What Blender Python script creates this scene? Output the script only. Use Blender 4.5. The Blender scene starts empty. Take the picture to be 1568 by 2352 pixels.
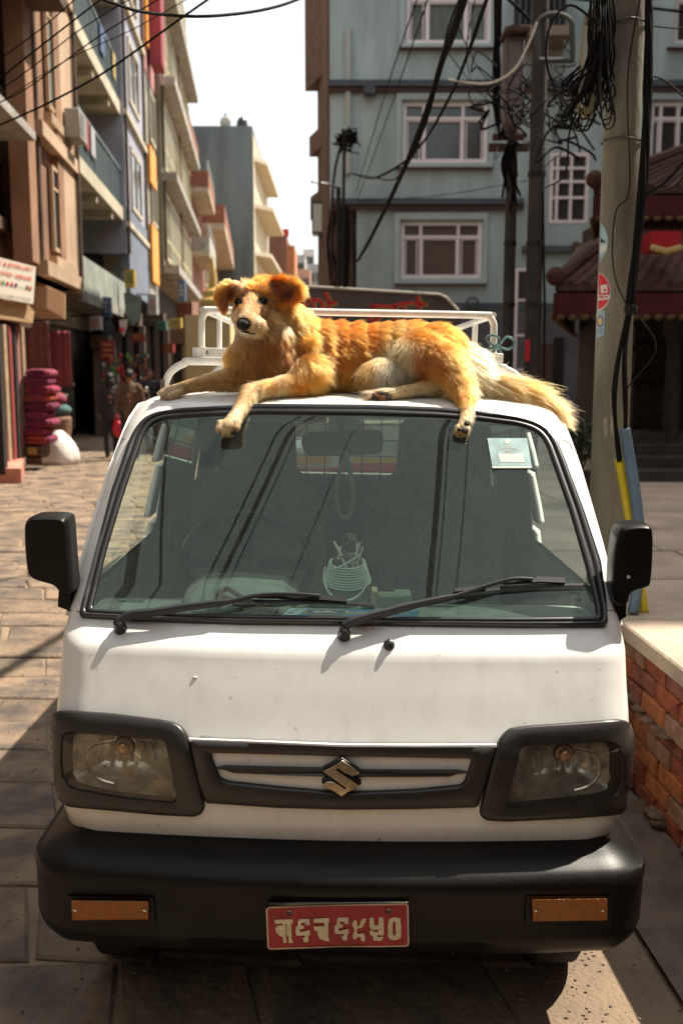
import bpy, bmesh, math, random
import numpy as np
from mathutils import Vector, Matrix, noise as mnoise
from mathutils.geometry import tessellate_polygon
R = math.radians
random.seed(7)
scene = bpy.context.scene
COL = scene.collection
# ---------------------------------------------------------------- camera
CAMH = 1.66
PITCH = R(8.1)
FPX = 2287.0            # focal length in units of a 1568 x 2352 picture
cam_data = bpy.data.cameras.new('camera')
cam = bpy.data.objects.new('camera', cam_data)
COL.objects.link(cam)
cam.location = (0, 0, CAMH)
cam.rotation_euler = (R(90) - PITCH, 0, 0)
cam_data.sensor_fit = 'VERTICAL'
cam_data.sensor_height = 36.0
cam_data.sensor_width = 24.0
cam_data.lens = 36.0 * FPX / 2352.0
cam_data.clip_start = 0.05
cam_data.clip_end = 2000
cam_data.dof.use_dof = True
cam_data.dof.focus_distance = 2.72
cam_data.dof.aperture_fstop = 3.6
scene.camera = cam
# ---------------------------------------------------------------- light
SUN = Vector((0.55, 0.27, 1.0)).normalized()     # towards the sun
world = bpy.data.worlds.new('World')
scene.world = world
world.use_nodes = True
wn = world.node_tree
wn.nodes.clear()
wo = wn.nodes.new('ShaderNodeOutputWorld')
bg = wn.nodes.new('ShaderNodeBackground')
sky = wn.nodes.new('ShaderNodeTexSky')
sky.sky_type = 'NISHITA'
sky.sun_disc = False
sky.sun_elevation = math.asin(SUN.z)
sky.sun_rotation = math.atan2(SUN.x, SUN.y)
sky.altitude = 1300
sky.air_density = 1.2
sky.dust_density = 4.0
sky.ozone_density = 1.0
hs = wn.nodes.new('ShaderNodeHueSaturation')     # hazy, nearly white sky
hs.inputs['Saturation'].default_value = 0.42
hs.inputs['Value'].default_value = 1.0
hs.inputs['Hue'].default_value = 0.48
wn.links.new(sky.outputs[0], hs.inputs['Color'])
mxs = wn.nodes.new('ShaderNodeMix'); mxs.data_type = 'RGBA'      # even haze over the whole dome
mxs.inputs['Factor'].default_value = 0.55
mxs.inputs['B'].default_value = (5.9, 5.9, 5.7, 1)
wn.links.new(hs.outputs[0], mxs.inputs['A'])
wn.links.new(mxs.outputs['Result'], bg.inputs['Color'])
bg.inputs['Strength'].default_value = 0.125
wn.links.new(bg.outputs[0], wo.inputs[0])
sl = bpy.data.lights.new('sun', 'SUN')
sun = bpy.data.objects.new('sun', sl)
COL.objects.link(sun)
sl.energy = 5.0
sl.angle = R(0.6)
sl.color = (1.0, 0.91, 0.77)
sun.rotation_euler = SUN.to_track_quat('Z', 'Y').to_euler()
scene.view_settings.view_transform = 'Standard'
scene.view_settings.look = 'None'
scene.view_settings.gamma = 1.0
scene.view_settings.use_curve_mapping = False
scene.view_settings.exposure = 0.87
scene.cycles.max_bounces = 10
scene.cycles.transparent_max_bounces = 16
scene.cycles.sample_clamp_indirect = 6.0
scene.cycles.caustics_reflective = False
scene.cycles.caustics_refractive = False
# ---------------------------------------------------------------- picture <-> place helpers
CP, SP = math.cos(PITCH), math.sin(PITCH)
ORG = Vector((0, 0, CAMH))
def ray(px, py):
    u, v = (px - 784) / FPX, (1176 - py) / FPX
    return Vector((u, CP + v * SP, -SP + v * CP))
def at(px, py, Y):
    """point of the place seen at (px, py) at forward distance Y"""
    d = ray(px, py)
    return ORG + d * (Y / d.y)
def gp(px, py, z=0.0):
    d = ray(px, py)
    return ORG + d * ((z - CAMH) / d.z)
def onwall(px, py, P0, n):
    d = ray(px, py)
    return ORG + d * ((P0 - ORG).dot(n) / d.dot(n))
# ---------------------------------------------------------------- materials
MATS = {}
def mat(name, col=(0.5, 0.5, 0.5), rough=0.6, metal=0.0, var=0.0, scale=8.0, bump=0.0, bscale=40.0, col2=None,
        coat=0.0, spec=0.5, trans=0.0, emit=None, coords='Object', stretch=(1, 1, 1), sss=0.0, detail=4.0, sheen=0.0, lo=0.35, hi=0.65):
    if name in MATS:
        return MATS[name]
    m = bpy.data.materials.new(name)
    m.use_nodes = True
    nt = m.node_tree
    b = nt.nodes['Principled BSDF']
    b.inputs['Base Color'].default_value = (*col, 1)
    b.inputs['Roughness'].default_value = rough
    b.inputs['Metallic'].default_value = metal
    b.inputs['Coat Weight'].default_value = coat
    b.inputs['Coat Roughness'].default_value = 0.12
    b.inputs['Specular IOR Level'].default_value = spec
    b.inputs['Transmission Weight'].default_value = trans
    if sheen:
        b.inputs['Sheen Weight'].default_value = sheen
    if emit:
        b.inputs['Emission Color'].default_value = (*emit[0], 1)
        b.inputs['Emission Strength'].default_value = emit[1]
    if var or bump or col2:
        tc = nt.nodes.new('ShaderNodeTexCoord')
        mp = nt.nodes.new('ShaderNodeMapping')
        mp.inputs['Scale'].default_value = stretch
        nt.links.new(tc.outputs[coords], mp.inputs[0])
        oi = nt.nodes.new('ShaderNodeObjectInfo')
        ad = nt.nodes.new('ShaderNodeVectorMath')
        ad.operation = 'MULTIPLY_ADD'
        ad.inputs[1].default_value = (37, 37, 37)
        cb = nt.nodes.new('ShaderNodeCombineXYZ')
        for i in range(3):
            nt.links.new(oi.outputs['Random'], cb.inputs[i])
        nt.links.new(cb.outputs[0], ad.inputs[0])
        nt.links.new(mp.outputs[0], ad.inputs[2])
        vec = ad.outputs[0]
    if var or col2:
        nz = nt.nodes.new('ShaderNodeTexNoise')
        nz.inputs['Scale'].default_value = scale
        nz.inputs['Detail'].default_value = detail
        nz.inputs['Roughness'].default_value = 0.6
        nt.links.new(vec, nz.inputs['Vector'])
        rp = nt.nodes.new('ShaderNodeValToRGB')
        c2 = col2 if col2 else tuple(max(0, c * (1 - var)) for c in col)
        c1 = col if col2 else tuple(min(1, c * (1 + var * 0.6)) for c in col)
        rp.color_ramp.elements[0].position = lo
        rp.color_ramp.elements[1].position = hi
        rp.color_ramp.elements[0].color = (*c2, 1)
        rp.color_ramp.elements[1].color = (*c1, 1)
        nt.links.new(nz.outputs['Fac'], rp.inputs[0])
        # a little per-object shift so repeats differ
        hv = nt.nodes.new('ShaderNodeHueSaturation')
        mr = nt.nodes.new('ShaderNodeMapRange')
        mr.inputs['To Min'].default_value = 1 - 0.5 * var
        mr.inputs['To Max'].default_value = 1 + 0.4 * var
        nt.links.new(oi.outputs['Random'], mr.inputs['Value'])
        nt.links.new(mr.outputs[0], hv.inputs['Value'])
        nt.links.new(rp.outputs[0], hv.inputs['Color'])
        nt.links.new(hv.outputs[0], b.inputs['Base Color'])
        rr = nt.nodes.new('ShaderNodeMapRange')
        rr.inputs['To Min'].default_value = min(1, rough + 0.12)
        rr.inputs['To Max'].default_value = max(0.03, rough - 0.08)
        nt.links.new(nz.outputs['Fac'], rr.inputs['Value'])
        nt.links.new(rr.outputs[0], b.inputs['Roughness'])
    if bump:
        n2 = nt.nodes.new('ShaderNodeTexNoise')
        n2.inputs['Scale'].default_value = bscale
        n2.inputs['Detail'].default_value = 5
        nt.links.new(vec, n2.inputs['Vector'])
        bp = nt.nodes.new('ShaderNodeBump')
        bp.inputs['Strength'].default_value = bump
        bp.inputs['Distance'].default_value = 0.02
        nt.links.new(n2.outputs['Fac'], bp.inputs['Height'])
        nt.links.new(bp.outputs[0], b.inputs['Normal'])
    MATS[name] = m
    return m
# ---------------------------------------------------------------- object helpers
def link(o, parent=None):
    COL.objects.link(o)
    if parent is not None:
        o.parent = parent
    return o
def tag(o, label=None, cat=None, group=None, kind=None):
    if label: o['label'] = label
    if cat: o['category'] = cat
    if group: o['group'] = group
    if kind: o['kind'] = kind
    return o
def root(name, loc=(0, 0, 0), label=None, cat=None, group=None, rz=0.0, mtx=None):
    o = bpy.data.objects.new(name, None)
    o.empty_display_size = 0.2
    link(o)
    if mtx is not None:
        o.matrix_world = mtx
    else:
        o.location = loc
        o.rotation_euler = (0, 0, rz)
    return tag(o, label, cat, group)
def mesh(name, vs, fs, m, parent=None, smooth=False, world=False, angle=None):
    """one mesh object; world=True: vertices are given in world space under a moved parent"""
    me = bpy.data.meshes.new(name)
    if world and parent is not None:
        inv = mloc(parent).inverted()
        vs = [inv @ Vector(v) for v in vs]
    me.from_pydata([tuple(v) for v in vs], [], fs)
    if isinstance(m, (list, tuple)):
        for k in m: me.materials.append(k)
    elif m is not None:
        me.materials.append(m)
    me.update()
    if smooth:
        me.polygons.foreach_set('use_smooth', [True] * len(me.polygons))
        if angle:
            try: me.set_sharp_from_angle(angle=R(angle))
            except Exception: pass
    o = bpy.data.objects.new(name, me)
    return link(o, parent)
def mloc(o):
    M = Matrix.LocRotScale(o.location, o.rotation_euler, o.scale)
    return (mloc(o.parent) @ M) if o.parent else M
class MB:
    """collects shapes into one mesh"""
    def __init__(s):
        s.v, s.f, s.mi = [], [], []
    def add(s, vs, fs, mi=0):
        n = len(s.v)
        s.v += [Vector(v) for v in vs]
        s.f += [tuple(i + n for i in f) for f in fs]
        s.mi += [mi] * len(fs)
        return s
    def box(s, c, d, rz=0.0, mi=0, M=None):
        x, y, z = d[0] / 2, d[1] / 2, d[2] / 2
        vs = [Vector((a * x, b * y, e * z)) for a, b, e in ((-1,-1,-1),(1,-1,-1),(1,1,-1),(-1,1,-1),(-1,-1,1),(1,-1,1),(1,1,1),(-1,1,1))]
        Q = M if M is not None else Matrix.Rotation(rz, 4, 'Z')
        vs = [Vector(c) + (Q @ v) for v in vs]
        return s.add(vs, [(0,3,2,1),(4,5,6,7),(0,1,5,4),(1,2,6,5),(2,3,7,6),(3,0,4,7)], mi)
    def box2(s, a, b, mi=0):
        return s.box([(a[i] + b[i]) / 2 for i in range(3)], [abs(a[i] - b[i]) for i in range(3)], 0, mi)
    def prism(s, poly, vec, mi=0):
        """poly: planar 3d points; extruded by vec"""
        n = len(poly)
        vec = Vector(vec)
        A = [Vector(p) for p in poly]
        B = [p + vec for p in A]
        tris = tessellate_polygon([A])
        fs = [tuple(t) for t in tris] + [tuple(i + n for i in reversed(t)) for t in tris]
        fs += [(i, (i + 1) % n, (i + 1) % n + n, i + n) for i in range(n)]
        return s.add(A + B, fs, mi)
    def tube(s, pts, r, n=8, mi=0, cap=True):
        pts = [Vector(p) for p in pts]
        m = len(pts)
        rs = r if isinstance(r, (list, tuple)) else [r] * m
        t0 = (pts[1] - pts[0]).normalized()
        up = Vector((0, 0, 1)) if abs(t0.z) < 0.9 else Vector((1, 0, 0))
        a = t0.cross(up).normalized()
        vs = []
        for i, p in enumerate(pts):
            t = (pts[min(i + 1, m - 1)] - pts[max(i - 1, 0)])
            if t.length < 1e-9: t = t0
            t.normalize()
            a = (a - t * a.dot(t))
            if a.length < 1e-6: a = t.orthogonal()
            a.normalize()
            b = t.cross(a)
            for k in range(n):
                q = 2 * math.pi * k / n
                vs.append(p + (a * math.cos(q) + b * math.sin(q)) * rs[i])
        fs = []
        for i in range(m - 1):
            for k in range(n):
                k2 = (k + 1) % n
                fs.append((i * n + k, i * n + k2, (i + 1) * n + k2, (i + 1) * n + k))
        if cap:
            fs.append(tuple(reversed(range(n))))
            fs.append(tuple((m - 1) * n + k for k in range(n)))
        return s.add(vs, fs, mi)
    def lathe(s, prof, c=(0, 0, 0), n=16, M=None, mi=0):
        """prof: (r, z) pairs, turned about z"""
        vs = []
        for r, z in prof:
            for k in range(n):
                q = 2 * math.pi * k / n
                v = Vector((r * math.cos(q), r * math.sin(q), z))
                if M is not None: v = M @ v
                vs.append(v + Vector(c))
        fs = []
        for i in range(len(prof) - 1):
            for k in range(n):
                k2 = (k + 1) % n
                fs.append((i * n + k, i * n + k2, (i + 1) * n + k2, (i + 1) * n + k))
        fs.append(tuple(reversed(range(n))))
        fs.append(tuple((len(prof) - 1) * n + k for k in range(n)))
        return s.add(vs, fs, mi)
    def ball(s, c, r, nu=10, nv=6, mi=0, M=None):
        rr = r if isinstance(r, (tuple, list)) else (r, r, r)
        vs = []
        for i in range(1, nv):
            th = math.pi * i / nv
            for k in range(nu):
                q = 2 * math.pi * k / nu
                vs.append(Vector((rr[0] * math.sin(th) * math.cos(q), rr[1] * math.sin(th) * math.sin(q), rr[2] * math.cos(th))))
        vs += [Vector((0, 0, rr[2])), Vector((0, 0, -rr[2]))]
        if M is not None: vs = [M @ v for v in vs]
        vs = [v + Vector(c) for v in vs]
        fs = []
        for i in range(nv - 2):
            for k in range(nu):
                k2 = (k + 1) % nu
                fs.append((i * nu + k, (i + 1) * nu + k, (i + 1) * nu + k2, i * nu + k2))
        T = len(vs) - 2
        for k in range(nu):
            k2 = (k + 1) % nu
            fs.append((T, k, k2))
            fs.append((T + 1, (nv - 2) * nu + k2, (nv - 2) * nu + k))
        return s.add(vs, fs, mi)
    def build(s, name, m, parent=None, smooth=False, angle=40, world=False):
        o = mesh(name, s.v, s.f, m, parent, smooth, world, angle if smooth else None)
        if any(s.mi):
            o.data.polygons.foreach_set('material_index', s.mi)
        return o
def bevel(o, w=0.01, seg=2, angle=40):
    b = o.modifiers.new('bevel', 'BEVEL')
    b.width, b.segments, b.limit_method, b.angle_limit = w, seg, 'ANGLE', R(angle)
    o.data.polygons.foreach_set('use_smooth', [True] * len(o.data.polygons))
    try: o.data.set_sharp_from_angle(angle=R(50))
    except Exception: pass
    return o
def smoothline(pts, n=8, closed=False):
    """Catmull-Rom through the points"""
    P = [Vector(p) for p in pts]
    m = len(P)
    out = []
    rng = range(m) if closed else range(m - 1)
    for i in rng:
        if closed:
            a, b, c, d = P[(i - 1) % m], P[i], P[(i + 1) % m], P[(i + 2) % m]
        else:
            a, b, c, d = P[max(i - 1, 0)], P[i], P[i + 1], P[min(i + 2, m - 1)]
        for k in range(n):
            t = k / n
            out.append(0.5 * ((2 * b) + (c - a) * t + (2 * a - 5 * b + 4 * c - d) * t * t + (3 * b - a - 3 * c + d) * t ** 3))
    if not closed: out.append(P[-1])
    return out
def chaikin(P, it=2, closed=True):
    for _ in range(it):
        Q = []
        n = len(P)
        for i in range(n if closed else n - 1):
            a, b = P[i], P[(i + 1) % n]
            Q.append(tuple(0.75 * x + 0.25 * y for x, y in zip(a, b)))
            Q.append(tuple(0.25 * x + 0.75 * y for x, y in zip(a, b)))
        P = Q
    return P
def subdiv(P, step, closed=True):
    Q = []
    n = len(P)
    for i in range(n if closed else n - 1):
        a, b = P[i], P[(i + 1) % n]
        L = math.dist(a[:2], b[:2])
        k = max(1, int(L / step))
        for j in range(k):
            Q.append(tuple(x + (y - x) * j / k for x, y in zip(a, b)))
    return Q
def text_verts(s, size=1.0, bold=0.0):
    """triangles of a line of text in the built-in font, as (verts2d, faces)"""
    cu = bpy.data.curves.new('t', 'FONT')
    cu.body = s
    cu.size = size
    cu.resolution_u = 2
    cu.offset = bold
    o = bpy.data.objects.new('t', cu)
    COL.objects.link(o)
    dg = bpy.context.evaluated_depsgraph_get()
    me = bpy.data.meshes.new_from_object(o.evaluated_get(dg))
    vs = [(v.co.x, v.co.y) for v in me.vertices]
    fs = [tuple(p.vertices) for p in me.polygons]
    bpy.data.objects.remove(o)
    bpy.data.curves.remove(cu)
    bpy.data.meshes.remove(me)
    return vs, fs
def text_on(name, s, origin, ux, uy, width, height, m, parent=None, bold=0.0, world=True):
    """flat lettering laid on a plane: fills width x height from origin (lower left) along ux, uy"""
    vs, fs = text_verts(s, 1.0, bold)
    if not vs: return None
    x0, x1 = min(v[0] for v in vs), max(v[0] for v in vs)
    y0, y1 = min(v[1] for v in vs), max(v[1] for v in vs)
    ux, uy, origin = Vector(ux).normalized(), Vector(uy).normalized(), Vector(origin)
    V = [origin + ux * ((a - x0) / (x1 - x0) * width) + uy * ((b - y0) / (y1 - y0) * height) for a, b in vs]
    return mesh(name, V, fs, m, parent, world=world)
# ================================================================ THE VAN
VM = Matrix.Translation((-0.012, 0, 0)) @ Matrix.Rotation(R(1.1), 4, 'Y')   # parked on a camber
VI = VM.inverted()
def interp(tab, z):
    if z <= tab[0][0]: return tab[0][1]
    for (a, va), (b, vb) in zip(tab, tab[1:]):
        if z <= b:
            t = (z - a) / (b - a)
            return va + (vb - va) * t
    return tab[-1][1]
def smtab(tab, n=60):
    """resample a table of (z, v) with light smoothing"""
    z0, z1 = tab[0][0], tab[-1][0]
    zs = [z0 + (z1 - z0) * i / n for i in range(n + 1)]
    vs = [interp(tab, z) for z in zs]
    for _ in range(1):
        vs = [vs[0]] + [(vs[i - 1] + 2 * vs[i] + vs[i + 1]) / 4 for i in range(1, n)] + [vs[-1]]
    return list(zip(zs, vs))
YC = smtab([(0.45, 2.31), (0.50, 2.285), (0.53, 2.250), (0.58, 2.234), (0.64, 2.229), (0.70, 2.227), (0.77, 2.228), (0.80, 2.237), (0.90, 2.281),
      (0.96, 2.308), (0.985, 2.318), (1.000, 2.332), (1.015, 2.352), (1.04, 2.376), (1.10, 2.428), (1.20, 2.515), (1.30, 2.602),
      (1.40, 2.689), (1.50, 2.776), (1.545, 2.817), (1.565, 2.86), (1.58, 2.92), (1.59, 3.02), (1.60, 3.20)], 180)
WT = smtab([(0.45, 0.672), (0.52, 0.684), (0.60, 0.696), (0.70, 0.703), (0.85, 0.705), (1.0, 0.701), (1.10, 0.695), (1.20, 0.685), (1.30, 0.670),
      (1.40, 0.654), (1.50, 0.636), (1.54, 0.622), (1.56, 0.606), (1.575, 0.575), (1.585, 0.53), (1.593, 0.46), (1.60, 0.34)], 180)
AT = [(0.45, 0.045), (0.8, 0.035), (1.0, 0.035), (1.1, 0.05), (1.5, 0.06), (1.6, 0.05)]
RT = [(0.45, 0.12), (0.6, 0.10), (0.9, 0.09), (1.05, 0.06), (1.4, 0.055), (1.5, 0.08), (1.6, 0.15)]
def S(x, z):
    x = abs(x)
    w, r, a = interp(WT, z), interp(RT, z), interp(AT, z)
    y = interp(YC, z) + a * min(1.0, x / w) ** 2
    if x > w - r:
        e = min(x - (w - r), r)
        y += r - math.sqrt(max(0.0, r * r - e * e))
    if x > w: y += (x - w) * 6
    return y
def Sn(x, z):
    e = 0.004
    v = Vector(((S(x + e, z) - S(x - e, z)) / (2 * e), -1.0, (S(x, z + e) - S(x, z - e)) / (2 * e)))
    return v.normalized()
def lray(px, py):
    return VI @ ORG, (VI.to_3x3() @ ray(px, py))
def onvan(px, py, off=0.0):
    """see onvan1; a line of sight that just misses the body is brought in to its edge"""
    for _ in range(40):
        p = onvan1(px, py, 0.0)
        if abs(p.x) <= interp(WT, p.z) + 0.0008: break
        px += 1.5 if px < 784 else -1.5
    return onvan1(px, py, off)
def onvan1(px, py, off=0.0):
    """point of the van's front, in the van's own space, seen at a pixel; off = metres proud of it"""
    o, d = lray(px, py)
    lo, hi = 1.9, 4.0
    f = lambda t: (o.y + d.y * t) - S(o.x + d.x * t, o.z + d.z * t)
    t = lo
    n = 40
    prev = lo
    for i in range(1, n + 1):
        t = lo + (hi - lo) * i / n
        if f(t) > 0:
            a, b = prev, t
            for _ in range(26):
                m_ = (a + b) / 2
                if f(m_) > 0: b = m_
                else: a = m_
            t = b
            break
        prev = t
    p = o + d * t
    if off:
        p = p + Sn(p.x, p.z) * off
    return p
def onlocal(px, py, Y):
    o, d = lray(px, py)
    return o + d * ((Y - o.y) / d.y)
def vsurf(x, z, off=0.0):
    return Vector((x, S(x, z), z)) + Sn(x, z) * off
paint = mat('white_paint', (0.82, 0.82, 0.79), 0.26, var=0.05, scale=3.5, coat=0.35, spec=0.5, detail=8)
def paint_extra():
    """dust, chips and small stains on the paint"""
    nt = paint.node_tree
    b = nt.nodes['Principled BSDF']
    src = b.inputs['Base Color'].links[0].from_socket
    tc = nt.nodes.new('ShaderNodeTexCoord')
    n1 = nt.nodes.new('ShaderNodeTexNoise'); n1.inputs['Scale'].default_value = 38; n1.inputs['Detail'].default_value = 3
    r1 = nt.nodes.new('ShaderNodeValToRGB')
    r1.color_ramp.elements[0].position = 0.70; r1.color_ramp.elements[1].position = 0.76
    m1 = nt.nodes.new('ShaderNodeMix'); m1.data_type = 'RGBA'
    m1.inputs['B'].default_value = (0.34, 0.27, 0.20, 1)
    nt.links.new(tc.outputs['Object'], n1.inputs['Vector']); nt.links.new(n1.outputs['Fac'], r1.inputs[0])
    ml = nt.nodes.new('ShaderNodeMath'); ml.operation = 'MULTIPLY'; ml.inputs[1].default_value = 0.55
    nt.links.new(r1.outputs[0], ml.inputs[0]); nt.links.new(ml.outputs[0], m1.inputs['Factor'])
    nt.links.new(src, m1.inputs['A'])
    mp = nt.nodes.new('ShaderNodeMapping'); mp.inputs['Scale'].default_value = (26, 26, 3.0)
    n2 = nt.nodes.new('ShaderNodeTexNoise'); n2.inputs['Scale'].default_value = 1.0; n2.inputs['Detail'].default_value = 4
    nt.links.new(tc.outputs['Object'], mp.inputs[0]); nt.links.new(mp.outputs[0], n2.inputs['Vector'])
    r2 = nt.nodes.new('ShaderNodeValToRGB')
    r2.color_ramp.elements[0].position = 0.50; r2.color_ramp.elements[1].position = 0.80
    m2 = nt.nodes.new('ShaderNodeMix'); m2.data_type = 'RGBA'
    m2.inputs['B'].default_value = (0.50, 0.42, 0.32, 1)
    ml2 = nt.nodes.new('ShaderNodeMath'); ml2.operation = 'MULTIPLY'; ml2.inputs[1].default_value = 0.26
    nt.links.new(n2.outputs['Fac'], r2.inputs[0]); nt.links.new(r2.outputs[0], ml2.inputs[0]); nt.links.new(ml2.outputs[0], m2.inputs['Factor'])
    nt.links.new(m1.outputs['Result'], m2.inputs['A']); nt.links.new(m2.outputs['Result'], b.inputs['Base Color'])
    n3 = nt.nodes.new('ShaderNodeTexNoise'); n3.inputs['Scale'].default_value = 4.0
    bp = nt.nodes.new('ShaderNodeBump'); bp.inputs['Strength'].default_value = 0.12; bp.inputs['Distance'].default_value = 0.03
    nt.links.new(tc.outputs['Object'], n3.inputs['Vector']); nt.links.new(n3.outputs['Fac'], bp.inputs['Height']); nt.links.new(bp.outputs[0], b.inputs['Normal'])
paint_extra()
rubber = mat('black_rubber', (0.020, 0.019, 0.019), 0.42, var=0.5, scale=20, bump=0.15, bscale=120)
rubber_clean = mat('black_rubber_smooth', (0.016, 0.016, 0.017), 0.30)
plastic = mat('bumper_plastic', (0.006, 0.0052, 0.005), 0.36, var=0.45, scale=5, bump=0.03, bscale=220, detail=8, col2=(0.011, 0.009, 0.008), spec=0.20)
greytrim = mat('grey_trim_plastic', (0.024, 0.0205, 0.0185), 0.34, var=0.25, scale=6, bump=0.02, bscale=150, detail=7)
metal = mat('bare_metal', (0.55, 0.55, 0.55), 0.28, metal=1.0)
chrome = mat('chrome', (0.75, 0.73, 0.68), 0.13, metal=1.0)
inner = mat('cabin_grey', (0.40, 0.42, 0.40), 0.8, var=0.2, scale=5)
dashm = mat('dashboard_grey', (0.30, 0.36, 0.32), 0.7, var=0.25, scale=14, bump=0.1, bscale=200)
seatm = mat('seat_fabric', (0.10, 0.105, 0.108), 0.9, var=0.3, scale=20, bump=0.2, bscale=300)

van = root('van', (0, 0, 0), 'white microvan with dog lying on its roof, parked facing the viewer', 'van', mtx=VM)

SEAL = [(183,1420,214,1402),(222,1270,245,1270),(259,1130,285,1138),(297,1020,322,1030),(312,990,333,998),(330,967,350,977),(358,951,375,966),(411,942,430,961),
 (595,934,600,953),(847,936,847,956),(1000,942,1003,961),(1095,949,1095,968),(1190,963,1185,979),(1232,976,1218,988),(1258,993,1239,1002),(1277,1018,1253,1025),
 (1295,1060,1268,1068),(1337,1175,1306,1175),(1375,1292,1345,1310),(1389,1390,1365,1395),(1393,1443,1368,1419),(1200,1443,1200,1421),(972,1440,972,1420),(564,1436,564,1415),(350,1429,350,1409)]
LAMP_L = [(129,1634,153,1688),(151,1630,166,1682),(261,1638,261,1690),(371,1652,355,1698),(406,1660,372,1700),(424,1674,379,1704),(435,1696,384,1720),(450,1753,391,1752),
 (472,1841,406,1825),(470,1863,406,1834),(454,1872,398,1839),(371,1868,350,1835),(261,1858,261,1825),(164,1850,180,1808),(142,1832,163,1800),(128,1801,151,1782),(124,1744,148,1738),(124,1678,149,1704)]
LAMP_R = [(1129,1740,1189,1745),(1140,1706,1194,1722),(1150,1688,1199,1716),(1168,1672,1210,1713),(1210,1666,1240,1712),(1314,1659,1314,1708),(1418,1651,1392,1704),(1436,1656,1410,1709),
 (1443,1677,1418,1722),(1445,1724,1420,1745),(1444,1802,1420,1792),(1437,1849,1408,1819),(1418,1868,1388,1828),(1314,1876,1314,1837),(1158,1883,1190,1849),(1111,1880,1170,1850),
 (1099,1870,1163,1846),(1101,1851,1164,1836),(1116,1792,1175,1795)]
GRILLE = [(436,1698,485,1727),(600,1704,600,1730),(784,1712,784,1735),(960,1713,960,1738),(1137,1712,1082,1740),(1125,1755,1073,1770),(1110,1810,1065,1792),(1096,1851,1054,1801),
 (950,1855,950,1811),(784,1856,784,1817),(635,1852,635,1804),(472,1841,525,1792),(455,1790,507,1784),(446,1745,497,1760)]
def prep(C, step=22, it=2):
    return chaikin(subdiv(C, step), it)
def band(name, C, prof, m, parent, step=22, it=2, smooth=True, angle=60):
    """ring between an outer and an inner outline; prof: (t across, metres proud)"""
    P = prep(C, step, it)
    n = len(P)
    vs = []
    for t, off in prof:
        for ox, oy, ix, iy in P:
            vs.append(onvan(ox + (ix - ox) * t, oy + (iy - oy) * t, off))
    fs = []
    for j in range(len(prof) - 1):
        for i in range(n):
            i2 = (i + 1) % n
            fs.append((j * n + i, j * n + i2, (j + 1) * n + i2, (j + 1) * n + i))
    return mesh(name, vs, fs, m, parent, smooth, angle=angle)
def fill(name, C, t, off, m, parent, rings=10, step=22, it=2, centre=None, depth=None, smooth=True, flip=False):
    P = prep(C, step, it)
    Q = [(ox + (ix - ox) * t, oy + (iy - oy) * t) for ox, oy, ix, iy in P]
    cx, cy = centre or (sum(q[0] for q in Q) / len(Q), sum(q[1] for q in Q) / len(Q))
    n = len(Q)
    vs, fs = [], []
    for j in range(rings):
        k = 1 - j / rings
        o = off if depth is None else depth(k)
        for x, y in Q:
            vs.append(onvan(cx + (x - cx) * k, cy + (y - cy) * k, o) if depth is None else onvan(cx + (x - cx) * k, cy + (y - cy) * k) - Vector((0, o, 0)))
    vs.append(onvan(cx, cy, off) if depth is None else onvan(cx, cy) - Vector((0, depth(0), 0)))
    for j in range(rings - 1):
        for i in range(n):
            i2 = (i + 1) % n
            fs.append((j * n + i, j * n + i2, (j + 1) * n + i2, (j + 1) * n + i))
    for i in range(n):
        fs.append(((rings - 1) * n + i, (rings - 1) * n + (i + 1) % n, rings * n))
    p0, p1, p2 = (vs[k] for k in fs[0][:3])
    if (p1 - p0).cross(p2 - p0).y > 0: fs = [tuple(reversed(f)) for f in fs]      # face outwards
    return mesh(name, vs, fs, m, parent, smooth)
def plate(name, poly, off0, off1, m, parent, bev=0.0, fn=None):
    fn = fn or onvan
    A = [fn(x, y, off1) for x, y in poly]
    B = [fn(x, y, off0) for x, y in poly]
    n = len(poly)
    tris = tessellate_polygon([[Vector((x, -y, 0)) for x, y in poly]])
    fs = [tuple(t) for t in tris] + [(i, i + n, (i + 1) % n + n, (i + 1) % n) for i in range(n)]
    o = mesh(name, A + B, fs, m, parent)
    bm = bmesh.new(); bm.from_mesh(o.data)
    bmesh.ops.recalc_face_normals(bm, faces=bm.faces)
    bm.to_mesh(o.data); bm.free()
    if bev: bevel(o, bev, 2)
    return o
def inpoly(x, y, P):
    c = False
    j = len(P) - 1
    for i in range(len(P)):
        if ((P[i][1] > y) != (P[j][1] > y)) and (x < (P[j][0] - P[i][0]) * (y - P[i][1]) / (P[j][1] - P[i][1]) + P[i][0]):
            c = not c
        j = i
    return c
def loc_poly(C, t):
    return [(ox + (ix - ox) * t, oy + (iy - oy) * t) for ox, oy, ix, iy in C]
def pxl(x, y, z):
    """picture position of a point in the van's space"""
    p = VM @ Vector((x, y, z)) - ORG
    zc = p.y * CP - p.z * SP
    return 784 + FPX * p.x / zc, 1176 - FPX * (p.y * SP + p.z * CP) / zc
REAR = 5.48
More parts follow.
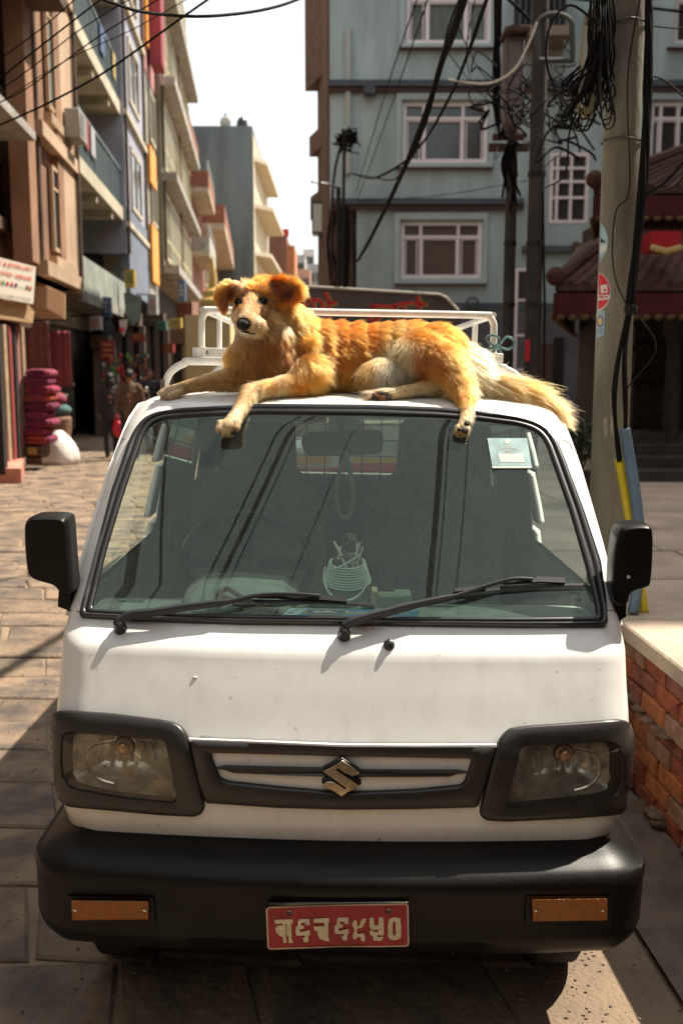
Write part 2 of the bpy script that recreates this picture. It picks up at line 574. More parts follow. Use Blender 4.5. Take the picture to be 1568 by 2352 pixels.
def ring(z):
    """one level of the body shell: front, corner, side, rear; right half then mirrored"""
    w, r, a = interp(WT, z), interp(RT, z), interp(AT, z)
    half = []
    nf = 46
    for i in range(nf):
        half.append(((w - r) * i / nf, None))
    nc = 9
    for i in range(nc + 1):
        half.append((w - r + r * math.sin(math.pi / 2 * i / nc), None))
    pts = []
    for x, _ in half:
        pts.append((x, S(min(x, w - 1e-6), z)))
    yf = pts[-1][1]
    top = max(0.0, (z - 1.56) / 0.04)
    yr = REAR - 0.05 * max(0, z - 1.0) / 0.6 - 0.12 * top
    for i in range(1, 25):
        pts.append((w, yf + (yr - 0.1 - yf) * i / 24))
    for i in range(1, 5):
        q = math.pi / 2 * i / 4
        pts.append((w - 0.1 + 0.1 * math.cos(q), yr - 0.1 + 0.1 * math.sin(q)))
    for i in range(1, 8):
        pts.append(((w - 0.1) * (1 - i / 7), yr))
    left = [(-x, y) for x, y in reversed(pts[1:-1])]
    return pts + left
def make_body():
    zs = [0.50 + 0.012 * i for i in range(88)] + [1.552, 1.558, 1.564, 1.57, 1.576, 1.58, 1.584, 1.588, 1.592, 1.596, 1.60]
    rings_ = [ring(z) for z in zs]
    n = len(rings_[0])
    vs = [(x, y, z) for z, rg in zip(zs, rings_) for x, y in rg]
    wsp = loc_poly(SEAL, 0.5)
    lp, rp_ = loc_poly(LAMP_L, 0.8), loc_poly(LAMP_R, 0.8)
    fs = []
    for j in range(len(zs) - 1):
        for i in range(n):
            i2 = (i + 1) % n
            q = (j * n + i, j * n + i2, (j + 1) * n + i2, (j + 1) * n + i)
            cx = sum(vs[k][0] for k in q) / 4; cy = sum(vs[k][1] for k in q) / 4; cz = sum(vs[k][2] for k in q) / 4
            if cy < 3.0:
                qx, qy = pxl(cx, cy, cz)
                if 1.0 < cz and inpoly(qx, qy, wsp) and abs(cy - S(cx, cz)) < 0.05: continue
                if cz < 0.95 and (inpoly(qx, qy, lp) or inpoly(qx, qy, rp_)) and abs(cy - S(cx, cz)) < 0.05: continue
            if abs(cx) > 0.6 and 1.06 < cz < 1.47 and cy > 2.62 + (cz - 1.06) * 0.80:
                if cy < 3.45 or 3.55 < cy < 4.4 or 4.5 < cy < 5.25: continue
            if cy > 5.3 and abs(cx) < 0.5 and 1.10 < cz < 1.47: continue
            if cz < 0.72 and (2.42 < cy < 3.02 or 4.55 < cy < 5.1) and abs(cx) > 0.5: continue
            fs.append(q)
    c = len(vs)
    vs.append((0, 4.2, 1.607))
    for i in range(n):
        fs.append(((len(zs) - 1) * n + i, (len(zs) - 1) * n + (i + 1) % n, c))
    o = mesh('body', vs, fs, [paint, inner], van, smooth=True, angle=50)
    sd = o.modifiers.new('thickness', 'SOLIDIFY')
    sd.thickness = 0.02
    sd.offset = -1
    sd.material_offset = 1
    sd.use_rim = True
    bm = bmesh.new(); bm.from_mesh(o.data)
    bmesh.ops.recalc_face_normals(bm, faces=bm.faces)
    f = max(bm.faces, key=lambda f: f.calc_center_median().z)
    if f.normal.z < 0: bmesh.ops.reverse_faces(bm, faces=bm.faces)
    bm.to_mesh(o.data); bm.free()
    return o
make_body()
# --- window glass: a real thin tinted pane with a film of dust
def glass_mat(name, tint, dust, refl=1.0, dustcol=(0.55, 0.58, 0.54), gcol=(0.80, 0.95, 0.86)):
    m = bpy.data.materials.new(name); m.use_nodes = True
    nt = m.node_tree; nt.nodes.clear()
    out = nt.nodes.new('ShaderNodeOutputMaterial')
    tr = nt.nodes.new('ShaderNodeBsdfTransparent'); tr.inputs[0].default_value = (*tint, 1)
    gl = nt.nodes.new('ShaderNodeBsdfGlossy'); gl.inputs['Roughness'].default_value = 0.015; gl.inputs[0].default_value = (*gcol, 1)
    fr = nt.nodes.new('ShaderNodeFresnel'); fr.inputs['IOR'].default_value = 1.62
    ml = nt.nodes.new('ShaderNodeMath'); ml.operation = 'MULTIPLY'; ml.inputs[1].default_value = refl
    nt.links.new(fr.outputs[0], ml.inputs[0])
    mx = nt.nodes.new('ShaderNodeMixShader')
    nt.links.new(ml.outputs[0], mx.inputs[0]); nt.links.new(tr.outputs[0], mx.inputs[1]); nt.links.new(gl.outputs[0], mx.inputs[2])
    df = nt.nodes.new('ShaderNodeBsdfDiffuse'); df.inputs[0].default_value = (*dustcol, 1)
    tc = nt.nodes.new('ShaderNodeTexCoord')
    n1 = nt.nodes.new('ShaderNodeTexNoise'); n1.inputs['Scale'].default_value = 3.0; n1.inputs['Detail'].default_value = 7; n1.inputs['Roughness'].default_value = 0.7
    n2 = nt.nodes.new('ShaderNodeTexNoise'); n2.inputs['Scale'].default_value = 420; n2.inputs['Detail'].default_value = 2
    nt.links.new(tc.outputs['Object'], n1.inputs['Vector']); nt.links.new(tc.outputs['Object'], n2.inputs['Vector'])
    r1 = nt.nodes.new('ShaderNodeMapRange'); r1.inputs['From Min'].default_value = 0.3; r1.inputs['From Max'].default_value = 0.7
    r1.inputs['To Min'].default_value = dust * 0.6; r1.inputs['To Max'].default_value = dust * 1.4
    nt.links.new(n1.outputs['Fac'], r1.inputs['Value'])
    r2 = nt.nodes.new('ShaderNodeValToRGB'); r2.color_ramp.elements[0].position = 0.60; r2.color_ramp.elements[1].position = 0.75
    r2.color_ramp.elements[0].color = (0, 0, 0, 1); r2.color_ramp.elements[1].color = (0.14, 0.14, 0.14, 1)
    nt.links.new(n2.outputs['Fac'], r2.inputs[0])
    ad = nt.nodes.new('ShaderNodeMath'); ad.operation = 'ADD'
    nt.links.new(r1.outputs[0], ad.inputs[0]); nt.links.new(r2.outputs[0], ad.inputs[1])
    m2 = nt.nodes.new('ShaderNodeMixShader')
    nt.links.new(ad.outputs[0], m2.inputs[0]); nt.links.new(mx.outputs[0], m2.inputs[1]); nt.links.new(df.outputs[0], m2.inputs[2])
    nt.links.new(m2.outputs[0], out.inputs[0])
    MATS[name] = m
    return m
ws_glass = glass_mat('windscreen_glass', (0.80, 0.93, 0.86), 0.018, 0.85)
side_glass = glass_mat('side_glass', (0.75, 0.82, 0.78), 0.05, 1.0)
wsh = fill('windscreen', SEAL, 0.6, 0.004, ws_glass, van, rings=16)
band('windscreen_seal', SEAL, [(0, 0.001), (0.06, 0.011), (0.22, 0.016), (0.42, 0.014), (0.5, 0.009), (0.58, 0.012), (0.85, 0.012), (0.97, 0.009), (1.03, 0.004)], rubber_clean, van)
# side and rear panes, thin solid sheets
for sx in (-1, 1):
    for (ya, yb, ybt) in ((2.60, 3.47, 2.93), (3.53, 4.42, 3.53), (4.48, 5.27, 4.48)):
        w0, w1 = interp(WT, 1.05) - 0.014, interp(WT, 1.48) - 0.012
        mb = MB()
        A = [Vector((sx * w0, ya, 1.05)), Vector((sx * w0, yb, 1.05)), Vector((sx * w1, yb, 1.48)), Vector((sx * w1, ybt, 1.48))]
        if ya == 2.60: A = [Vector((sx * w0, ya, 1.05)), Vector((sx * w0, yb, 1.05)), Vector((sx * (w0 - .006), yb, 1.085)), Vector((sx * (w0 - .006), ya + .04, 1.085))]      # front door windows wound down
        mb.prism(A, (-sx * 0.004, 0, 0))
        mb.build('side_window', side_glass, van)
mb = MB(); mb.box((0, REAR - 0.055, 1.285), (1.02, 0.005, 0.39)); mb.build('rear_window', side_glass, van)
# lower white sill under the grille and the dark gap behind the bumper
mb = MB(); mb.box2((-0.62, 2.34, 0.30), (0.62, 2.42, 0.60)); mb.build('underbody_panel', mat('underbody_black', (0.01, 0.01, 0.01), 0.9), van)
mb = MB(); mb.box2((-0.60, 2.42, 0.30), (0.60, 5.40, 0.46)); mb.build('chassis', MATS['underbody_black'], van)
# --- head lamps
lampglass = glass_mat('lamp_cover_glass', (0.96, 0.94, 0.88), 0.03, 0.8, (0.45, 0.42, 0.36), (1, .97, .92))
reflector = mat('lamp_reflector', (0.80, 0.76, 0.68), 0.17, metal=0.45, var=0.45, scale=16, bump=0.35, bscale=12)
bulb_m = mat('lamp_bulb', (0.65, 0.42, 0.22), 0.15, metal=0.5)
for C, cx_, cy_, sx_, bx in ((LAMP_L, 275, 1752, 1, (372, 1808)), (LAMP_R, 1305, 1768, -1, (1186, 1822))):
    band('headlight_bezel', C, [(0.0, 0.0), (0.02, 0.008), (0.06, 0.013), (0.14, 0.0155), (0.50, 0.015), (0.86, 0.012), (0.96, 0.011), (1.0, 0.0), (1.02, -0.03)], greytrim, van, step=14)
    hl = fill('headlight', C, 1.0, 0.006, lampglass, van, rings=7, step=14)
    rf = fill('reflector', C, 0.98, 0, reflector, hl, rings=9, step=14, centre=(cx_, cy_), depth=lambda k: -0.012 - 0.075 * (1 - k ** 2.4))
    p = onvan(cx_, cy_ - 25, -0.045)
    mb = MB(); mb.lathe([(0.020, 0), (0.021, 0.012), (0.015, 0.016), (0.013, 0.03), (0.006, 0.034)], p, 18, Matrix.Rotation(R(90), 4, 'X'))
    mb.build('bulb', bulb_m, hl, smooth=True)
    mb = MB(); mb.lathe([(0.026, 0), (0.030, 0.004), (0.026, 0.010), (0.021, 0.006)], p + Vector((0, 0.01, 0)), 20, Matrix.Rotation(R(90), 4, 'X')); mb.build('bulb_ring', chrome, hl, smooth=True)
    # ribbed side light in the inner lower corner
    mb = MB()
    for k in range(7):
        qx = bx[0] + (k - 3) * 6
        a, b_ = onvan(qx, bx[1] - 18 + abs(k - 3) * 2, -0.012), onvan(qx, bx[1] + 18, -0.012)
        mb.tube([a, b_], 0.0032, 6)
    mb.build('side_light', mat('ribbed_clear_plastic', (0.62, 0.58, 0.5), 0.12, metal=0.6), hl, smooth=True)
    # facets of the reflector, vertical flutes
    mb = MB()
    for k in range(6):
        qx = cx_ + (k - 2.5) * 24
        a, b_ = onvan(qx, cy_ - 34, -0.060), onvan(qx + (k - 2.5) * 3, cy_ + 16, -0.052)
        mb.tube([a, (a + b_) / 2 + Vector((0, 0.010, 0)), b_], 0.006, 6)
    P_ = [onvan(cx_ + 88 * math.cos(t) * sx_ * -1, cy_ + 6 + 56 * math.sin(t), -0.030) for t in [math.pi * (-.42 + .84 * j / 12) for j in range(13)]]
    mb2 = MB(); mb2.tube(P_, 0.0035, 6); mb2.build('bowl_rim', chrome, rf, smooth=True)
    mb.build('reflector_flute', reflector, rf, smooth=True)
# --- grille
grp = band('grille_panel', GRILLE, [(0.0, 0.0), (0.02, 0.010), (0.12, 0.014), (0.88, 0.013), (0.98, 0.010), (1.0, 0.001)], greytrim, van, step=20, it=1)
band('grille_chrome_edge', [(436,1694,436,1699),(600,1700,600,1705),(784,1707,784,1713),(960,1708,960,1714),(1137,1707,1137,1713),(1138,1710,1137,1716),(960,1711,960,1717),(784,1711,784,1716),(600,1704,600,1708),(436,1698,436,1702)],
     [(0, 0.004), (0.5, 0.013), (1, 0.012)], paint, grp, it=0)
plate('grille_bar', [(496,1761),(518,1757),(640,1760),(752,1762),(830,1766),(940,1767),(1049,1767),(1072,1771),(1049,1773),(1031,1779),(940,1780),(830,1780),(752,1779),(640,1776),(538,1771),(520,1765)], 0.0, 0.013, greytrim, grp, 0.003)
E = lambda P: [(721.3 + x * 0.08, 1693.4 + y * 0.08) for x, y in P]
plate('emblem_backing', E([(780,510),(1360,880),(1340,960),(1200,1010),(1150,1060),(1350,1190),(1350,1270),(1100,1400),(780,1600),(230,1260),(210,1170),(300,1110),(420,1085),(380,1040),(225,890),(230,800),(450,690),(640,580)]), 0.006, 0.018, rubber_clean, grp, 0.003)
emb = plate('emblem', E([(800,550),(1315,915),(1240,965),(1120,993),(1000,975),(900,925),(680,765),(620,800),(1305,1262),(1110,1365),(960,1445),(780,1575),(255,1220),(380,1160),(480,1150),(600,1180),(700,1235),(900,1360),(945,1335),(260,860),(430,780),(640,670)]), 0.016, 0.026, mat('worn_chrome', (0.52, 0.43, 0.31), 0.22, metal=1.0, var=0.35, scale=60), grp, 0.0035)
# --- bumper: one profile swept along a rounded plan line
def bumper_plan(n=40):
    """list of (x, y, nx, ny) along the front edge, outward normal"""
    hw, fr, r = 0.742, 2.135, 0.13
    pts = []
    def yf(x): return fr + 0.055 * (abs(x) / hw) ** 2.2
    xs = [-(hw - r) + 2 * (hw - r) * i / n for i in range(n + 1)]
    yc = yf(hw - r)
    L = [(-hw, yc + r + d) for d in (0.30, 0.22, 0.14, 0.07)]
    for i in range(9):
        q = math.pi / 2 * i / 9
        L.append((-(hw - r) - r * math.cos(q), yc + r - r * math.sin(q)))
    M_ = [(x, yf(x)) for x in xs]
    Rr = [(-x, y) for x, y in reversed(L)]
    P = L + M_ + Rr
    out = []
    for i, (x, y) in enumerate(P):
        a, b_ = P[max(0, i - 1)], P[min(len(P) - 1, i + 1)]
        tx, ty = b_[0] - a[0], b_[1] - a[1]
        l = math.hypot(tx, ty)
        out.append((x, y, ty / l, -tx / l))
    return out
def make_bumper():
    PL = bumper_plan()
    prof = [(-0.130, 0.545), (-0.128, 0.553), (-0.118, 0.550), (-0.06, 0.532), (-0.024, 0.515), (-0.010, 0.505), (-0.003, 0.494), (0.0, 0.480),
            (-0.001, 0.462), (-0.003, 0.455), (-0.004, 0.40), (-0.005, 0.36), (-0.004, 0.352), (-0.006, 0.345), (-0.012, 0.325), (-0.028, 0.305), (-0.05, 0.292), (-0.10, 0.288)]
    vs, fs = [], []
    n = len(prof)
    IND = [(-0.66, -0.44), (0.445, 0.665)]
    for (x, y, nx, ny) in PL:
        for (d, z) in prof:
            zz = z
            if abs(x) < 0.31 and z < 0.35:      # shallow lip under the plate
                d = d - 0.02 if z > 0.30 else d - 0.01
            ang = max(0.0, (abs(x) - 0.66) / 0.08)
            zz += (0.012 if z < 0.5 else 0.0) * min(1, ang)
            vs.append((x + nx * d, y + ny * d, zz))
    for i in range(len(PL) - 1):
        for j in range(n - 1):
            fs.append((i * n + j, (i + 1) * n + j, (i + 1) * n + j + 1, i * n + j + 1))
    o = mesh('bumper', vs, fs, plastic, van, smooth=True, angle=55)
    s_ = o.modifiers.new('t', 'SOLIDIFY'); s_.thickness = 0.004; s_.offset = 1
    return o
bump_o = make_bumper()
def bump_pt(px, py, off=0.0):
    o, d = lray(px, py)
    Y = 2.17
    for _ in range(8):
        p = o + d * ((Y - o.y) / d.y)
        x = min(0.742, abs(p.x))
        Y = 2.135 + 0.055 * (x / 0.742) ** 2.2 - off
        if x > 0.612:
            e = min(0.13, x - 0.612)
            Y = 2.135 + 0.055 * (0.612 / 0.742) ** 2.2 - off + 0.13 - math.sqrt(max(0, 0.0169 - e * e))
    return o + d * ((Y - o.y) / d.y)
def bshape(name, poly, o0, o1, m, parent, bev=0.0):
    return plate(name, poly, o0, o1, m, parent, bev, fn=bump_pt)
amber = mat('amber_lens', (0.30, 0.095, 0.008), 0.22, var=0.10, scale=30, bump=0.4, bscale=300, spec=0.6)
for (x0, y0, x1, y1, s_) in ((164, 2068, 342, 2113, 1), (1221, 2066, 1393, 2115, -1)):
    fr_ = [(x0 - 10, y0 - 9), (x1 + 10, y0 - 6), (x1 + 14, y1 + 8), (x0 - 8, y1 + 12)] if s_ == 1 else [(x0 - 14, y0 - 7), (x1 + 10, y0 - 9), (x1 + 8, y1 + 12), (x0 - 16, y1 + 8)]
    fr2 = []
    for k in range(4):
        a, b_ = fr_[k], fr_[(k + 1) % 4]
        fr2 += [(a[0] + (b_[0] - a[0]) * q / 6, a[1] + (b_[1] - a[1]) * q / 6) for q in range(6)]
    bshape('indicator_surround', fr2, 0.0, 0.0025, plastic, bump_o, 0.003)
    A = []
    cs = [(x0, y0), (x1, y0 + 2 * s_), (x1, y1 - 1), (x0 + 2, y1 + 1)]
    for k in range(4):
        a, b_ = cs[k], cs[(k + 1) % 4]
        A += [(a[0] + (b_[0] - a[0]) * q / 8, a[1] + (b_[1] - a[1]) * q / 8) for q in range(8)]
    il = bshape('indicator_lamp', A, 0.002, 0.011, amber, van, 0.003)
    for qx in (x0 + 9, x1 - 9):
        mb = MB(); mb.lathe([(0.004, 0), (0.004, 0.002), (0.002, 0.003)], bump_pt(qx, (y0 + y1) / 2, 0.011), 10, Matrix.Rotation(R(90), 4, 'X')); mb.build('screw', MATS['bare_metal'], il, smooth=True)
# --- number plate
np_red = mat('plate_red', (0.30, 0.008, 0.016), 0.35, var=0.18, scale=25, detail=6)
np_wht = mat('plate_cream', (0.62, 0.54, 0.36), 0.45, var=0.15, scale=40)
Q = lambda P: [(564.5 + x * 0.28, 2007 + y * 0.28) for x, y in P]
npl = bshape('number_plate', Q([(165,290),(190,272),(620,258),(1310,243),(1332,262),(1338,580),(1320,597),(1060,602),(780,600),(500,612),(200,622),(178,605)]), 0.012, 0.016, np_wht, van)
bshape('plate_face', Q([(178,292),(195,284),(620,270),(1306,256),(1320,268),(1326,578),(1314,588),(1060,592),(780,590),(500,600),(204,612),(190,600)]), 0.016, 0.0172, np_red, npl)
GL = [
 # ba: head line with bowl and stem, then the vowel stroke
 [(237,377),(383,373),(385,406),(372,407),(377,540),(391,565),(352,567),(350,520),(334,500),(334,410),(325,410),(331,540),(335,566),(310,567),(305,520),(270,505),(250,480),(243,450),(262,425),(300,424),(300,408),(238,410)],
 # six
 [(430,380),(450,370),(520,370),(524,420),(489,422),(488,402),(455,402),(450,424),(476,426),(476,450),(444,455),(444,480),(524,462),(526,500),(512,512),(514,555),(500,563),(474,560),(474,535),(458,528),(485,522),(487,506),(420,508),(408,490),(408,440),(425,428)],
 # cha
 [(554,368),(682,363),(684,398),(675,400),(677,520),(686,552),(646,554),(644,545),(610,538),(590,500),(588,470),(562,466),(556,432),(643,428),(645,402),(556,402)],
 # six
 [(750,366),(770,358),(838,360),(842,410),(808,412),(806,392),(775,392),(770,412),(794,416),(794,440),(762,445),(762,470),(842,450),(845,490),(830,498),(832,540),(820,548),(792,545),(790,520),(776,514),(804,508),(806,494),(738,494),(726,478),(727,425),(745,414)],
 # nine
 [(895,376),(912,392),(910,425),(918,437),(935,418),(945,385),(962,366),(985,364),(980,400),(972,403),(966,425),(950,443),(920,448),(908,460),(912,485),(925,495),(960,488),(976,510),(976,552),(946,552),(944,525),(925,515),(905,525),(895,540),(876,528),(876,505),(888,470),(883,445),(870,415),(880,395)],
 # five
 [(1012,362),(1048,360),(1050,405),(1058,425),(1086,422),(1090,358),(1128,355),(1131,500),(1112,505),(1078,500),(1080,520),(1128,517),(1108,548),(1048,550),(1040,508),(1018,500),(1015,466),(1050,468),(1055,480),(1085,475),(1088,458),(1030,460),(1016,440)],
]
for g in GL:
    bshape('plate_letter', Q(g), 0.0172, 0.0182, np_wht, npl)
zo = [(1175,370),(1216,356),(1262,366),(1272,430),(1272,520),(1250,536),(1216,545),(1180,535),(1165,520),(1162,430)]
zi = [(1205,400),(1216,384),(1227,400),(1229,430),(1229,490),(1222,508),(1212,508),(1203,490),(1202,440),(1203,420)]
A = [bump_pt(*q, 0.0182) for q in Q(zo)]; B = [bump_pt(*q, 0.0182) for q in Q(zi)]
mesh('plate_letter', A + B, [(i, (i + 1) % 10, (i + 1) % 10 + 10, i + 10) for i in range(10)], np_wht, npl)
for qx, qy in ((355, 318), (1165, 305)):
    mb = MB(); c_ = bump_pt(564.5 + qx * 0.28, 2007 + qy * 0.28, 0.018)
    mb.lathe([(0.0065, 0), (0.0065, 0.004), (0.003, 0.005)], c_, 6, Matrix.Rotation(R(90), 4, 'X')); mb.build('bolt', mat('rusty_bolt', (0.05, 0.035, 0.03), 0.6), npl)
bshape('plate_bracket', Q([(190,236),(1336,230),(1340,250),(1320,262),(192,272)]), 0.0, 0.011, rubber_clean, bump_o, 0.002)
# --- wipers
wblack = mat('wiper_black', (0.014, 0.014, 0.015), 0.38)
def V_(px, py, off): return onvan(px, py, off)
def wiper(pivot, arm, armr, blade, holder, name):
    w = MB()
    base = V_(pivot[0], pivot[1], 0.0)
    n = Sn(base.x, base.z)
    q = n.to_track_quat('Z', 'Y').to_matrix().to_4x4()
    w.lathe([(0.016, 0), (0.016, 0.012), (0.013, 0.022), (0.012, 0.032), (0.006, 0.036)], base, 16, q)
    pts = [V_(x, y, o) for x, y, o in arm]
    w.tube(smoothline(pts, 4), [armr[min(len(armr) - 1, i // 4)] for i in range((len(pts) - 1) * 4 + 1)], 8)
    o = w.build(name, wblack, van, smooth=True)
    b = MB()
    bl = [V_(x, y, o_) for x, y, o_ in blade]
    L = smoothline(bl, 4)
    nn = Sn(L[0].x, L[0].z)
    for k in range(len(L) - 1):
        a, c = L[k], L[k + 1]
        up = nn * 0.010
        sd = (c - a).normalized().cross(nn) * 0.0035
        b.add([a - sd, a + sd, a + sd * 0.4 - up, a - sd * 0.4 - up, c - sd, c + sd, c + sd * 0.4 - up, c - sd * 0.4 - up],
              [(0, 1, 5, 4), (1, 2, 6, 5), (2, 3, 7, 6), (3, 0, 4, 7), (0, 3, 2, 1), (4, 5, 6, 7)])
    b.build('wiper_blade', wblack, o)
    for (xa, ya, xb, yb, th) in holder:
        h = MB()
        a, c = V_(xa, ya, 0.026), V_(xb, yb, 0.026)
        t = (c - a).normalized(); sd = t.cross(nn) * th
        h.add([a - sd, a + sd, c + sd, c - sd, a - sd - nn * 0.008, a + sd - nn * 0.008, c + sd - nn * 0.008, c - sd - nn * 0.008],
              [(0, 1, 2, 3), (7, 6, 5, 4), (0, 4, 5, 1), (1, 5, 6, 2), (2, 6, 7, 3), (3, 7, 4, 0)])
        h.build('wiper_bracket', wblack, o)
    return o
wiper((278, 1446), [(278, 1441, 0.03), (310, 1427, 0.032), (360, 1421, 0.032), (438, 1407, 0.03), (530, 1394, 0.028), (600, 1380, 0.03), (680, 1380, 0.034), (735, 1382, 0.03)],
      [0.011, 0.0115, 0.011, 0.010, 0.006, 0.0055, 0.005, 0.005],
      [(533, 1386, 0.018), (640, 1388, 0.018), (760, 1390, 0.018), (857, 1396, 0.018)], [(592, 1379, 655, 1379, 0.005), (640, 1379, 740, 1384, 0.006), (726, 1381, 796, 1387, 0.0075)], 'wiper')
wiper((790, 1462), [(790, 1453, 0.03), (808, 1444, 0.034), (828, 1437, 0.034), (890, 1419, 0.032), (951, 1402, 0.03), (1040, 1382, 0.028), (1120, 1357, 0.032), (1172, 1345, 0.034), (1215, 1344, 0.03)],
      [0.012, 0.012, 0.0125, 0.0115, 0.010, 0.006, 0.0055, 0.005, 0.005],
      [(1033, 1371, 0.018), (1120, 1362, 0.018), (1240, 1352, 0.018), (1341, 1350, 0.018)], [(1040, 1366, 1110, 1360, 0.005), (1150, 1347, 1225, 1343, 0.006), (1225, 1341, 1290, 1344, 0.0075)], 'wiper')
b0 = V_(893, 1483, 0.0); q = Sn(b0.x, b0.z).to_track_quat('Z', 'Y').to_matrix().to_4x4()
mb = MB(); mb.lathe([(0.014, 0), (0.014, 0.006), (0.011, 0.010), (0.008, 0.018), (0.004, 0.020)], b0, 18, q); mb.build('washer_nozzle', wblack, van, smooth=True)
# --- door mirrors
def mirror(poly, foot, yf, dep, dot=None):
    A = [onlocal(x, y, yf) for x, y in poly]
    cx_ = sum(a.x for a in A) / len(A); cz_ = sum(a.z for a in A) / len(A)
    rings_ = []
    for k, dy in ((0.90, -0.012), (0.97, -0.004), (1.0, 0.008), (1.0, dep), (0.9, dep + 0.004)):
        rings_.append([Vector((cx_ + (a.x - cx_) * k, a.y + dy, cz_ + (a.z - cz_) * (1 - (1 - k) * 0.7))) for a in A])
    n = len(A)
    vs = [v for r_ in rings_ for v in r_]
    fs = []
    for j in range(len(rings_) - 1):
        for i in range(n):
            fs.append((j * n + i, j * n + (i + 1) % n, (j + 1) * n + (i + 1) % n, (j + 1) * n + i))
    tr = tessellate_polygon([[Vector((x, -y, 0)) for x, y in poly]])
    fs += [tuple(t) for t in tr] + [tuple(i + (len(rings_) - 1) * n for i in reversed(t)) for t in tr]
    o = mesh('door_mirror', vs, fs, plastic, van, smooth=True, angle=50)
    bm = bmesh.new(); bm.from_mesh(o.data); bmesh.ops.recalc_face_normals(bm, faces=bm.faces); bm.to_mesh(o.data); bm.free()
    r_ = Vector((cx_, A[0].y + dep + 0.006, cz_))
    g = MB(); g.prism([Vector((cx_ + (a.x - cx_) * 0.86, A[0].y + dep + 0.0045, cz_ + (a.z - cz_) * 0.86)) for a in A], (0, 0.003, 0)); g.build('mirror_glass', chrome, o)
    f = MB(); f.prism([onlocal(x, y, yf + 0.03) for x, y in foot], (0, 0.05, 0)); fo = f.build('mirror_foot', plastic, o); bevel(fo, 0.005)
    if dot:
        p = onlocal(dot[0], dot[1], yf - 0.013)
        d_ = MB(); d_.lathe([(0.0045, 0), (0.0045, 0.001)], p, 14, Matrix.Rotation(R(90), 4, 'X')); d_.build('sticker_dot', mat('sticker_grey', (0.5, 0.5, 0.5), 0.6), o)
rc = lambda P: chaikin(P, 2)
mirror(rc([(58,1188),(100,1184),(150,1186),(156,1200),(160,1270),(166,1340),(170,1365),(140,1360),(134,1350),(120,1342),(68,1329),(61,1300),(56,1235)]), [(140,1352),(166,1352),(158,1398),(138,1390)], 2.44, 0.075)
mirror(rc([(1422,1216),(1440,1206),(1485,1203),(1498,1210),(1498,1275),(1493,1342),(1486,1348),(1450,1358),(1440,1366),(1436,1392),(1408,1392),(1410,1330),(1412,1280)]), [(1412,1380),(1434,1382),(1434,1414),(1420,1424)], 2.44, 0.075, (1442, 1325))
# --- drip rails along the pillars, panel joints
for sx in (-1, 1):
    P = []
    for i in range(15):
        z = 1.03 + (1.545 - 1.03) * i / 14
        w = interp(WT, z)
        P.append(Vector((sx * (w + 0.004), S(w - 0.001, z) + 0.015, z)))
    P += [Vector((sx * 0.622, 3.3, 1.555)), Vector((sx * 0.622, 4.2, 1.555)), Vector((sx * 0.615, 5.3, 1.545))]
    mb = MB(); mb.tube(P, 0.006, 6); mb.build('drip_rail', paint, van, smooth=True)
jm = mat('joint_dark', (0.10, 0.09, 0.08), 0.8)
for pts in ([(234,1027),(244,1020),(258,1012),(270,1009),(288,1008)], [(1292,1012),(1306,1018),(1318,1027),(1322,1034)], [(153,1404),(163,1402),(181,1405)], [(1394,1402),(1410,1404),(1419,1409)]):
    P = [onvan(x, y, 0.0008) for x, y in pts]
    mb = MB(); mb.tube(smoothline(P, 4), 0.0011, 5); mb.build('panel_joint', jm, van)
# --- wheels
tyre_m = mat('tyre_rubber', (0.018, 0.018, 0.018), 0.85, bump=0.3, bscale=60)
for sx in (-1, 1):
    for wy in (2.72, 4.82):
        c = Vector((sx * 0.60, wy, 0.255))
        Mx = Matrix.Rotation(R(90), 4, 'Y')
        mb = MB(); mb.lathe([(0.16, -0.07), (0.235, -0.075), (0.262, -0.055), (0.266, 0), (0.262, 0.055), (0.235, 0.075), (0.16, 0.07)], c, 32, Mx)
        w_ = mb.build('wheel', tyre_m, van, smooth=True)
        mb = MB(); mb.lathe([(0.03, -0.05), (0.165, -0.045), (0.165, 0.045), (0.03, 0.05)], c, 24, Mx); mb.build('rim', mat('wheel_rim', (0.35, 0.35, 0.36), 0.5, metal=0.6), w_, smooth=True)
# --- cabin: dashboard, wheel, seats, mirror, rear grid
mb = MB()
dash = [(2.40, 1.025), (2.46, 1.03), (2.62, 1.035), (2.72, 1.02), (2.76, 0.97), (2.78, 0.80), (2.74, 0.6), (2.40, 0.6)]
mb.prism([Vector((-0.655, y, z)) for y, z in dash], (1.31, 0, 0)); d_o = mb.build('dashboard', dashm, van); bevel(d_o, 0.012)
mb = MB()
for i in range(13):
    pass
hood_prof = [(-0.16, 0), (-0.15, 0.03), (-0.11, 0.055), (0, 0.062), (0.11, 0.055), (0.15, 0.03), (0.16, 0)]
vs = []; fs = []
for j, (yy, k) in enumerate(((2.50, 0.15), (2.53, 0.6), (2.60, 0.9), (2.68, 1.0), (2.76, 1.0))):
    for x, h in hood_prof: vs.append((-0.28 + x * (0.8 + 0.2 * k), yy, 1.03 + h * k))
for j in range(4):
    for i in range(6): fs.append((j * 7 + i, j * 7 + i + 1, (j + 1) * 7 + i + 1, (j + 1) * 7 + i))
o = mesh('instrument_hood', vs, fs, dashm, d_o, smooth=True); sd = o.modifiers.new('s', 'SOLIDIFY'); sd.thickness = 0.01
mb = MB(); Mw = Matrix.Rotation(R(-58), 4, 'X'); c = Vector((-0.28, 2.86, 1.10))
mb.tube([c + Mw @ Vector((0.185 * math.cos(2 * math.pi * k / 36), 0.185 * math.sin(2 * math.pi * k / 36), 0)) for k in range(37)], 0.013, 8, cap=False)
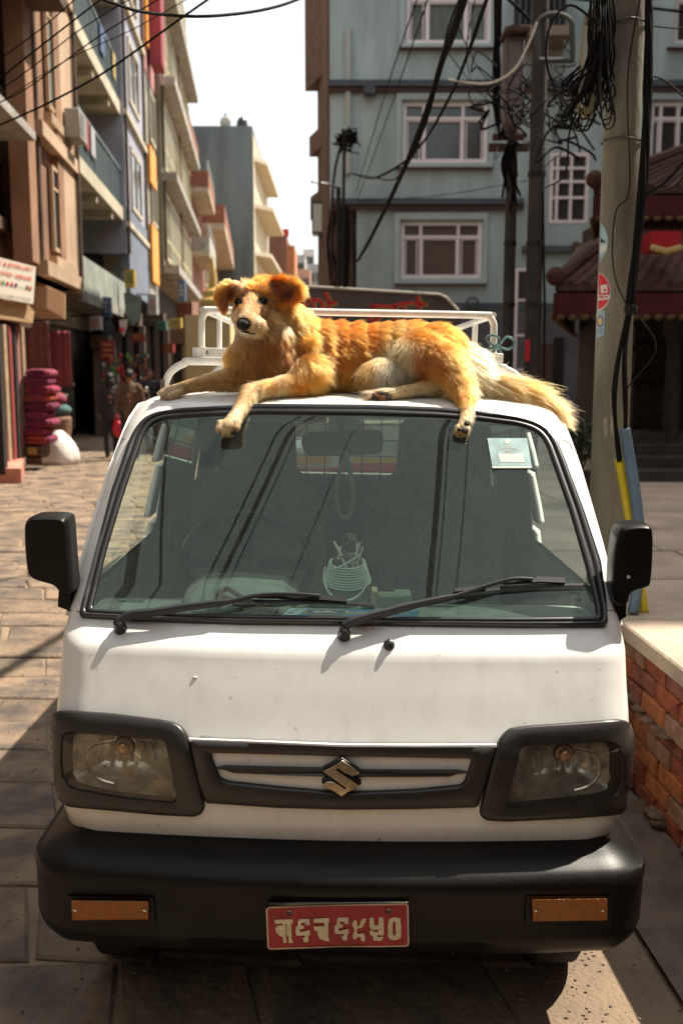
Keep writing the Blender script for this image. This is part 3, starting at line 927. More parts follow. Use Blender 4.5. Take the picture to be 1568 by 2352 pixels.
mb.box(c, (0.34, 0.035, 0.02), M=Mw); mb.box(c + Mw @ Vector((0, -0.08, 0)), (0.04, 0.16, 0.02), M=Mw); mb.tube([c, c + Vector((0, -0.14, -0.14))], 0.03, 8)
mb.build('steering_wheel', rubber_clean, van, smooth=True)
def seat(x, y, parts):
    mb = MB(); mb.box((x, y, 0.72), (0.46, 0.5, 0.14)); s_ = mb.build('seat_cushion', seatm, van); bevel(s_, 0.04, 3)
    prof = [(-0.225, 0.76), (-0.235, 1.15), (-0.20, 1.26), (-0.13, 1.31), (-0.12, 1.47), (-0.09, 1.50), (0.09, 1.50), (0.12, 1.47), (0.13, 1.31), (0.20, 1.26), (0.235, 1.15), (0.225, 0.76)]
    mb = MB(); mb.prism([Vector((x + a, y + 0.24 + (b - 0.76) * 0.12, b)) for a, b in prof], (0, 0.10, 0)); s_ = mb.build('seat_back', seatm, van); bevel(s_, 0.03, 3)
seat(-0.30, 3.1, 0); seat(0.31, 3.1, 0)
mb = MB(); mb.box((0, 4.45, 0.93), (1.16, 0.14, 0.5)); s_ = mb.build('rear_bench_back', seatm, van); bevel(s_, 0.04, 3)
mb = MB(); mb.box((0, 4.1, 0.66), (1.16, 0.5, 0.14)); s_ = mb.build('rear_bench', seatm, van); bevel(s_, 0.04, 3)
# inside mirror, hangs from the header
ip = lambda px, py, Y: onlocal(px, py, Y)
P = [(694,1000),(712,993),(780,990),(866,989),(878,995),(881,1010),(877,1035),(868,1043),(780,1046),(712,1047),(698,1038),(692,1018)]
mb = MB(); mb.prism([ip(x, y, 2.90) for x, y in P], (0, 0.02, 0)); o = mb.build('inside_mirror', rubber_clean, van); bevel(o, 0.004)
mb = MB(); mb.box2(ip(775, 958, 2.90), ip(790, 1000, 2.93)); mb.build('mirror_stem', rubber_clean, o)
for (a, b_) in (((548, 958), (655, 1000)), ((1103 - 60, 960), (1103 + 25, 1000))):
    pass
# sun visors
for (x0, y0, x1, y1) in ((565, 950, 750, 996), (1103, 955, 1240, 990)):
    mb = MB(); a, b_ = ip(x0, y0, 2.93), ip(x1, y1, 2.93)
    mb.box(((a.x + b_.x) / 2, 2.95, 1.53), (abs(b_.x - a.x), 0.014, 0.05)); o = mb.build('sun_visor', inner, van); bevel(o, 0.006)
# grid behind the rear window
mb = MB(); gy = REAR - 0.12
for k in range(11): mb.tube([(-0.50 + k * 0.1, gy, 1.08), (-0.50 + k * 0.1, gy, 1.49)], 0.0035, 5)
for k in range(5): mb.tube([(-0.52, gy - 0.006, 1.12 + k * 0.085), (0.52, gy - 0.006, 1.12 + k * 0.085)], 0.0035, 5)
mb.build('window_grid', mat('grid_dark', (0.04, 0.05, 0.05), 0.5), van)
# small things standing on the dashboard: each rests there, so each is its own thing
ZD = 1.036
# ================================================================ THE DOG
from mathutils.bvhtree import BVHTree
from mathutils.kdtree import KDTree
dog = root('dog', label='golden brown long-haired dog lying on the white van roof with two paws hanging over', cat='dog', mtx=VM)
def proj(V):
    """picture coordinates of points given in the van's own space (n x 3 array)"""
    A = np.array(VM)[:3, :3]; t = np.array(VM)[:3, 3]
    W = V @ A.T + t - np.array([0, 0, CAMH])
    zc = W[:, 1] * CP - W[:, 2] * SP
    yc = W[:, 1] * SP + W[:, 2] * CP
    return 784 + FPX * W[:, 0] / zc, 1176 - FPX * yc / zc
PXM = 1 / FPX
def P3(x, y, Y): return onlocal(x, y, Y)
dm = MB()
def cap(pts, seg=14):
    """tapered rounded limb through (px, py, Y, radius px) stations"""
    st = [(P3(x, y, Y), r * Y * PXM) for x, y, Y, r in pts]
    for (a, ra), (b, rb) in zip(st, st[1:]):
        L = (b - a).length
        n = max(2, int(L / (min(ra, rb) * 0.35)))
        for i in range(n + 1):
            t = i / n
            dm.ball(a.lerp(b, t), ra + (rb - ra) * t, seg, 9)
def ell(x, y, Y, rx, rz, ry, tilt=0.0):
    s = Y * PXM
    M_ = Matrix.Rotation(R(tilt), 4, 'Y')
    dm.ball(P3(x, y, Y), (rx * s, ry * s, rz * s), 26, 16, M=M_)
# trunk
ell(612, 822, 3.03, 80, 70, 64)
ell(690, 806, 3.06, 52, 60, 54)
ell(1000, 800, 3.07, 62, 52, 56)
cap([(640, 824, 3.07, 66), (700, 816, 3.10, 77), (770, 820, 3.12, 79), (850, 824, 3.12, 77), (940, 820, 3.11, 78), (1000, 824, 3.10, 72), (1050, 842, 3.09, 54), (1085, 862, 3.08, 38)])
ell(975, 826, 3.03, 76, 64, 60, 12)
ell(890, 858, 3.03, 62, 40, 48)
# neck
cap([(690, 795, 3.09, 62), (655, 755, 3.07, 58), (628, 712, 3.04, 46)])
ell(604, 778, 3.00, 62, 60, 50)
# head
ell(606, 684, 3.01, 49, 46, 54)
ell(572, 684, 2.985, 36, 36, 38)
ell(546, 664, 2.985, 17, 15, 20)
ell(634, 712, 3.02, 34, 38, 42)
ell(562, 716, 3.00, 26, 32, 34)
ell(582, 712, 2.955, 36, 30, 30)
cap([(577, 700, 2.955, 28), (570, 722, 2.915, 25), (565, 738, 2.888, 21)])
ell(575, 746, 2.912, 33, 24, 31, 0)
ell(612, 738, 2.98, 34, 34, 34)
ell(564, 748, 2.885, 21, 18, 16, 0)
ell(590, 748, 2.94, 22, 18, 24, 0)
ell(570, 762, 2.905, 20, 9, 18, 0)
ell(556, 676, 2.962, 13, 9, 12); ell(603, 673, 2.962, 19, 10, 14)      # brows
def lobe(poly, Y, dep):
    A = [P3(x, y, Y + (x - poly[0][0]) * 0.0) for x, y in poly]
    dm.prism(A, (0, dep, 0))
lobe([(543,650),(528,645),(510,651),(500,664),(495,679),(500,694),(508,709),(515,715),(520,708),(524,692),(532,676),(541,664)], 2.985, 0.020)
lobe([(505,657),(540,650),(548,664),(540,690),(526,690),(515,712),(509,708),(502,690)], 2.970, 0.016)
lobe([(622,642),(640,636),(668,641),(686,654),(692,668),(684,680),(668,686),(656,694),(647,704),(640,692),(634,674),(629,658)], 2.958, 0.022)
lobe([(628,640),(668,642),(688,662),(682,680),(662,690),(650,702),(646,688),(630,660)], 2.985, 0.024)
# near fore leg, over the edge of the roof
cap([(708, 858, 3.00, 46), (684, 882, 2.955, 30), (640, 890, 2.925, 22), (604, 895, 2.895, 20), (578, 902, 2.875, 21), (562, 924, 2.835, 18), (549, 947, 2.795, 16), (537, 966, 2.765, 18), (526, 980, 2.75, 20)])
for tx, ty, r_ in ((505, 984, 9.5), (516, 993, 10), (531, 993, 10), (543, 982, 9.5)): cap([(tx + 3, ty - 13, 2.745, 8), (tx, ty, 2.735, r_)])
# far fore leg along the roof
cap([(585, 862, 3.03, 34), (530, 872, 2.99, 24), (480, 878, 2.975, 19), (440, 886, 2.965, 15), (412, 894, 2.955, 14), (392, 900, 2.945, 14)])
for tx, ty, Y_, r_ in ((372, 903, 2.94, 8.5), (378, 909, 2.925, 9), (391, 912, 2.915, 9), (404, 907, 2.92, 8)): cap([(tx + 12, ty - 6, Y_ + 0.01, 8), (tx, ty, Y_, r_)])
# near hind leg, hanging
cap([(1010, 835, 3.00, 50), (1042, 872, 2.945, 32), (1060, 900, 2.90, 23), (1070, 925, 2.855, 17), (1073, 948, 2.815, 14), (1068, 968, 2.79, 14), (1062, 984, 2.775, 14)])
for tx, ty, r_ in ((1050, 991, 7.5), (1059, 996, 7.5), (1070, 993, 7.5)): cap([(tx + 2, ty - 10, 2.768, 7), (tx, ty, 2.76, r_)])
# other hind foot, sole outward
cap([(1000, 885, 2.99, 24), (962, 893, 2.955, 13), (930, 899, 2.935, 12.5), (900, 905, 2.925, 14), (875, 909, 2.92, 15)])
for tx, ty, r_ in ((856, 906, 8), (852, 915, 8), (859, 923, 8), (872, 926, 8)): cap([(tx + 10, ty - 3, 2.92, 7), (tx, ty, 2.912, r_)])
# tail
cap([(1070, 858, 3.06, 30), (1120, 880, 3.04, 22), (1165, 893, 3.02, 20), (1205, 905, 3.01, 17), (1245, 924, 2.99, 12), (1275, 948, 2.97, 7), (1288, 960, 2.96, 4)])
tmp = mesh('dog_tmp', dm.v, dm.f, None)
rm = tmp.modifiers.new('r', 'REMESH'); rm.mode = 'VOXEL'; rm.voxel_size = 0.0042; rm.use_smooth_shade = True
sm = tmp.modifiers.new('s', 'SMOOTH'); sm.factor = 0.5; sm.iterations = 5
dg = bpy.context.evaluated_depsgraph_get()
bme = bpy.data.meshes.new_from_object(tmp.evaluated_get(dg))
bpy.data.objects.remove(tmp)
bme.name = 'dog_body'
nv = len(bme.vertices)
co = np.empty(nv * 3); bme.vertices.foreach_get('co', co); co = co.reshape(-1, 3)
bvh = BVHTree.FromPolygons([Vector(c) for c in co], [tuple(p.vertices) for p in bme.polygons])
def dhit(px, py):
    o, d = lray(px, py)
    h = bvh.ray_cast(o, d.normalized())
    return (h[0], h[1]) if h[0] is not None else (P3(px, py, 2.95), Vector((0, -1, 0)))
OR_, OR2, GOLD, TAN, CREAM, WHT, DK, BRN = (.52,.19,.030), (.58,.25,.05), (.58,.32,.10), (.50,.34,.17), (.72,.57,.36), (.74,.66,.52), (.07,.032,.014), (.26,.12,.04)
FACE, FACE2 = (.36,.25,.15), (.50,.36,.22)
# x, y, colour, length mm, flow angle (0 right, 90 down), lift
AN = [
 # head top and brow
 (560,645,FACE2,14,-110,.35),(585,640,GOLD,14,-95,.35),(600,648,GOLD,13,-80,.3),(615,642,OR2,15,-60,.35),(590,665,GOLD,10,-92,.35),(575,675,FACE,8,-92,.25),(590,680,TAN,8,-85,.25),
 (548,680,FACE,6,-110,.25),(603,679,GOLD,6,-60,.25),(620,690,(.46,.28,.12),9,-20,.25),(600,664,FACE,9,-85,.25),(613,672,GOLD,10,-50,.3),(560,664,(.46,.33,.20),9,-110,.3),(596,684,FACE,6,-85,.2),(614,706,(.50,.36,.20),8,0,.25),(632,697,(.45,.26,.10),12,20,.3),(636,742,CREAM,18,50,.3),(655,738,CREAM,24,55,.3),(640,716,TAN,16,40,.3),(576,698,FACE,6,-90,.2),(552,705,OR2,6,-140,.2),(600,706,FACE,7,-20,.2),
 (565,715,FACE2,5,-95,.15),(560,727,FACE2,4,-95,.1),(575,735,FACE2,5,-60,.15),(590,740,FACE2,7,10,.15),(545,740,FACE2,5,-160,.15),(556,764,WHT,5,90,.2),(575,770,CREAM,6,80,.2),(585,725,(.52,.36,.20),6,-20,.15),(566,690,FACE,6,-90,.2),(584,712,(.50,.33,.17),5,-60,.15),(600,715,(.52,.34,.17),7,0,.2),
 (605,730,FACE,11,30,.25),(625,715,TAN,14,30,.3),(645,725,CREAM,24,50,.35),(665,715,GOLD,30,60,.4),(640,700,TAN,18,50,.3),(620,755,TAN,22,70,.3),(600,765,CREAM,14,80,.3),
 (532,715,CREAM,14,120,.35),(530,735,GOLD,18,110,.4),(528,700,BRN,8,110,.3),(538,690,TAN,8,100,.3),
 # round the eyes
 (541,698,BRN,4,-150,.15),(556,699,BRN,4,-100,.15),(547,686,BRN,4,-100,.2),(590,698,BRN,4,-60,.15),(613,690,BRN,4,-10,.15),(603,684,BRN,5,-60,.2),(572,706,FACE2,4,-90,.15),(577,660,OR2,9,-92,.35),(620,672,OR2,12,-40,.35),
 # ears
 (500,670,OR2,12,120,.3),(495,685,BRN,12,110,.35),(510,660,GOLD,12,150,.45),(525,652,GOLD,12,-150,.5),(518,690,(.36,.22,.12),14,100,.25),(534,668,DK,10,100,.25),(528,682,BRN,10,100,.25),(512,705,BRN,12,100,.3),
 (622,640,BRN,14,-60,.5),(628,655,DK,14,80,.35),(640,640,OR2,16,-50,.55),(665,640,GOLD,18,-40,.55),(688,655,GOLD,18,-10,.55),(650,655,BRN,14,70,.4),(660,668,DK,13,70,.4),(645,672,BRN,14,80,.35),
 (675,672,OR_,16,40,.45),(640,690,OR2,15,100,.3),(648,702,OR2,16,100,.3),(692,680,GOLD,18,30,.5),(670,690,BRN,16,80,.35),(685,690,GOLD,20,60,.4),
 # neck and chest
 (690,705,GOLD,26,40,.4),(700,725,OR2,30,30,.35),(670,745,GOLD,32,40,.35),(640,770,(.33,.18,.07),30,70,.3),(610,785,(.36,.20,.09),28,85,.3),(690,770,OR2,32,35,.3),(600,790,(.42,.25,.11),32,95,.3),(560,790,(.52,.33,.16),32,110,.35),(535,800,GOLD,34,130,.4),
 (540,840,(.52,.36,.2),30,110,.3),(580,830,(.40,.25,.12),34,95,.28),(620,820,(.38,.23,.10),36,75,.28),(650,800,(.34,.18,.07),36,60,.3),(665,830,(.50,.35,.2),34,55,.25),(600,865,TAN,24,100,.25),(560,870,TAN,18,110,.25),(650,860,(.60,.44,.26),28,80,.25),(700,860,GOLD,20,90,.2),
 # back and flank
 (730,735,OR2,24,12,.22),(720,760,GOLD,34,25,.3),(700,790,(.50,.26,.08),36,35,.28),(770,740,OR_,24,5,.20),(780,775,OR_,28,20,.2),(760,810,OR_,34,40,.25),(730,830,GOLD,36,60,.22),(720,870,GOLD,30,70,.2),
 (830,745,OR_,24,0,.20),(840,780,OR_,32,15,.25),(820,820,OR2,36,55,.22),(800,860,GOLD,38,80,.2),(770,880,GOLD,34,75,.2),(760,905,TAN,24,70,.2),(880,742,OR2,24,-5,.22),(900,770,(.60,.36,.14),34,20,.28),
 (860,820,GOLD,40,75,.25),(850,850,TAN,44,100,.22),(840,890,WHT,44,110,.2),(880,840,WHT,46,100,.25),(895,800,CREAM,40,80,.28),(910,830,WHT,40,110,.25),(890,880,WHT,36,105,.2),(930,850,WHT,34,110,.22),(935,800,CREAM,30,120,.25),
 (940,740,OR2,24,-6,.24),(960,770,OR2,24,20,.3),(980,800,(.42,.20,.06),16,40,.35),(970,830,(.40,.19,.06),14,50,.35),(1000,850,(.48,.24,.08),16,40,.3),(960,860,(.45,.22,.08),14,60,.3),(1000,760,OR2,26,8,.26),(1030,780,OR2,28,24,.26),
 (1040,810,GOLD,32,30,.32),(1070,820,CREAM,50,30,.35),(1090,850,CREAM,50,35,.3),(1060,850,GOLD,34,45,.28),(1020,880,GOLD,16,50,.2),(1000,890,CREAM,10,30,.15),(1100,880,CREAM,40,50,.25),
 # tail
 (1130,865,TAN,70,12,.26),(1130,900,CREAM,55,35,.16),(1180,880,GOLD,75,18,.24),(1180,915,TAN,60,32,.15),(1230,900,(.55,.36,.17),70,34,.20),(1220,930,(.44,.28,.13),55,42,.12),(1270,940,TAN,50,50,.13),(1290,965,TAN,34,55,.12),
 # legs
 (700,885,OR2,14,100,.35),(670,885,GOLD,9,170,.2),(630,885,GOLD,8,178,.2),(590,890,TAN,8,165,.2),(650,905,CREAM,14,120,.25),(600,912,CREAM,18,100,.2),(585,922,CREAM,24,95,.15),(565,915,TAN,8,130,.18),(550,945,CREAM,7,118,.15),
 (535,968,CREAM,6,120,.15),(520,985,CREAM,5,115,.15),(545,985,TAN,5,110,.15),
 (520,865,TAN,12,165,.25),(480,875,TAN,8,165,.2),(440,885,TAN,7,162,.18),(410,895,(.52,.40,.25),6,165,.15),(380,905,(.50,.40,.27),5,165,.15),
 (1050,890,GOLD,10,80,.25),(1070,915,OR2,9,90,.25),(1072,940,TAN,8,95,.2),(1085,950,CREAM,14,80,.25),(1065,965,CREAM,7,105,.2),(1058,985,TAN,6,110,.2),
 (960,893,CREAM,7,180,.2),(920,897,CREAM,6,180,.2),(890,900,TAN,6,180,.2),(865,915,BRN,5,180,.2),
]
AXY = np.array([(a[0], a[1]) for a in AN], float)
ACOL = np.array([a[2] for a in AN]); ALEN = np.array([a[3] for a in AN]) / 1000
ADIR = np.array([(math.cos(R(a[4])), math.sin(R(a[4]))) for a in AN]); ALIFT = np.array([a[5] for a in AN])
def fields(px, py, sharp=3.4):
    n = len(px)
    col = np.empty((n, 3)); ln = np.empty(n); dr = np.empty((n, 2)); lf = np.empty(n)
    for s in range(0, n, 20000):
        e = slice(s, min(n, s + 20000))
        d2 = (px[e, None] - AXY[None, :, 0]) ** 2 + (py[e, None] - AXY[None, :, 1]) ** 2 + 12
        w = d2 ** (-sharp / 2)
        w /= w.sum(1, keepdims=True)
        col[e] = w @ ACOL; ln[e] = w @ ALEN; dr[e] = w @ ADIR; lf[e] = w @ ALIFT
    dr /= np.maximum(np.linalg.norm(dr, axis=1, keepdims=True), 1e-6)
    return col, ln, dr, lf
PADS = [(863,917,10,8),(878,902,8,5),(892,911,7,8),(856,906,5,4),(872,926,6,5),(1072,972,7,6),(1067,988,8,7),(1055,986,5,5),(537,994,7,4)]
NOFUR = [(548.7,694,9,7.5),(602,692.5,12,7.8),(558.5,744,16,13)] + PADS
def bare(px, py, k=1.0):
    m = np.zeros(len(px), bool)
    for x, y, a, b in NOFUR:
        m |= ((px - x) / (a * k)) ** 2 + ((py - y) / (b * k)) ** 2 < 1
    return m
# skin
furm = bpy.data.materials.new('dog_fur'); furm.use_nodes = True
nt = furm.node_tree; nt.nodes.clear()
out = nt.nodes.new('ShaderNodeOutputMaterial'); at_ = nt.nodes.new('ShaderNodeAttribute'); at_.attribute_name = 'fur_colour'
hb = nt.nodes.new('ShaderNodeBsdfHairPrincipled'); hb.parametrization = 'COLOR'
nt.links.new(at_.outputs['Color'], hb.inputs['Color']); hb.inputs['Roughness'].default_value = 0.42; hb.inputs['Radial Roughness'].default_value = 0.55
hb.inputs['Coat'].default_value = 0.0
nt.links.new(hb.outputs[0], out.inputs[0])
skinm = bpy.data.materials.new('dog_skin'); skinm.use_nodes = True
nt = skinm.node_tree; b = nt.nodes['Principled BSDF']; at_ = nt.nodes.new('ShaderNodeAttribute'); at_.attribute_name = 'fur_colour'
nt.links.new(at_.outputs['Color'], b.inputs['Base Color']); b.inputs['Roughness'].default_value = 0.9
px_, py_ = proj(co)
c_, l_, d_, f_ = fields(px_, py_)
dk = bare(px_, py_, 1.15)
c_ = (c_ ** 1.25) * 0.85
c_[dk] = (0.03, 0.022, 0.02)
ca = bme.color_attributes.new('fur_colour', 'FLOAT_COLOR', 'POINT')
ca.data.foreach_set('color', np.concatenate([c_, np.ones((nv, 1))], 1).ravel())
bme.materials.clear(); bme.materials.append(skinm)
body_o = bpy.data.objects.new('dog_body', bme); link(body_o, dog)
bme.polygons.foreach_set('use_smooth', [True] * len(bme.polygons))
# --- fur strands
rng = np.random.default_rng(5)
nf = len(bme.polygons)
bme.calc_loop_triangles()
nt_ = len(bme.loop_triangles)
ti = np.empty(nt_ * 3, np.int32); bme.loop_triangles.foreach_get('vertices', ti); ti = ti.reshape(-1, 3)
A_, B_, C_ = co[ti[:, 0]], co[ti[:, 1]], co[ti[:, 2]]
cr = np.cross(B_ - A_, C_ - A_); ar = np.linalg.norm(cr, axis=1) / 2
nrm = cr / np.maximum(2 * ar[:, None], 1e-12)
cen = (A_ + B_ + C_) / 3
view = cen - np.array(VI @ ORG)
view /= np.linalg.norm(view, axis=1, keepdims=True)
facing = -(nrm * view).sum(1)
cpx, cpy = proj(cen)
wgt = ar * np.where(facing > -0.35, 1.0, 0.18)
head = (cpx < 705) & (cpy < 780); paws = (cpy > 925) | ((cpx < 520) & (cpy > 840)) | ((cpx > 840) & (cpx < 975) & (cpy > 885))
wgt *= np.where(head, 2.6, 1.0) * np.where(paws, 1.7, 1.0)
NS = 240000
pick = rng.choice(nt_, NS, p=wgt / wgt.sum())
u, v = rng.random(NS), rng.random(NS)
fl = u + v > 1; u[fl] = 1 - u[fl]; v[fl] = 1 - v[fl]
rootp = A_[pick] + (B_ - A_)[pick] * u[:, None] + (C_ - A_)[pick] * v[:, None]
N_ = nrm[pick]
rx_, ry_ = proj(rootp)
jx = rx_ + rng.normal(0, 3.0, NS); jy = ry_ + rng.normal(0, 3.0, NS)
col, ln, dr, lf = fields(jx, jy)
keep = ~bare(rx_, ry_)
rootp, N_, rx_, ry_, col, ln, dr, lf = [q[keep] for q in (rootp, N_, rx_, ry_, col, ln, dr, lf)]
NS = len(rootp)
# clumps
nclump = 9000
ci = rng.choice(NS, nclump, replace=False)
kd = KDTree(nclump)
for i, k in enumerate(ci): kd.insert(Vector(rootp[k]), i)
kd.balance()
cid = np.array([kd.find(Vector(p))[1] for p in rootp])
crnd = rng.normal(0, 1, (nclump, 3)); cang = rng.normal(0, 0.16, nclump); clen = np.clip(rng.normal(1, 0.12, nclump), .6, 1.5); cval = np.clip(rng.normal(1, 0.19, nclump), .5, 1.4)
a = cang[cid] + rng.normal(0, 0.12, NS)
ca_, sa_ = np.cos(a), np.sin(a)
fx, fy = dr[:, 0] * ca_ - dr[:, 1] * sa_, dr[:, 0] * sa_ + dr[:, 1] * ca_
F = np.stack([fx, np.zeros(NS), -fy], 1)
Tn = F - N_ * (F * N_).sum(1, keepdims=True)
tl = np.linalg.norm(Tn, axis=1, keepdims=True)
Tn = np.where(tl > 0.15, Tn / np.maximum(tl, 1e-6), F * 0.5 + Tn)
ln = ln * clen[cid] * np.clip(rng.normal(1, 0.2, NS), .45, 1.6)
lift = (lf * np.clip(rng.normal(1, 0.28, NS), .2, 1.8))[:, None]
D0 = Tn * (1 - lift * 0.35) + N_ * lift
D0 /= np.linalg.norm(D0, axis=1, keepdims=True)
grav = np.array([0, 0, -1.0])
K = 5
pts = np.empty((NS, K, 3))
cc = rootp[ci][cid]
L_ = ln[:, None]
clump_tip = cc + (Tn + N_ * lift * 0.8) * L_
for k in range(K):
    t = k / (K - 1)
    p = rootp + D0 * L_ * t + (Tn * 0.22 + grav * 0.12) * L_ * t * t
    wv = crnd[cid] * (0.05 * L_) * np.sin(t * 5.0 + crnd[cid][:, :1])
    p = p + wv * t
    p = p + (cc - rootp) * (0.27 * t ** 1.5)
    pts[:, k] = p
# keep hair above the roof and the glass
fl_pts = pts.reshape(-1, 3)
xs, ys, zs = fl_pts[:, 0], fl_pts[:, 1], fl_pts[:, 2]
zt = np.array([(y_, z_) for z_, y_ in YC if z_ > 1.04])
for _ in range(1):
    ww = np.interp(zs, [q[0] for q in WT], [q[1] for q in WT])
    surf = np.interp(ys - 0.055 * (xs / 0.62) ** 2, zt[:, 0], zt[:, 1])
    edge = np.clip((np.abs(xs) - 0.40) / 0.22, 0, 1.5) ** 2 * 0.05
    fl_pts[:, 2] = np.maximum(zs, surf - edge + 0.003)
pts = fl_pts.reshape(NS, K, 3)
tipn = rng.normal(0, 1, (NS, 3)) * (0.03 * L_)
pts[:, -1] += tipn
hc = bpy.data.hair_curves.new('dog_fur')
hc.add_curves([K] * NS)
hc.attributes['position'].data.foreach_set('vector', pts.astype(np.float32).ravel())
rad = hc.attributes.get('radius') or hc.attributes.new('radius', 'FLOAT', 'POINT')
rr = np.tile(np.array([0.00042, 0.00042, 0.00037, 0.00026, 0.00008]), (NS, 1)) * np.clip(0.6 + ln[:, None] * 14, .65, 1.25)
rad.data.foreach_set('value', rr.astype(np.float32).ravel())
fc = hc.attributes.new('fur_colour', 'FLOAT_COLOR', 'CURVE')
val = (cval[cid] * np.clip(rng.normal(1, 0.16, NS), .5, 1.5))[:, None]
cl = np.clip((col ** np.array([1.22, 1.56, 1.65])) * val * 0.90, 0.004, 0.9)
fc.data.foreach_set('color', np.concatenate([cl, np.ones((NS, 1))], 1).astype(np.float32).ravel())
hc.materials.append(furm)
fo = bpy.data.objects.new('fur', hc); link(fo, dog)
tag(fo, kind='stuff')
# --- eyes, nose, mouth, pads, claws
eyem = mat('eye_dark_brown', (0.012, 0.006, 0.003), 0.10, spec=0.35)
eyer = mat('eye_rim', (0.007, 0.005, 0.005), 0.7, spec=0.2)
nosem = mat('nose_black', (0.008, 0.007, 0.007), 0.42, bump=0.6, bscale=500, spec=0.35)
padm = mat('paw_pad', (0.035, 0.026, 0.025), 0.55, bump=0.5, bscale=400)
for (x, y, w_, h_, tl_) in ((548.7, 694.5, 7.8, 6.6, 8), (602, 692.8, 10.2, 6.8, -12)):
    p, n = dhit(x, y); s = 2.93 * PXM
    mb = MB(); mb.ball(p + Vector((0, 0.0030, 0)), (w_ * s, 0.006, h_ * s), 20, 12, M=Matrix.Rotation(R(tl_), 4, 'Y')); e = mb.build('eye', eyem, dog, smooth=True)
    ringp = [p + Vector((0, -0.0018, 0)) + Matrix.Rotation(R(tl_), 4, 'Y') @ Vector((math.cos(q) * (w_ + 1.2) * s, 0.002, math.sin(q) * (h_ + .9) * s)) for q in [2 * math.pi * k / 20 for k in range(21)]]
    mb = MB(); mb.tube(ringp, 0.0021, 6, cap=False); mb.build('eyelid', eyer, e, smooth=True)
def nose():
    s = 2.86 * PXM
    p, n = dhit(558.5, 744)
    c = Vector((P3(558.5, 743, p.y).x, p.y - 0.002, P3(558.5, 743, p.y).z))
    m2 = MB()
    m2.ball(c, (13.5 * s, 0.012, 9.5 * s), 20, 12)
    m2.ball(c + Vector((0, 0.001, -7 * s)), (9 * s, 0.009, 6.5 * s), 18, 10)
    m2.ball(c + Vector((0, 0.006, 4 * s)), (13 * s, 0.012, 6 * s), 18, 10)
    o = m2.build('nose', nosem, dog, smooth=True)
    rm = o.modifiers.new('r', 'REMESH'); rm.mode = 'VOXEL'; rm.voxel_size = 0.0018; rm.use_smooth_shade = True
    s_ = o.modifiers.new('s', 'SMOOTH'); s_.iterations = 3
    for sx in (-1, 1):
        m3 = MB(); m3.ball(c + Vector((sx * 6.2 * s, -0.0105, -1.5 * s)), (3.4 * s, 0.003, 2.6 * s), 12, 8); m3.build('nostril', mat('nostril_dark', (0.002, 0.002, 0.002), 0.9), o, smooth=True)
nose()
def line_on(name, P, r, m):
    mb = MB()
    pts = []
    for x, y in P:
        p, n = dhit(x, y); pts.append(p + n * 0.0012)
    mb.tube(smoothline(pts, 4), r, 6); return mb.build(name, m, dog, smooth=True)
line_on('mouth', [(548,763),(560,761),(577,765),(592,764),(601,759),(607,755)], 0.0026, eyer)
line_on('lip_cleft', [(557,757),(556,762)], 0.0016, eyer)
for x, y, a_, b_ in PADS:
    p, n = dhit(x, y); s = 2.8 * PXM
    q = n.to_track_quat('Y', 'Z').to_matrix().to_4x4()
    mb = MB(); mb.ball(p - n * 0.001, (a_ * s, 0.0055, b_ * s), 14, 9, M=q); mb.build('paw_pad', padm, dog, smooth=True)
cla = mat('claw', (0.10, 0.08, 0.065), 0.35)
for x, y in ((506, 996), (517, 1002), (531, 1002), (543, 990), (364, 908), (372, 916), (386, 920), (1046, 999), (1058, 1004), (1071, 1001), (846, 905), (843, 917)):
    p, n = dhit(x, y - 3)
    mb = MB(); mb.tube([p, p + n * 0.004 + Vector((0, 0, -0.002)), p + n * 0.006 + Vector((0, 0, -0.006))], [0.0026, 0.002, 0.0006], 7); mb.build('claw', cla, dog, smooth=True)
# ================================================================ THE SETTING
# ---- ground and paving
dirt = mat('dusty_ground', (0.27, 0.19, 0.12), 0.95, var=0.35, scale=2.2, bump=0.5, bscale=60, col2=(0.15, 0.11, 0.08), detail=9)
stone_m = mat('paving_stone', (0.235, 0.165, 0.108), 0.88, var=0.34, scale=3.4, bump=0.7, bscale=26, col2=(0.092, 0.072, 0.060), detail=9, lo=0.38, hi=0.60)
concrete = mat('concrete', (0.36, 0.34, 0.30), 0.9, var=0.3, scale=3, bump=0.3, bscale=30, detail=8)
mb = MB()
N = 26
gs = [(-80 + 160 * i / N, -40 + 300 * j / N, 0) for j in range(N + 1) for i in range(N + 1)]
mb.add([(x, y, -0.022) for x, y, z in gs], [(j * (N + 1) + i, j * (N + 1) + i + 1, (j + 1) * (N + 1) + i + 1, (j + 1) * (N + 1) + i) for j in range(N) for i in range(N)])
ground = tag(mb.build('ground', dirt), kind='structure')
mb = MB(); mb.box2((-8, -6, -0.030), (1.06, 24, -0.012)); pave = tag(mb.build('pavement', dirt), kind='structure')
rs = random.Random(3)
def stone_mesh(name, q, h, hz):
    c = sum((Vector((p[0], p[1], 0)) for p in q), Vector()) / 4
    n = 4
    tilt = [rs.uniform(-0.004, 0.004) for _ in range(4)]
    top = [Vector((c.x + (p[0] - c.x) * 0.955, c.y + (p[1] - c.y) * 0.955, h + tilt[i])) for i, p in enumerate(q)]
    mid = [Vector((p[0], p[1], h - 0.008 + tilt[i])) for i, p in enumerate(q)]
    bot = [Vector((p[0], p[1], hz)) for p in q]
    vs = top + mid + bot
    fs = [(0, 1, 2, 3)]
    for k in range(4):
        k2 = (k + 1) % 4
        fs += [(k, k + 4, k2 + 4, k2), (k + 4, k + 8, k2 + 8, k2 + 4)]
    return vs, [tuple(reversed(f)) if f != (0, 1, 2, 3) else f for f in fs]
SL = -0.084     # the street runs this much to the left for every metre ahead
far = MB(); count = 0
y = 1.55; row = 0
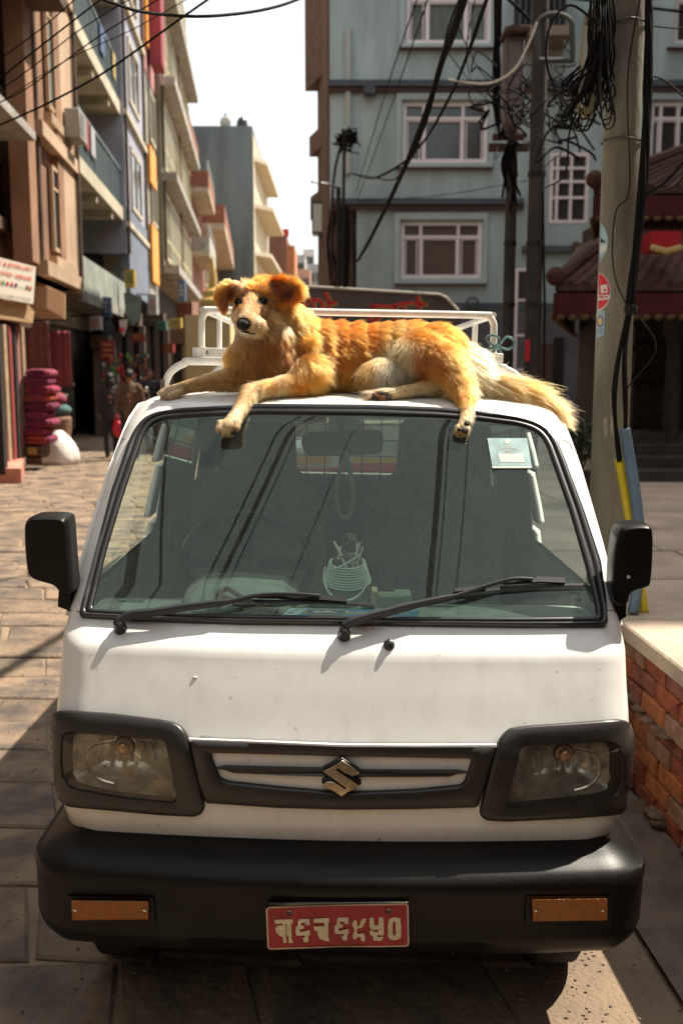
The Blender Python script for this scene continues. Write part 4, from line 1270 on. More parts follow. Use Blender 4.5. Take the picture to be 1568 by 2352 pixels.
while y < 21.5:
    dy = rs.uniform(0.33, 0.42)
    x = 0.60 + rs.uniform(-0.25, 0.1) + (0 if y < 6 else 3.0)
    xl = max(-4.6 + SL * y, -0.38 * y - 1.2)
    while x > xl:
        L = rs.uniform(0.34, 0.72)
        g = 0.011
        j = lambda: rs.uniform(-0.026, 0.026)
        sh = (y - 1.5) * SL
        sk = dy * -0.25
        q = [(x - L + g + sh + j(), y + g + j()), (x - g + sh + j(), y + g + j()), (x - g + sh + sk + j(), y + dy - g + j()), (x - L + g + sh + sk + j(), y + dy - g + j())]
        vs, fs = stone_mesh('paving_stone', q, rs.uniform(-0.004, 0.006), -0.03)
        if y < 8.2 and count < 290 and not (q[0][0] > 2.5):
            mesh('paving_stone', vs, fs, stone_m, pave); count += 1
        elif q[1][0] < 1.0 or y > 6:
            far.add(vs, fs)
        x -= L
    y += dy; row += 1
fo_ = far.build('paving_stone_far', stone_m, pave); tag(fo_, kind='stuff')
# grit and small pebbles near the van
gr = MB()
for k in range(900):
    if k < 420: x_, y_ = rs.uniform(0.3, 1.05), rs.uniform(2.2, 3.4)
    else: y_ = rs.uniform(2.3, 7); x_ = rs.uniform(-0.36 * y_, -0.5)
    r_ = rs.choice([0.002, 0.003, 0.003, 0.004, 0.006])
    gr.ball((x_, y_, 0.004 + r_ * 0.3), (r_, r_ * rs.uniform(.6, 1), r_ * .6), 5, 4)
tag(gr.build('gravel', mat('grit', (0.24, 0.19, 0.15), 0.9, var=0.4, scale=3)), kind='stuff')
# kerb strip and gutter along the planter wall
mb = MB(); mb.prism([Vector((1.30, 1.0, -0.02)), Vector((1.0, 1.0, -0.02)), Vector((0.98, 1.0, 0.012)), Vector((1.30, 1.0, 0.016))], (-0.40, 7.0, 0)); 
kerb = tag(mb.build('kerb', mat('kerb_stone', (0.14, 0.105, 0.08), 0.9, var=0.3, scale=8, bump=0.4, bscale=30)), kind='structure')
# ---- facade frame
class Fac:
    def __init__(s, O, a, flip=1):
        s.O = Vector((O[0], O[1], 0)); s.a = Vector((a[0], a[1], 0)).normalized()
        s.n = Vector((s.a.y, -s.a.x, 0)) * flip
    def pt(s, u, z, o=0.0):
        return s.O + s.a * u + s.n * o + Vector((0, 0, z))
    def hit(s, px, py, o=0.0):
        p = onwall(px, py, s.O + s.n * o, s.n)
        return (p - s.O).dot(s.a), p.z
    def box(s, mb, u0, u1, z0, z1, o0, o1, mi=0):
        P = [s.pt(u, z, o) for z in (z0, z1) for (u, o) in ((u0, o0), (u1, o0), (u1, o1), (u0, o1))]
        mb.add(P, [(0, 3, 2, 1), (4, 5, 6, 7), (0, 1, 5, 4), (1, 2, 6, 5), (2, 3, 7, 6), (3, 0, 4, 7)], mi)
    def ob(s, name, m, parent, u0, u1, z0, z1, o0, o1, bev=0):
        mb = MB(); s.box(mb, u0, u1, z0, z1, o0, o1)
        o = mb.build(name, m, parent, world=True)
        bm = bmesh.new(); bm.from_mesh(o.data); bmesh.ops.recalc_face_normals(bm, faces=bm.faces); bm.to_mesh(o.data); bm.free()
        if bev: bevel(o, bev, 1)
        return o
    def window(s, parent, u0, u1, z0, z1, o, fm, pm, us=(), zs=(), fw=0.07, cells=None, dep=0.06, name='window'):
        """frame with mullions at fractions us and transoms at fractions zs, a pane in every opening"""
        mb = MB()
        U = [u0 + (u1 - u0) * k for k in (0,) + tuple(us) + (1,)]
        Z = [z0 + (z1 - z0) * k for k in (0,) + tuple(zs) + (1,)]
        for i, u in enumerate(U):
            w = fw if i in (0, len(U) - 1) else fw * 0.8
            s.box(mb, u - w / 2, u + w / 2, z0 - fw / 2, z1 + fw / 2, o - 0.02, o + dep)
        for i, z in enumerate(Z):
            w = fw if i in (0, len(Z) - 1) else fw * 0.8
            for a, b in zip(U, U[1:]):
                s.box(mb, a + fw * .35, b - fw * .35, z - w / 2, z + w / 2, o - 0.015, o + dep - 0.006)
        w_ = mb.build(name, fm, parent, world=True)
        for a, b in zip(U, U[1:]):
            for c, d in zip(Z, Z[1:]):
                p = MB(); s.box(p, a, b, c, d, o + 0.004, o + 0.012)
                p.build('pane', pm if not callable(pm) else pm(), w_, world=True)
        return w_
LF = Fac((-4.7, 0), (SL, 1))          # left hand side of the street
glass_dark = mat('window_glass_dark', (0.035, 0.04, 0.042), 0.12, spec=0.7)
glass_brown = mat('window_blind_brown', (0.10, 0.062, 0.038), 0.35, spec=0.6, var=0.2, scale=2)
win_grey = mat('window_glass_grey_green', (0.13, 0.15, 0.135), 0.3, var=.3, scale=2)
glass_pale = mat('window_curtain_pale', (0.17, 0.17, 0.15), 0.4, spec=0.5, var=0.25, scale=3, stretch=(8, 8, 0.5))
peach = mat('peach_plaster', (0.36, 0.195, 0.105), 0.85, var=0.30, scale=0.9, bump=0.2, bscale=20, detail=9, col2=(0.22, 0.12, 0.075))
peach2 = mat('peach_plaster_pale', (0.47, 0.33, 0.22), 0.85, var=0.2, scale=1.2, bump=0.2, bscale=20)
cream = mat('cream_plaster', (0.50, 0.44, 0.33), 0.85, var=0.25, scale=1.1, bump=0.15, bscale=15, detail=8)
greycr = mat('grey_cream_plaster', (0.24, 0.225, 0.19), 0.9, var=0.4, scale=1.0, bump=0.15, bscale=15, detail=8)
brown = mat('brown_wood', (0.10, 0.055, 0.032), 0.8, var=0.3, scale=6, stretch=(4, 4, 0.6))
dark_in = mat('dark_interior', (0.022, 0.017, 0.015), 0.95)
brickm = mat('brick_red', (0.25, 0.11, 0.07), 0.9, var=0.35, scale=9, bump=0.35, bscale=40)
brick_tan = mat('brick_tan', (0.27, 0.145, 0.085), 0.9, var=0.3, scale=9, bump=0.3, bscale=40)
mortar = mat('mortar', (0.34, 0.29, 0.24), 0.95, var=0.3, scale=12, bump=0.4, bscale=60)
slate_rail = mat('grey_green_rail', (0.11, 0.145, 0.145), 0.5, var=0.2, scale=4)
def building(name, label, fac, u, group=None, z=0):
    return root(name, fac.pt(u, z), label, 'building', group)
# ---- A: old brick house at the very left
A = building('brick_house', 'old tan brick house above the white jewellery sign, dark roof edge jutting out', LF, 12.5)
LF.ob('wall', brick_tan, A, 10.2, 18.1, 0, 14, -7, 0.32)
for xa_, xb_ in ((18, 27), (50, 58)):
    u0, _ = LF.hit(xa_, 300, .5); u1, _ = LF.hit(xb_, 300, .5); LF.ob('timber', brown, A, u0, u1, 3.4, 12, 0.33, 0.52)
for zz in (4.0, 6.2, 9.2): LF.ob('timber', brown, A, 13.0, 18.1, zz, zz + .2, 0.33, 0.48)
# brick courses, raised
def bricks_on(fac, parent, u0, u1, z0, z1, o, m, stuff=True):
    mb = MB(); r = random.Random(9); z = z0; row = 0
    while z < z1 - 0.05:
        u = u0 - (0.12 if row % 2 else 0)
        while u < u1:
            a, b = max(u, u0) + 0.006, min(u + 0.23, u1) - 0.006
            if b - a > 0.03: fac.box(mb, a, b, z + 0.006, z + 0.069, o - 0.02, o + r.uniform(0.006, 0.016))
            u += 0.24
        z += 0.077; row += 1
    return tag(mb.build('brick_courses', m, parent, world=True), kind='stuff')
bricks_on(LF, A, 13.6, 18.0, 4.1, 10.6, 0.34, brick_tan)
uA0, _ = LF.hit(-40, 300, .6); 
for (xa, xb, ya, yb) in ((-70, 12, 110, 215), (-80, 8, 380, 520), (50, 66, 390, 520), (34, 52, 90, 270)):
    u0, _ = LF.hit(xa, 300, .34); u1, _ = LF.hit(xb, 300, .34); _, zb = LF.hit(xb, yb, .34); _, zt_ = LF.hit(xb, ya, .34)
    LF.window(A, u0, u1, zb, zt_, 0.37, brown, glass_dark, (0.5,), (), 0.10)
def ledge(name, parent, m, p0, p1, o0, o1, th):
    """slab under a line seen from pixel p0 to p1 at outer distance o1"""
    u0, z0 = LF.hit(*p0, o1); u1, z1 = LF.hit(*p1, o1)
    z = (z0 + z1) / 2
    return LF.ob(name, m, parent, min(u0, u1), max(u0, u1), z, z + th, o0, o1)
ledge('cornice', A, concrete, (-60, 150), (84, 345), 0.3, 1.15, 0.14)
ledge('cornice', A, brown, (-60, 190), (78, 262), 0.3, 0.55, 0.12)
LF.ob('roof_edge', brown, A, 10, 18.1, 7.75, 7.92, 0, 1.5)
LF.ob('drain_pipe', rubber, A, 17.9, 18.0, 3.8, 11, 0.36, 0.44)
# ---- B: peach building with pilasters
B = building('peach_building', 'peach plastered building with projecting pilasters and deep window frames', LF, 19.3)
LF.ob('wall', peach, B, 18.2, 21.9, 0, 3.35, -7, -0.2)
LF.ob('wall', peach, B, 18.2, 21.9, 3.35, 14, -7, 0.80)
def colx(name, fac, m, parent, xa, xb, z0, z1, o0, o1, py=400):
    u0, _ = fac.hit(xa, py, o1); u1, _ = fac.hit(xb, py, o1)
    return fac.ob(name, m, parent, u0, u1, z0, z1, o0, o1)
for xa, xb in ((68, 84), (135, 147), (147, 176)):
    colx('pilaster', LF, peach if xa != 147 else peach2, B, xa, xb, 3.5, 13, 0.6, 0.92)
for (zb, zt_) in ((6.55, 8.75), (9.4, 11.6), (3.95, 5.45)):
    u0, _ = LF.hit(88, 200, .7); u1, _ = LF.hit(134, 200, .7)
    LF.window(B, u0, u1, zb, zt_, 0.86, peach2, win_grey if zb > 6 else glass_dark, (), (0.75,), 0.07, dep=0.05)
    LF.ob('window_sill', peach2, B, u0 - .1, u1 + .1, zb - 0.32, zb - 0.14, 0.62, 0.95)
for z in (5.75, 8.95, 3.35): LF.ob('floor_band', peach2, B, 18.2, 21.9, z, z + 0.26, 0.5, 1.0)
# ---- C: long cream building with balconies
C = building('balcony_building', 'cream building with two long concrete balconies and grey railings', LF, 25.5)
LF.ob('wall', greycr, C, 22.0, 30.6, 0, 3.3, -7, -0.25)
LF.ob('wall', greycr, C, 22.0, 30.6, 3.3, 14, -7, -0.35)
for zb in (5.92, 8.82, 11.7):
    s_ = LF.ob('balcony_slab', cream, C, 22.0, 30.3, zb, zb + 0.34, -0.33, 0.92)
    mb = MB()
    for k in range(84):
        u = 22.1 + k * 0.098
        LF.box(mb, u, u + 0.035, zb + 0.36, zb + 1.35, 0.84, 0.87)
    for uu in (22.05, 24.8, 27.5, 30.2): LF.box(mb, uu, uu + 0.06, zb + 0.35, zb + 1.42, 0.82, 0.89)
    LF.box(mb, 22.0, 30.3, zb + 1.36, zb + 1.43, 0.81, 0.90)
    LF.box(mb, 22.0, 30.3, zb + 0.37, zb + 1.34, 0.855, 0.862)
    tag(mb.build('railing_bars', slate_rail, s_, world=True), kind='stuff')
    for uu in (22.4, 25.0, 27.6, 29.9): LF.ob('bracket', cream, s_, uu, uu + 0.18, zb - 0.22, zb, 0.1, 0.86)
LF.ob('end_wall', cream, C, 30.3, 30.5, 3.3, 14, -0.3, 0.90)
LF.ob('near_wall', peach2, C, 21.9, 22.05, 3.3, 14, -0.3, 0.90)
for zb in (3.9, 6.5, 9.4):
    for k in range(3):
        u0 = 22.6 + k * 2.6
        LF.window(C, u0, u0 + 1.6, zb, zb + 1.7, -0.33, greycr, glass_dark, (0.5,), (0.7,), 0.09)
LF.ob('canopy', greycr, C, 22.0, 30.3, 3.15, 3.38, -0.3, 0.95)
LF.ob('parapet', mat('grey_green_plaster', (0.31, 0.33, 0.29), 0.9, var=0.3, scale=1.5, detail=8), C, 22.0, 30.3, 3.38, 4.15, 0.80, 0.92)
LF.ob('shutter_box', cream, C, 22.0, 30.3, 2.75, 3.15, -0.25, -0.05)
# ground floor: roller shutter with its slats, door piers
def shutter(parent, u0, u1, z0, z1, o, m):
    f = LF.ob('shutter_frame', greycr, parent, u0 - 0.12, u0, z0, z1, o - .05, o + .1)
    LF.ob('shutter_frame', greycr, parent, u1, u1 + 0.12, z0, z1, o - .05, o + .1)
    sh = LF.ob('roller_shutter', m, parent, u0, u1, z0, z1, o - 0.03, o)
    z = z0 + 0.02
    while z < z1 - 0.05:
        LF.ob('slat', m, sh, u0 + .01, u1 - .01, z, z + 0.062, o + 0.002, o + 0.022); z += 0.082
shm = mat('shutter_grey', (0.16, 0.15, 0.155), 0.5, var=0.2, scale=3)
u0, _ = LF.hit(163, 900, -.2); u1, _ = LF.hit(208, 900, -.2)
shutter(C, u0, u1, 0.12, 2.6, -0.2, shm)
u0, _ = LF.hit(238, 900, -.2); u1, _ = LF.hit(262, 900, -.2)
LF.ob('doorway', dark_in, C, u0, u1, 0, 2.6, -0.24, -0.2)
# ---- D, E, F beyond
LFD = Fac((-3.7, 0), (SL, 1))
D = building('lavender_building', 'narrow pale lavender building with framed windows past the balconies', LFD, 32)
lav = mat('lavender_plaster', (0.34, 0.34, 0.41), 0.85, var=0.2, scale=1.0, bump=0.1, bscale=10)
slateb = mat('slate_blue_panel', (0.17, 0.20, 0.26), 0.7, var=0.2, scale=2)
LFD.ob('wall', lav, D, 29.6, 34.9, 5.0, 17, -7, 0.0)
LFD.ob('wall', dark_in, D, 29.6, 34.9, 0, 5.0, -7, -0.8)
u0, _ = LFD.hit(298, 500); u1, _ = LFD.hit(345, 500)
LFD.ob('lower_panel', slateb, D, 29.7, 34.8, 3.9, 6.3, -0.2, 0.06)
for zb in (6.5, 9.6, 12.7):
    LFD.window(D, 31.0, 33.4, zb, zb + 1.7, 0.02, cream, glass_dark, (0.5,), (), 0.12, dep=0.045)
    LFD.ob('band', cream, D, 29.6, 34.9, zb - 0.75, zb - 0.6, 0, 0.12)
LFE = Fac((-3.6, 0), (SL, 1))
E_ = building('pink_building', 'slim building with pink upper wall and orange lower panels', LFE, 36)
LFE.ob('wall', mat('dusty_pink_plaster', (0.45, 0.21, 0.20), 0.85, var=0.2, scale=1), E_, 34.9, 38.2, 11.6, 18, -7, 0.0)
LFE.ob('wall', greycr, E_, 34.9, 38.2, 0, 11.6, -7, -0.03)
org = mat('orange_panel', (0.70, 0.30, 0.05), 0.7, var=0.15, scale=2)
LFE.ob('orange_panel', org, E_, 35.0, 37.0, 8.0, 9.2, 0.0, 0.10); LFE.ob('orange_panel', org, E_, 35.0, 37.2, 4.7, 6.6, 0.0, 0.10)
LFE.ob('orange_panel', org, E_, 35.0, 35.6, 12.4, 14.4, 0.0, 0.10)
LFE.ob('hanging_awning', mat('maroon_cloth', (0.28, 0.045, 0.06), 0.8), E_, 35.7, 37.0, 12.0, 14.4, 0.1, 0.5)
for zb in (6.8, 9.6, 13.0): LFE.window(E_, 36.0, 37.6, zb, zb + 1.6, 0.02, cream, glass_dark, (0.5,), (), 0.12, dep=.04)
F_ = None
LFF = Fac((-3.4, 0), (SL, 1))
F_ = building('yellow_window_building', 'pale yellow building with rows of tall framed windows along the street', LFF, 44)
yel = mat('pale_yellow_frame', (0.52, 0.45, 0.27), 0.8, var=0.15, scale=2)
LFF.ob('wall', mat('yellow_grey_wall', (0.24, 0.215, 0.15), 0.9, var=0.2, scale=1), F_, 38.2, 54.0, 5.2, 19.5, -7, 0.0)
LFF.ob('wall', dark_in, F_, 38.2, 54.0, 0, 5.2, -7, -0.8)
for fl_ in range(4):
    zb = 5.9 + fl_ * 3.35
    for k in range(6):
        u0 = 38.5 + k * 2.6
        LFF.window(F_, u0, u0 + 2.2, zb, zb + 2.35, 0.03, yel, glass_pale if (k + fl_) % 3 else glass_dark, (0.33, 0.66), (0.3,), 0.13, dep=0.035)
    LFF.ob('ledge', concrete, F_, 38.2, 54.0, zb - 0.65, zb - 0.35, 0, 0.55)
# low shop fronts under D-F
shopf = [(29.7, 34.8, LFD, -0.75), (35.0, 38.0, LFE, -0.02)]
# G brick houses with balconies
G1 = building('brick_balcony_house', 'red brick house with glass-railed brick balcony, beyond the yellow building', LFF, 58)
LFF.ob('wall', brickm, G1, 54.2, 63.5, 0, 15.0, -7, 0.0)
for zb in (11.3, 8.0):
    s_ = LFF.ob('balcony_slab', cream, G1, 55, 63, zb - 0.25, zb, 0, 0.95)
    LFF.ob('parapet', brickm if zb > 9 else concrete, s_, 55, 63, zb, zb + 0.85, 0.75, 0.95)
    LFF.ob('parapet_end', brickm if zb > 9 else concrete, s_, 55, 55.2, zb, zb + 0.85, 0.0, 0.75)
    mb = MB(); LFF.box(mb, 55, 63, zb + 1.35, zb + 1.40, 0.88, 0.93)
    for k in range(9): LFF.box(mb, 55 + k, 55.05 + k, zb + 0.85, zb + 1.38, 0.88, 0.93)
    mb.build('balcony_rail', mat('pale_steel', (0.5, 0.5, 0.48), 0.35, metal=0.6), s_, world=True)
    for u in (56, 59): LFF.window(G1, u, u + 1.6, zb + .1, zb + 2.0, 0.02, cream, glass_dark, (0.5,), (), 0.12)
G2 = building('brick_balcony_house', 'brick house furthest along the left side, its balcony reaching over the street', LFF, 75)
LFF.ob('wall', brickm, G2, 63.6, 95, 0, 13.8, -7, 0.1)
s_ = LFF.ob('balcony_slab', cream, G2, 64.2, 95, 10.4, 10.75, 0, 1.5)
LFF.ob('parapet', brickm, s_, 64.2, 95, 10.75, 11.9, 1.3, 1.5); LFF.ob('parapet_end', brickm, s_, 64.2, 64.5, 10.75, 11.9, 0.0, 1.3)
for u in (66, 70, 75): LFF.window(G2, u, u + 2.2, 7.2, 9.4, 0.12, cream, glass_dark, (0.5,), (), 0.15)
# H: tall grey end wall
def plainbox(name, m, parent, P, z0, z1):
    mb = MB(); mb.prism([Vector((x, y, z0)) for x, y in P], (0, 0, z1 - z0))
    o = mb.build(name, m, parent, world=True)
    bm = bmesh.new(); bm.from_mesh(o.data); bmesh.ops.recalc_face_normals(bm, faces=bm.faces); bm.to_mesh(o.data); bm.free()
    return o
H = root('grey_tower', (-14, 95, 0), 'tall blank grey concrete building with water tanks on its flat roof', 'building')
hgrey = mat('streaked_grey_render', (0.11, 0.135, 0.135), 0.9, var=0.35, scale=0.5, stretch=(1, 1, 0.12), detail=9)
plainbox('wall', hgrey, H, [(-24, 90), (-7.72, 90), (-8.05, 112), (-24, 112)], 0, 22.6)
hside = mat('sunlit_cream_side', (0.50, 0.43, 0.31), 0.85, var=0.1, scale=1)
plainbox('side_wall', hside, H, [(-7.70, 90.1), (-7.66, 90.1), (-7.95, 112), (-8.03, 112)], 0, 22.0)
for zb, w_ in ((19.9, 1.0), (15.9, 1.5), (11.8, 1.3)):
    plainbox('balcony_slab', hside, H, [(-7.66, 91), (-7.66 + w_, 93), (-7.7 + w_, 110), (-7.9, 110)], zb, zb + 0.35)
for k in range(5):
    mb = MB(); mb.box((-7.62, 94 + k * 3.4, 9), (0.08, 1.6, 1.8)); 
    mb.build('window', glass_dark, H, world=True)
tank = root('water_tank', at(556, 287, 92), 'black ribbed water tank on the grey tower roof', 'water tank')
for nm_, px_c, w_, hh in (('water_tank', 556, 24, 30),):
    s = 92 * PXM; c = at(px_c, 288, 92)
    mb = MB(); mb.lathe([(w_ / 2 * s, 0), (w_ / 2 * s * 1.04, 4 * s), (w_ / 2 * s, 8 * s), (w_ / 2 * s * 1.04, 14 * s), (w_ / 2 * s, 20 * s), (w_ / 3 * s, 27 * s), (w_ / 6 * s, 30 * s)], (c.x, c.y, 22.6), 20)
    mb.build('tank_body', rubber_clean, tank, smooth=True, world=True)
t2 = root('dish_mast', at(518, 288, 91), 'small roof mast with round dish left of the black tank', 'antenna')
c = at(518, 288, 91); mb = MB(); mb.tube([(c.x, 91, 22.6), (c.x, 91, 23.9)], 0.09, 6); mb.build('mast', rubber_clean, t2, world=True)
mb = MB(); mb.lathe([(0.5, 0), (0.42, 0.1), (0.1, 0.2)], (c.x, 90.9, 23.1), 16, Matrix.Rotation(R(90), 4, 'X')); mb.build('dish', concrete, t2, world=True)
I_ = root('brick_block', (-7, 122, 0), 'small red brick block closing the street, washing on its roof', 'building')
plainbox('wall', brickm, I_, [(-8.9, 120), (-6.4, 120), (-6.4, 130), (-8.9, 130)], 0, 17.2)
plainbox('wall', mat('orange_brick', (0.50, 0.20, 0.09), 0.9, var=0.2, scale=2), I_, [(-6.4, 121), (-5.55, 121), (-5.6, 130), (-6.4, 130)], 0, 16.3)
mb = MB(); mb.box((-6.9, 121, 17.7), (1.4, 0.5, 0.9)); tag(mb.build('washing', mat('red_cloth', (0.5, 0.05, 0.03), 0.8)), 'red washing hung on the roof of the brick block', 'laundry')
for i, (xa, xb, yt, cc, Yd) in enumerate(((675, 700, 585, (.45, .42, .38), 150), (696, 722, 572, (.55, .53, .5), 165), (706, 742, 606, (.32, .36, .38), 140), (684, 712, 618, (.5, .3, .22), 135))):
    a_, b_ = at(xa, yt, Yd), at(xb, yt, Yd)
    J = root('distant_house', (a_.x, Yd, 0), ('grey flat-roofed far house beside the orange brick wall', 'pale far house topmost in the gap of the street', 'blue-grey far house right of the others in the gap', 'brownish low far house in front in the gap')[i], 'building', 'distant houses at the end of the street')
    wl = plainbox('wall', mat('far_house_%s' % 'abcd'[i], cc, 0.9, var=0.2, scale=1), J, [(a_.x, Yd), (b_.x, Yd), (b_.x, Yd + 8), (a_.x, Yd + 8)], 0, a_.z)
    for k in range(2):
        for q_ in range(2):
            mb = MB(); mb.box((a_.x + (b_.x - a_.x) * (0.3 + 0.4 * k), Yd - 0.02, a_.z - 1.8 - 3 * q_), (0.7, 0.06, 1.2)); mb.build('window', glass_dark, J, world=True)
# ---- the blue-grey building facing the viewer
BY = 24.0
BF = Fac((0, BY), (1, 0), 1)
BL = root('blue_grey_building', (3, BY, 0), 'big blue-grey plastered building with white-framed triple windows facing the viewer', 'building')
bluep = mat('blue_grey_plaster', (0.40, 0.51, 0.52), 0.85, var=0.24, scale=1.6, stretch=(1, 1, .22), bump=0.12, bscale=12, detail=8)
bluel = mat('blue_grey_trim', (0.44, 0.55, 0.56), 0.8, var=0.08, scale=1)
bandm = mat('slate_band', (0.085, 0.10, 0.125), 0.8, var=0.15, scale=2)
maroon = mat('maroon_underside', (0.11, 0.07, 0.065), 0.85)
frm = mat('pinkish_white_frame', (0.86, 0.79, 0.80), 0.5, var=0.06, scale=3)
def bx(px, Y=BY): return at(px, 851, Y).x
def bz(py, Y=BY): return at(784, py, Y).z
# wall built round its window openings, so that the openings are real holes
HOLES = [(920, 1108, 234, 374), (918, 1100, 509, 640), (926, 1111, -38, 100), (1250, 1336, 352, 512), (1470, 1558, 234, 374), (1511, 1690, -38, 100), (1470, 1640, 509, 640)]
xL, xR = bx(758), 16.0
zLow = bz(640 + 55)
hs_ = [(bx(a), bx(b), bz(d), bz(c)) for a, b, c, d in HOLES]
xs_ = sorted({xL, bx(818), xR} | {h[0] for h in hs_} | {h[1] for h in hs_})
zs_ = sorted({0.0, bz(480), zLow, 13.0} | {h[2] for h in hs_} | {h[3] for h in hs_})
mb = MB()
for i in range(len(xs_) - 1):
    for j in range(len(zs_) - 1):
        cx_, cz_ = (xs_[i] + xs_[i + 1]) / 2, (zs_[j] + zs_[j + 1]) / 2
        if any(h[0] < cx_ < h[1] and h[2] < cz_ < h[3] for h in hs_): continue
        if cz_ < bz(480) and cx_ < bx(818): continue
        mb.add([(xs_[i], BY, zs_[j]), (xs_[i + 1], BY, zs_[j]), (xs_[i + 1], BY, zs_[j + 1]), (xs_[i], BY, zs_[j + 1])], [(0, 1, 2, 3)])
for (a, b, c, d) in hs_:
    for q in ([(a, BY, c), (a, BY + .25, c), (a, BY + .25, d), (a, BY, d)], [(b, BY, c), (b, BY, d), (b, BY + .25, d), (b, BY + .25, c)], [(a, BY, d), (a, BY + .25, d), (b, BY + .25, d), (b, BY, d)], [(a, BY, c), (b, BY, c), (b, BY + .25, c), (a, BY + .25, c)]):
        mb.add(q, [(0, 1, 2, 3)])
mb.build('front_wall', bluep, BL, world=True)
plainbox('block', dark_in, BL, [(bx(820), BY + 0.3), (xR, BY + 0.3), (xR, BY + 9), (bx(820), BY + 9)], 0, 12.9)
plainbox('upper_corner', greycr, BL, [(xL + .02, BY + 0.01), (bx(822), BY + 0.01), (bx(822), BY + 8), (xL - 0.28, BY + 3.4)], bz(482), 13)
plainbox('lower_corner', maroon, BL, [(xL + .3, BY + 1.2), (bx(822), BY + 1.2), (bx(822), BY + 8), (xL - 0.1, BY + 3.2)], 0, bz(482))
for xq in (765, 800): plainbox('corner_post', brown, BL, [(bx(xq), BY + .1), (bx(xq + 10), BY + .1), (bx(xq + 10), BY + .3), (bx(xq), BY + .3)], 0, bz(482))
sidem = mat('brown_brick_side', (0.20, 0.11, 0.07), 0.9, var=0.3, scale=4)
plainbox('street_side', sidem, BL, [(xL - 0.05, BY + 0.15), (xL + .02, BY + 0.15), (xL - 0.25, BY + 3.3), (xL - 0.36, BY + 3.3)], 2.0, 13)
for (yy, hh, ww) in ((118, 2.6, .26), (291, .5, .16), (458, .6, .14)):
    plainbox('eave', sidem, BL, [(xL - .06 - ww * .4, BY + 1.6), (xL, BY + 1.6), (xL - 0.3, BY + 3.3), (xL - 0.42 - ww, BY + 3.3)], bz(yy), bz(yy) + hh)
def bslab(name, m, x0, x1, y0, y1, o0, o1):
    return BF.ob(name, m, BL, bx(x0), bx(x1), bz(y1), bz(y0), o0, o1)
bslab('ledge', bandm, 756, 1700, 189, 203, 0.0, 0.22); bslab('ledge_underside_shade', maroon, 756, 1700, 204, 213, 0.0, 0.14)
bslab('ledge', bandm, 760, 1190, 459, 472, 0.0, 0.22); bslab('ledge_underside_shade', maroon, 760, 1190, 473, 482, 0.0, 0.14); bslab('ledge', bandm, 1190, 1700, 566, 580, 0.0, 0.18)  # the maroon strip is the shadow under this ledge, put in as colour
bslab('bracket', bandm, 833, 858, 205, 222, 0.0, 0.3)
bslab('base_band', bandm, 818, 1700, 696, 712, 0.0, 0.06)
bslab('pipe_stack', mat('pvc_pipe', (0.42, 0.45, 0.42), 0.5), 793, 804, 66, 400, 0.03, 0.12)
for (x0, x1, y0, y1) in HOLES[:3] + HOLES[4:]:
    for (a, b, c, d, o_) in ((x0 - 15, x1 + 12, y0 - 19, y0 - 4, .09), (x0 - 15, x0 - 3, y0 - 4, y1 + 2, .09), (x1 + 3, x1 + 12, y0 - 4, y1 + 2, .09), (x0 - 15, x1 + 12, y1 + 2, y1 + 12, .10)):
        bslab('window_surround', bluel, a, b, c, d, 0.002, o_)
    bslab('window_sill', maroon, x0 - 15, x1 + 12, y1 + 12, y1 + 15, 0.0, 0.15)
curt = {0: glass_dark, 1: glass_brown, 2: mat('green_curtain', (0.12, 0.15, 0.12), 0.5, var=0.4, scale=2, stretch=(14, 1, 1)), 4: glass_dark, 5: glass_dark, 6: glass_dark}
for k in (0, 1, 2, 4, 5, 6):
    a, b, c, d = hs_[k]
    BF.window(BL, a + .04, b - .04, c + .04, d - .04, -0.16, frm, curt[k], (0.235, 0.72), (0.755,), 0.085, dep=0.12)
    w_ = (b - a)
    # second, inner casement rails
    mb = MB()
    for (ua, ub) in ((0.06, 0.20), (0.27, 0.69), (0.755, 0.94)):
        for zz in ((0.03, 0.72),):
            for u in (ua, ub):
                BF.box(mb, a + w_ * u - .012, a + w_ * u + .012, c + (d - c) * zz[0], c + (d - c) * zz[1], -0.15, -0.07)
            BF.box(mb, a + w_ * ua, a + w_ * ub, c + (d - c) * 0.06 - .02, c + (d - c) * 0.06 + .02, -0.149, -0.072)
            BF.box(mb, a + w_ * ua, a + w_ * ub, c + (d - c) * 0.70 - .02, c + (d - c) * 0.70 + .02, -0.149, -0.072)
    mb.build('casement_rail', frm, BL, world=True)
a, b, c, d = hs_[3]
BF.window(BL, a + .03, b - .03, c + .03, d - .03, -0.10, frm, glass_dark, (0.16, 0.55), (0.36, 0.60, 0.80), 0.075, dep=0.12)
BF.window(BL, bx(1180), bx(1230), bz(850), bz(620), 0.01, frm, glass_dark, (0.5,), (0.35, 0.7), 0.07)
grey_low = mat('lilac_grey_low_wall', (0.13, 0.13, 0.145), 0.9, var=0.15, scale=1)
BF.ob('shop_front', grey_low, BL, bx(820), 16, 0, bz(713), 0.0, 0.05)
BF.ob('door', brown, BL, bx(1235), bx(1265), 0, bz(790), 0.05, 0.10); BF.ob('door_frame', dark_in, BL, bx(1268), bx(1290), 0, bz(775), 0.05, 0.12)
coil = MB(); cc_ = at(1084, 695, BY - 0.12)
for r_ in (0.15, 0.13): coil.tube([(cc_.x + r_ * math.cos(q), cc_.y, cc_.z + r_ * 0.8 * math.sin(q)) for q in [2 * math.pi * k / 20 for k in range(21)]], 0.016, 6, cap=False)
tag(coil.build('cable_coil', bandm), 'ring of grey cable hung on the blue-grey wall', 'cable coil')
lb = root('sign_box', at(729, 500, 26), 'white lit-through sign box sticking out over the street', 'sign')
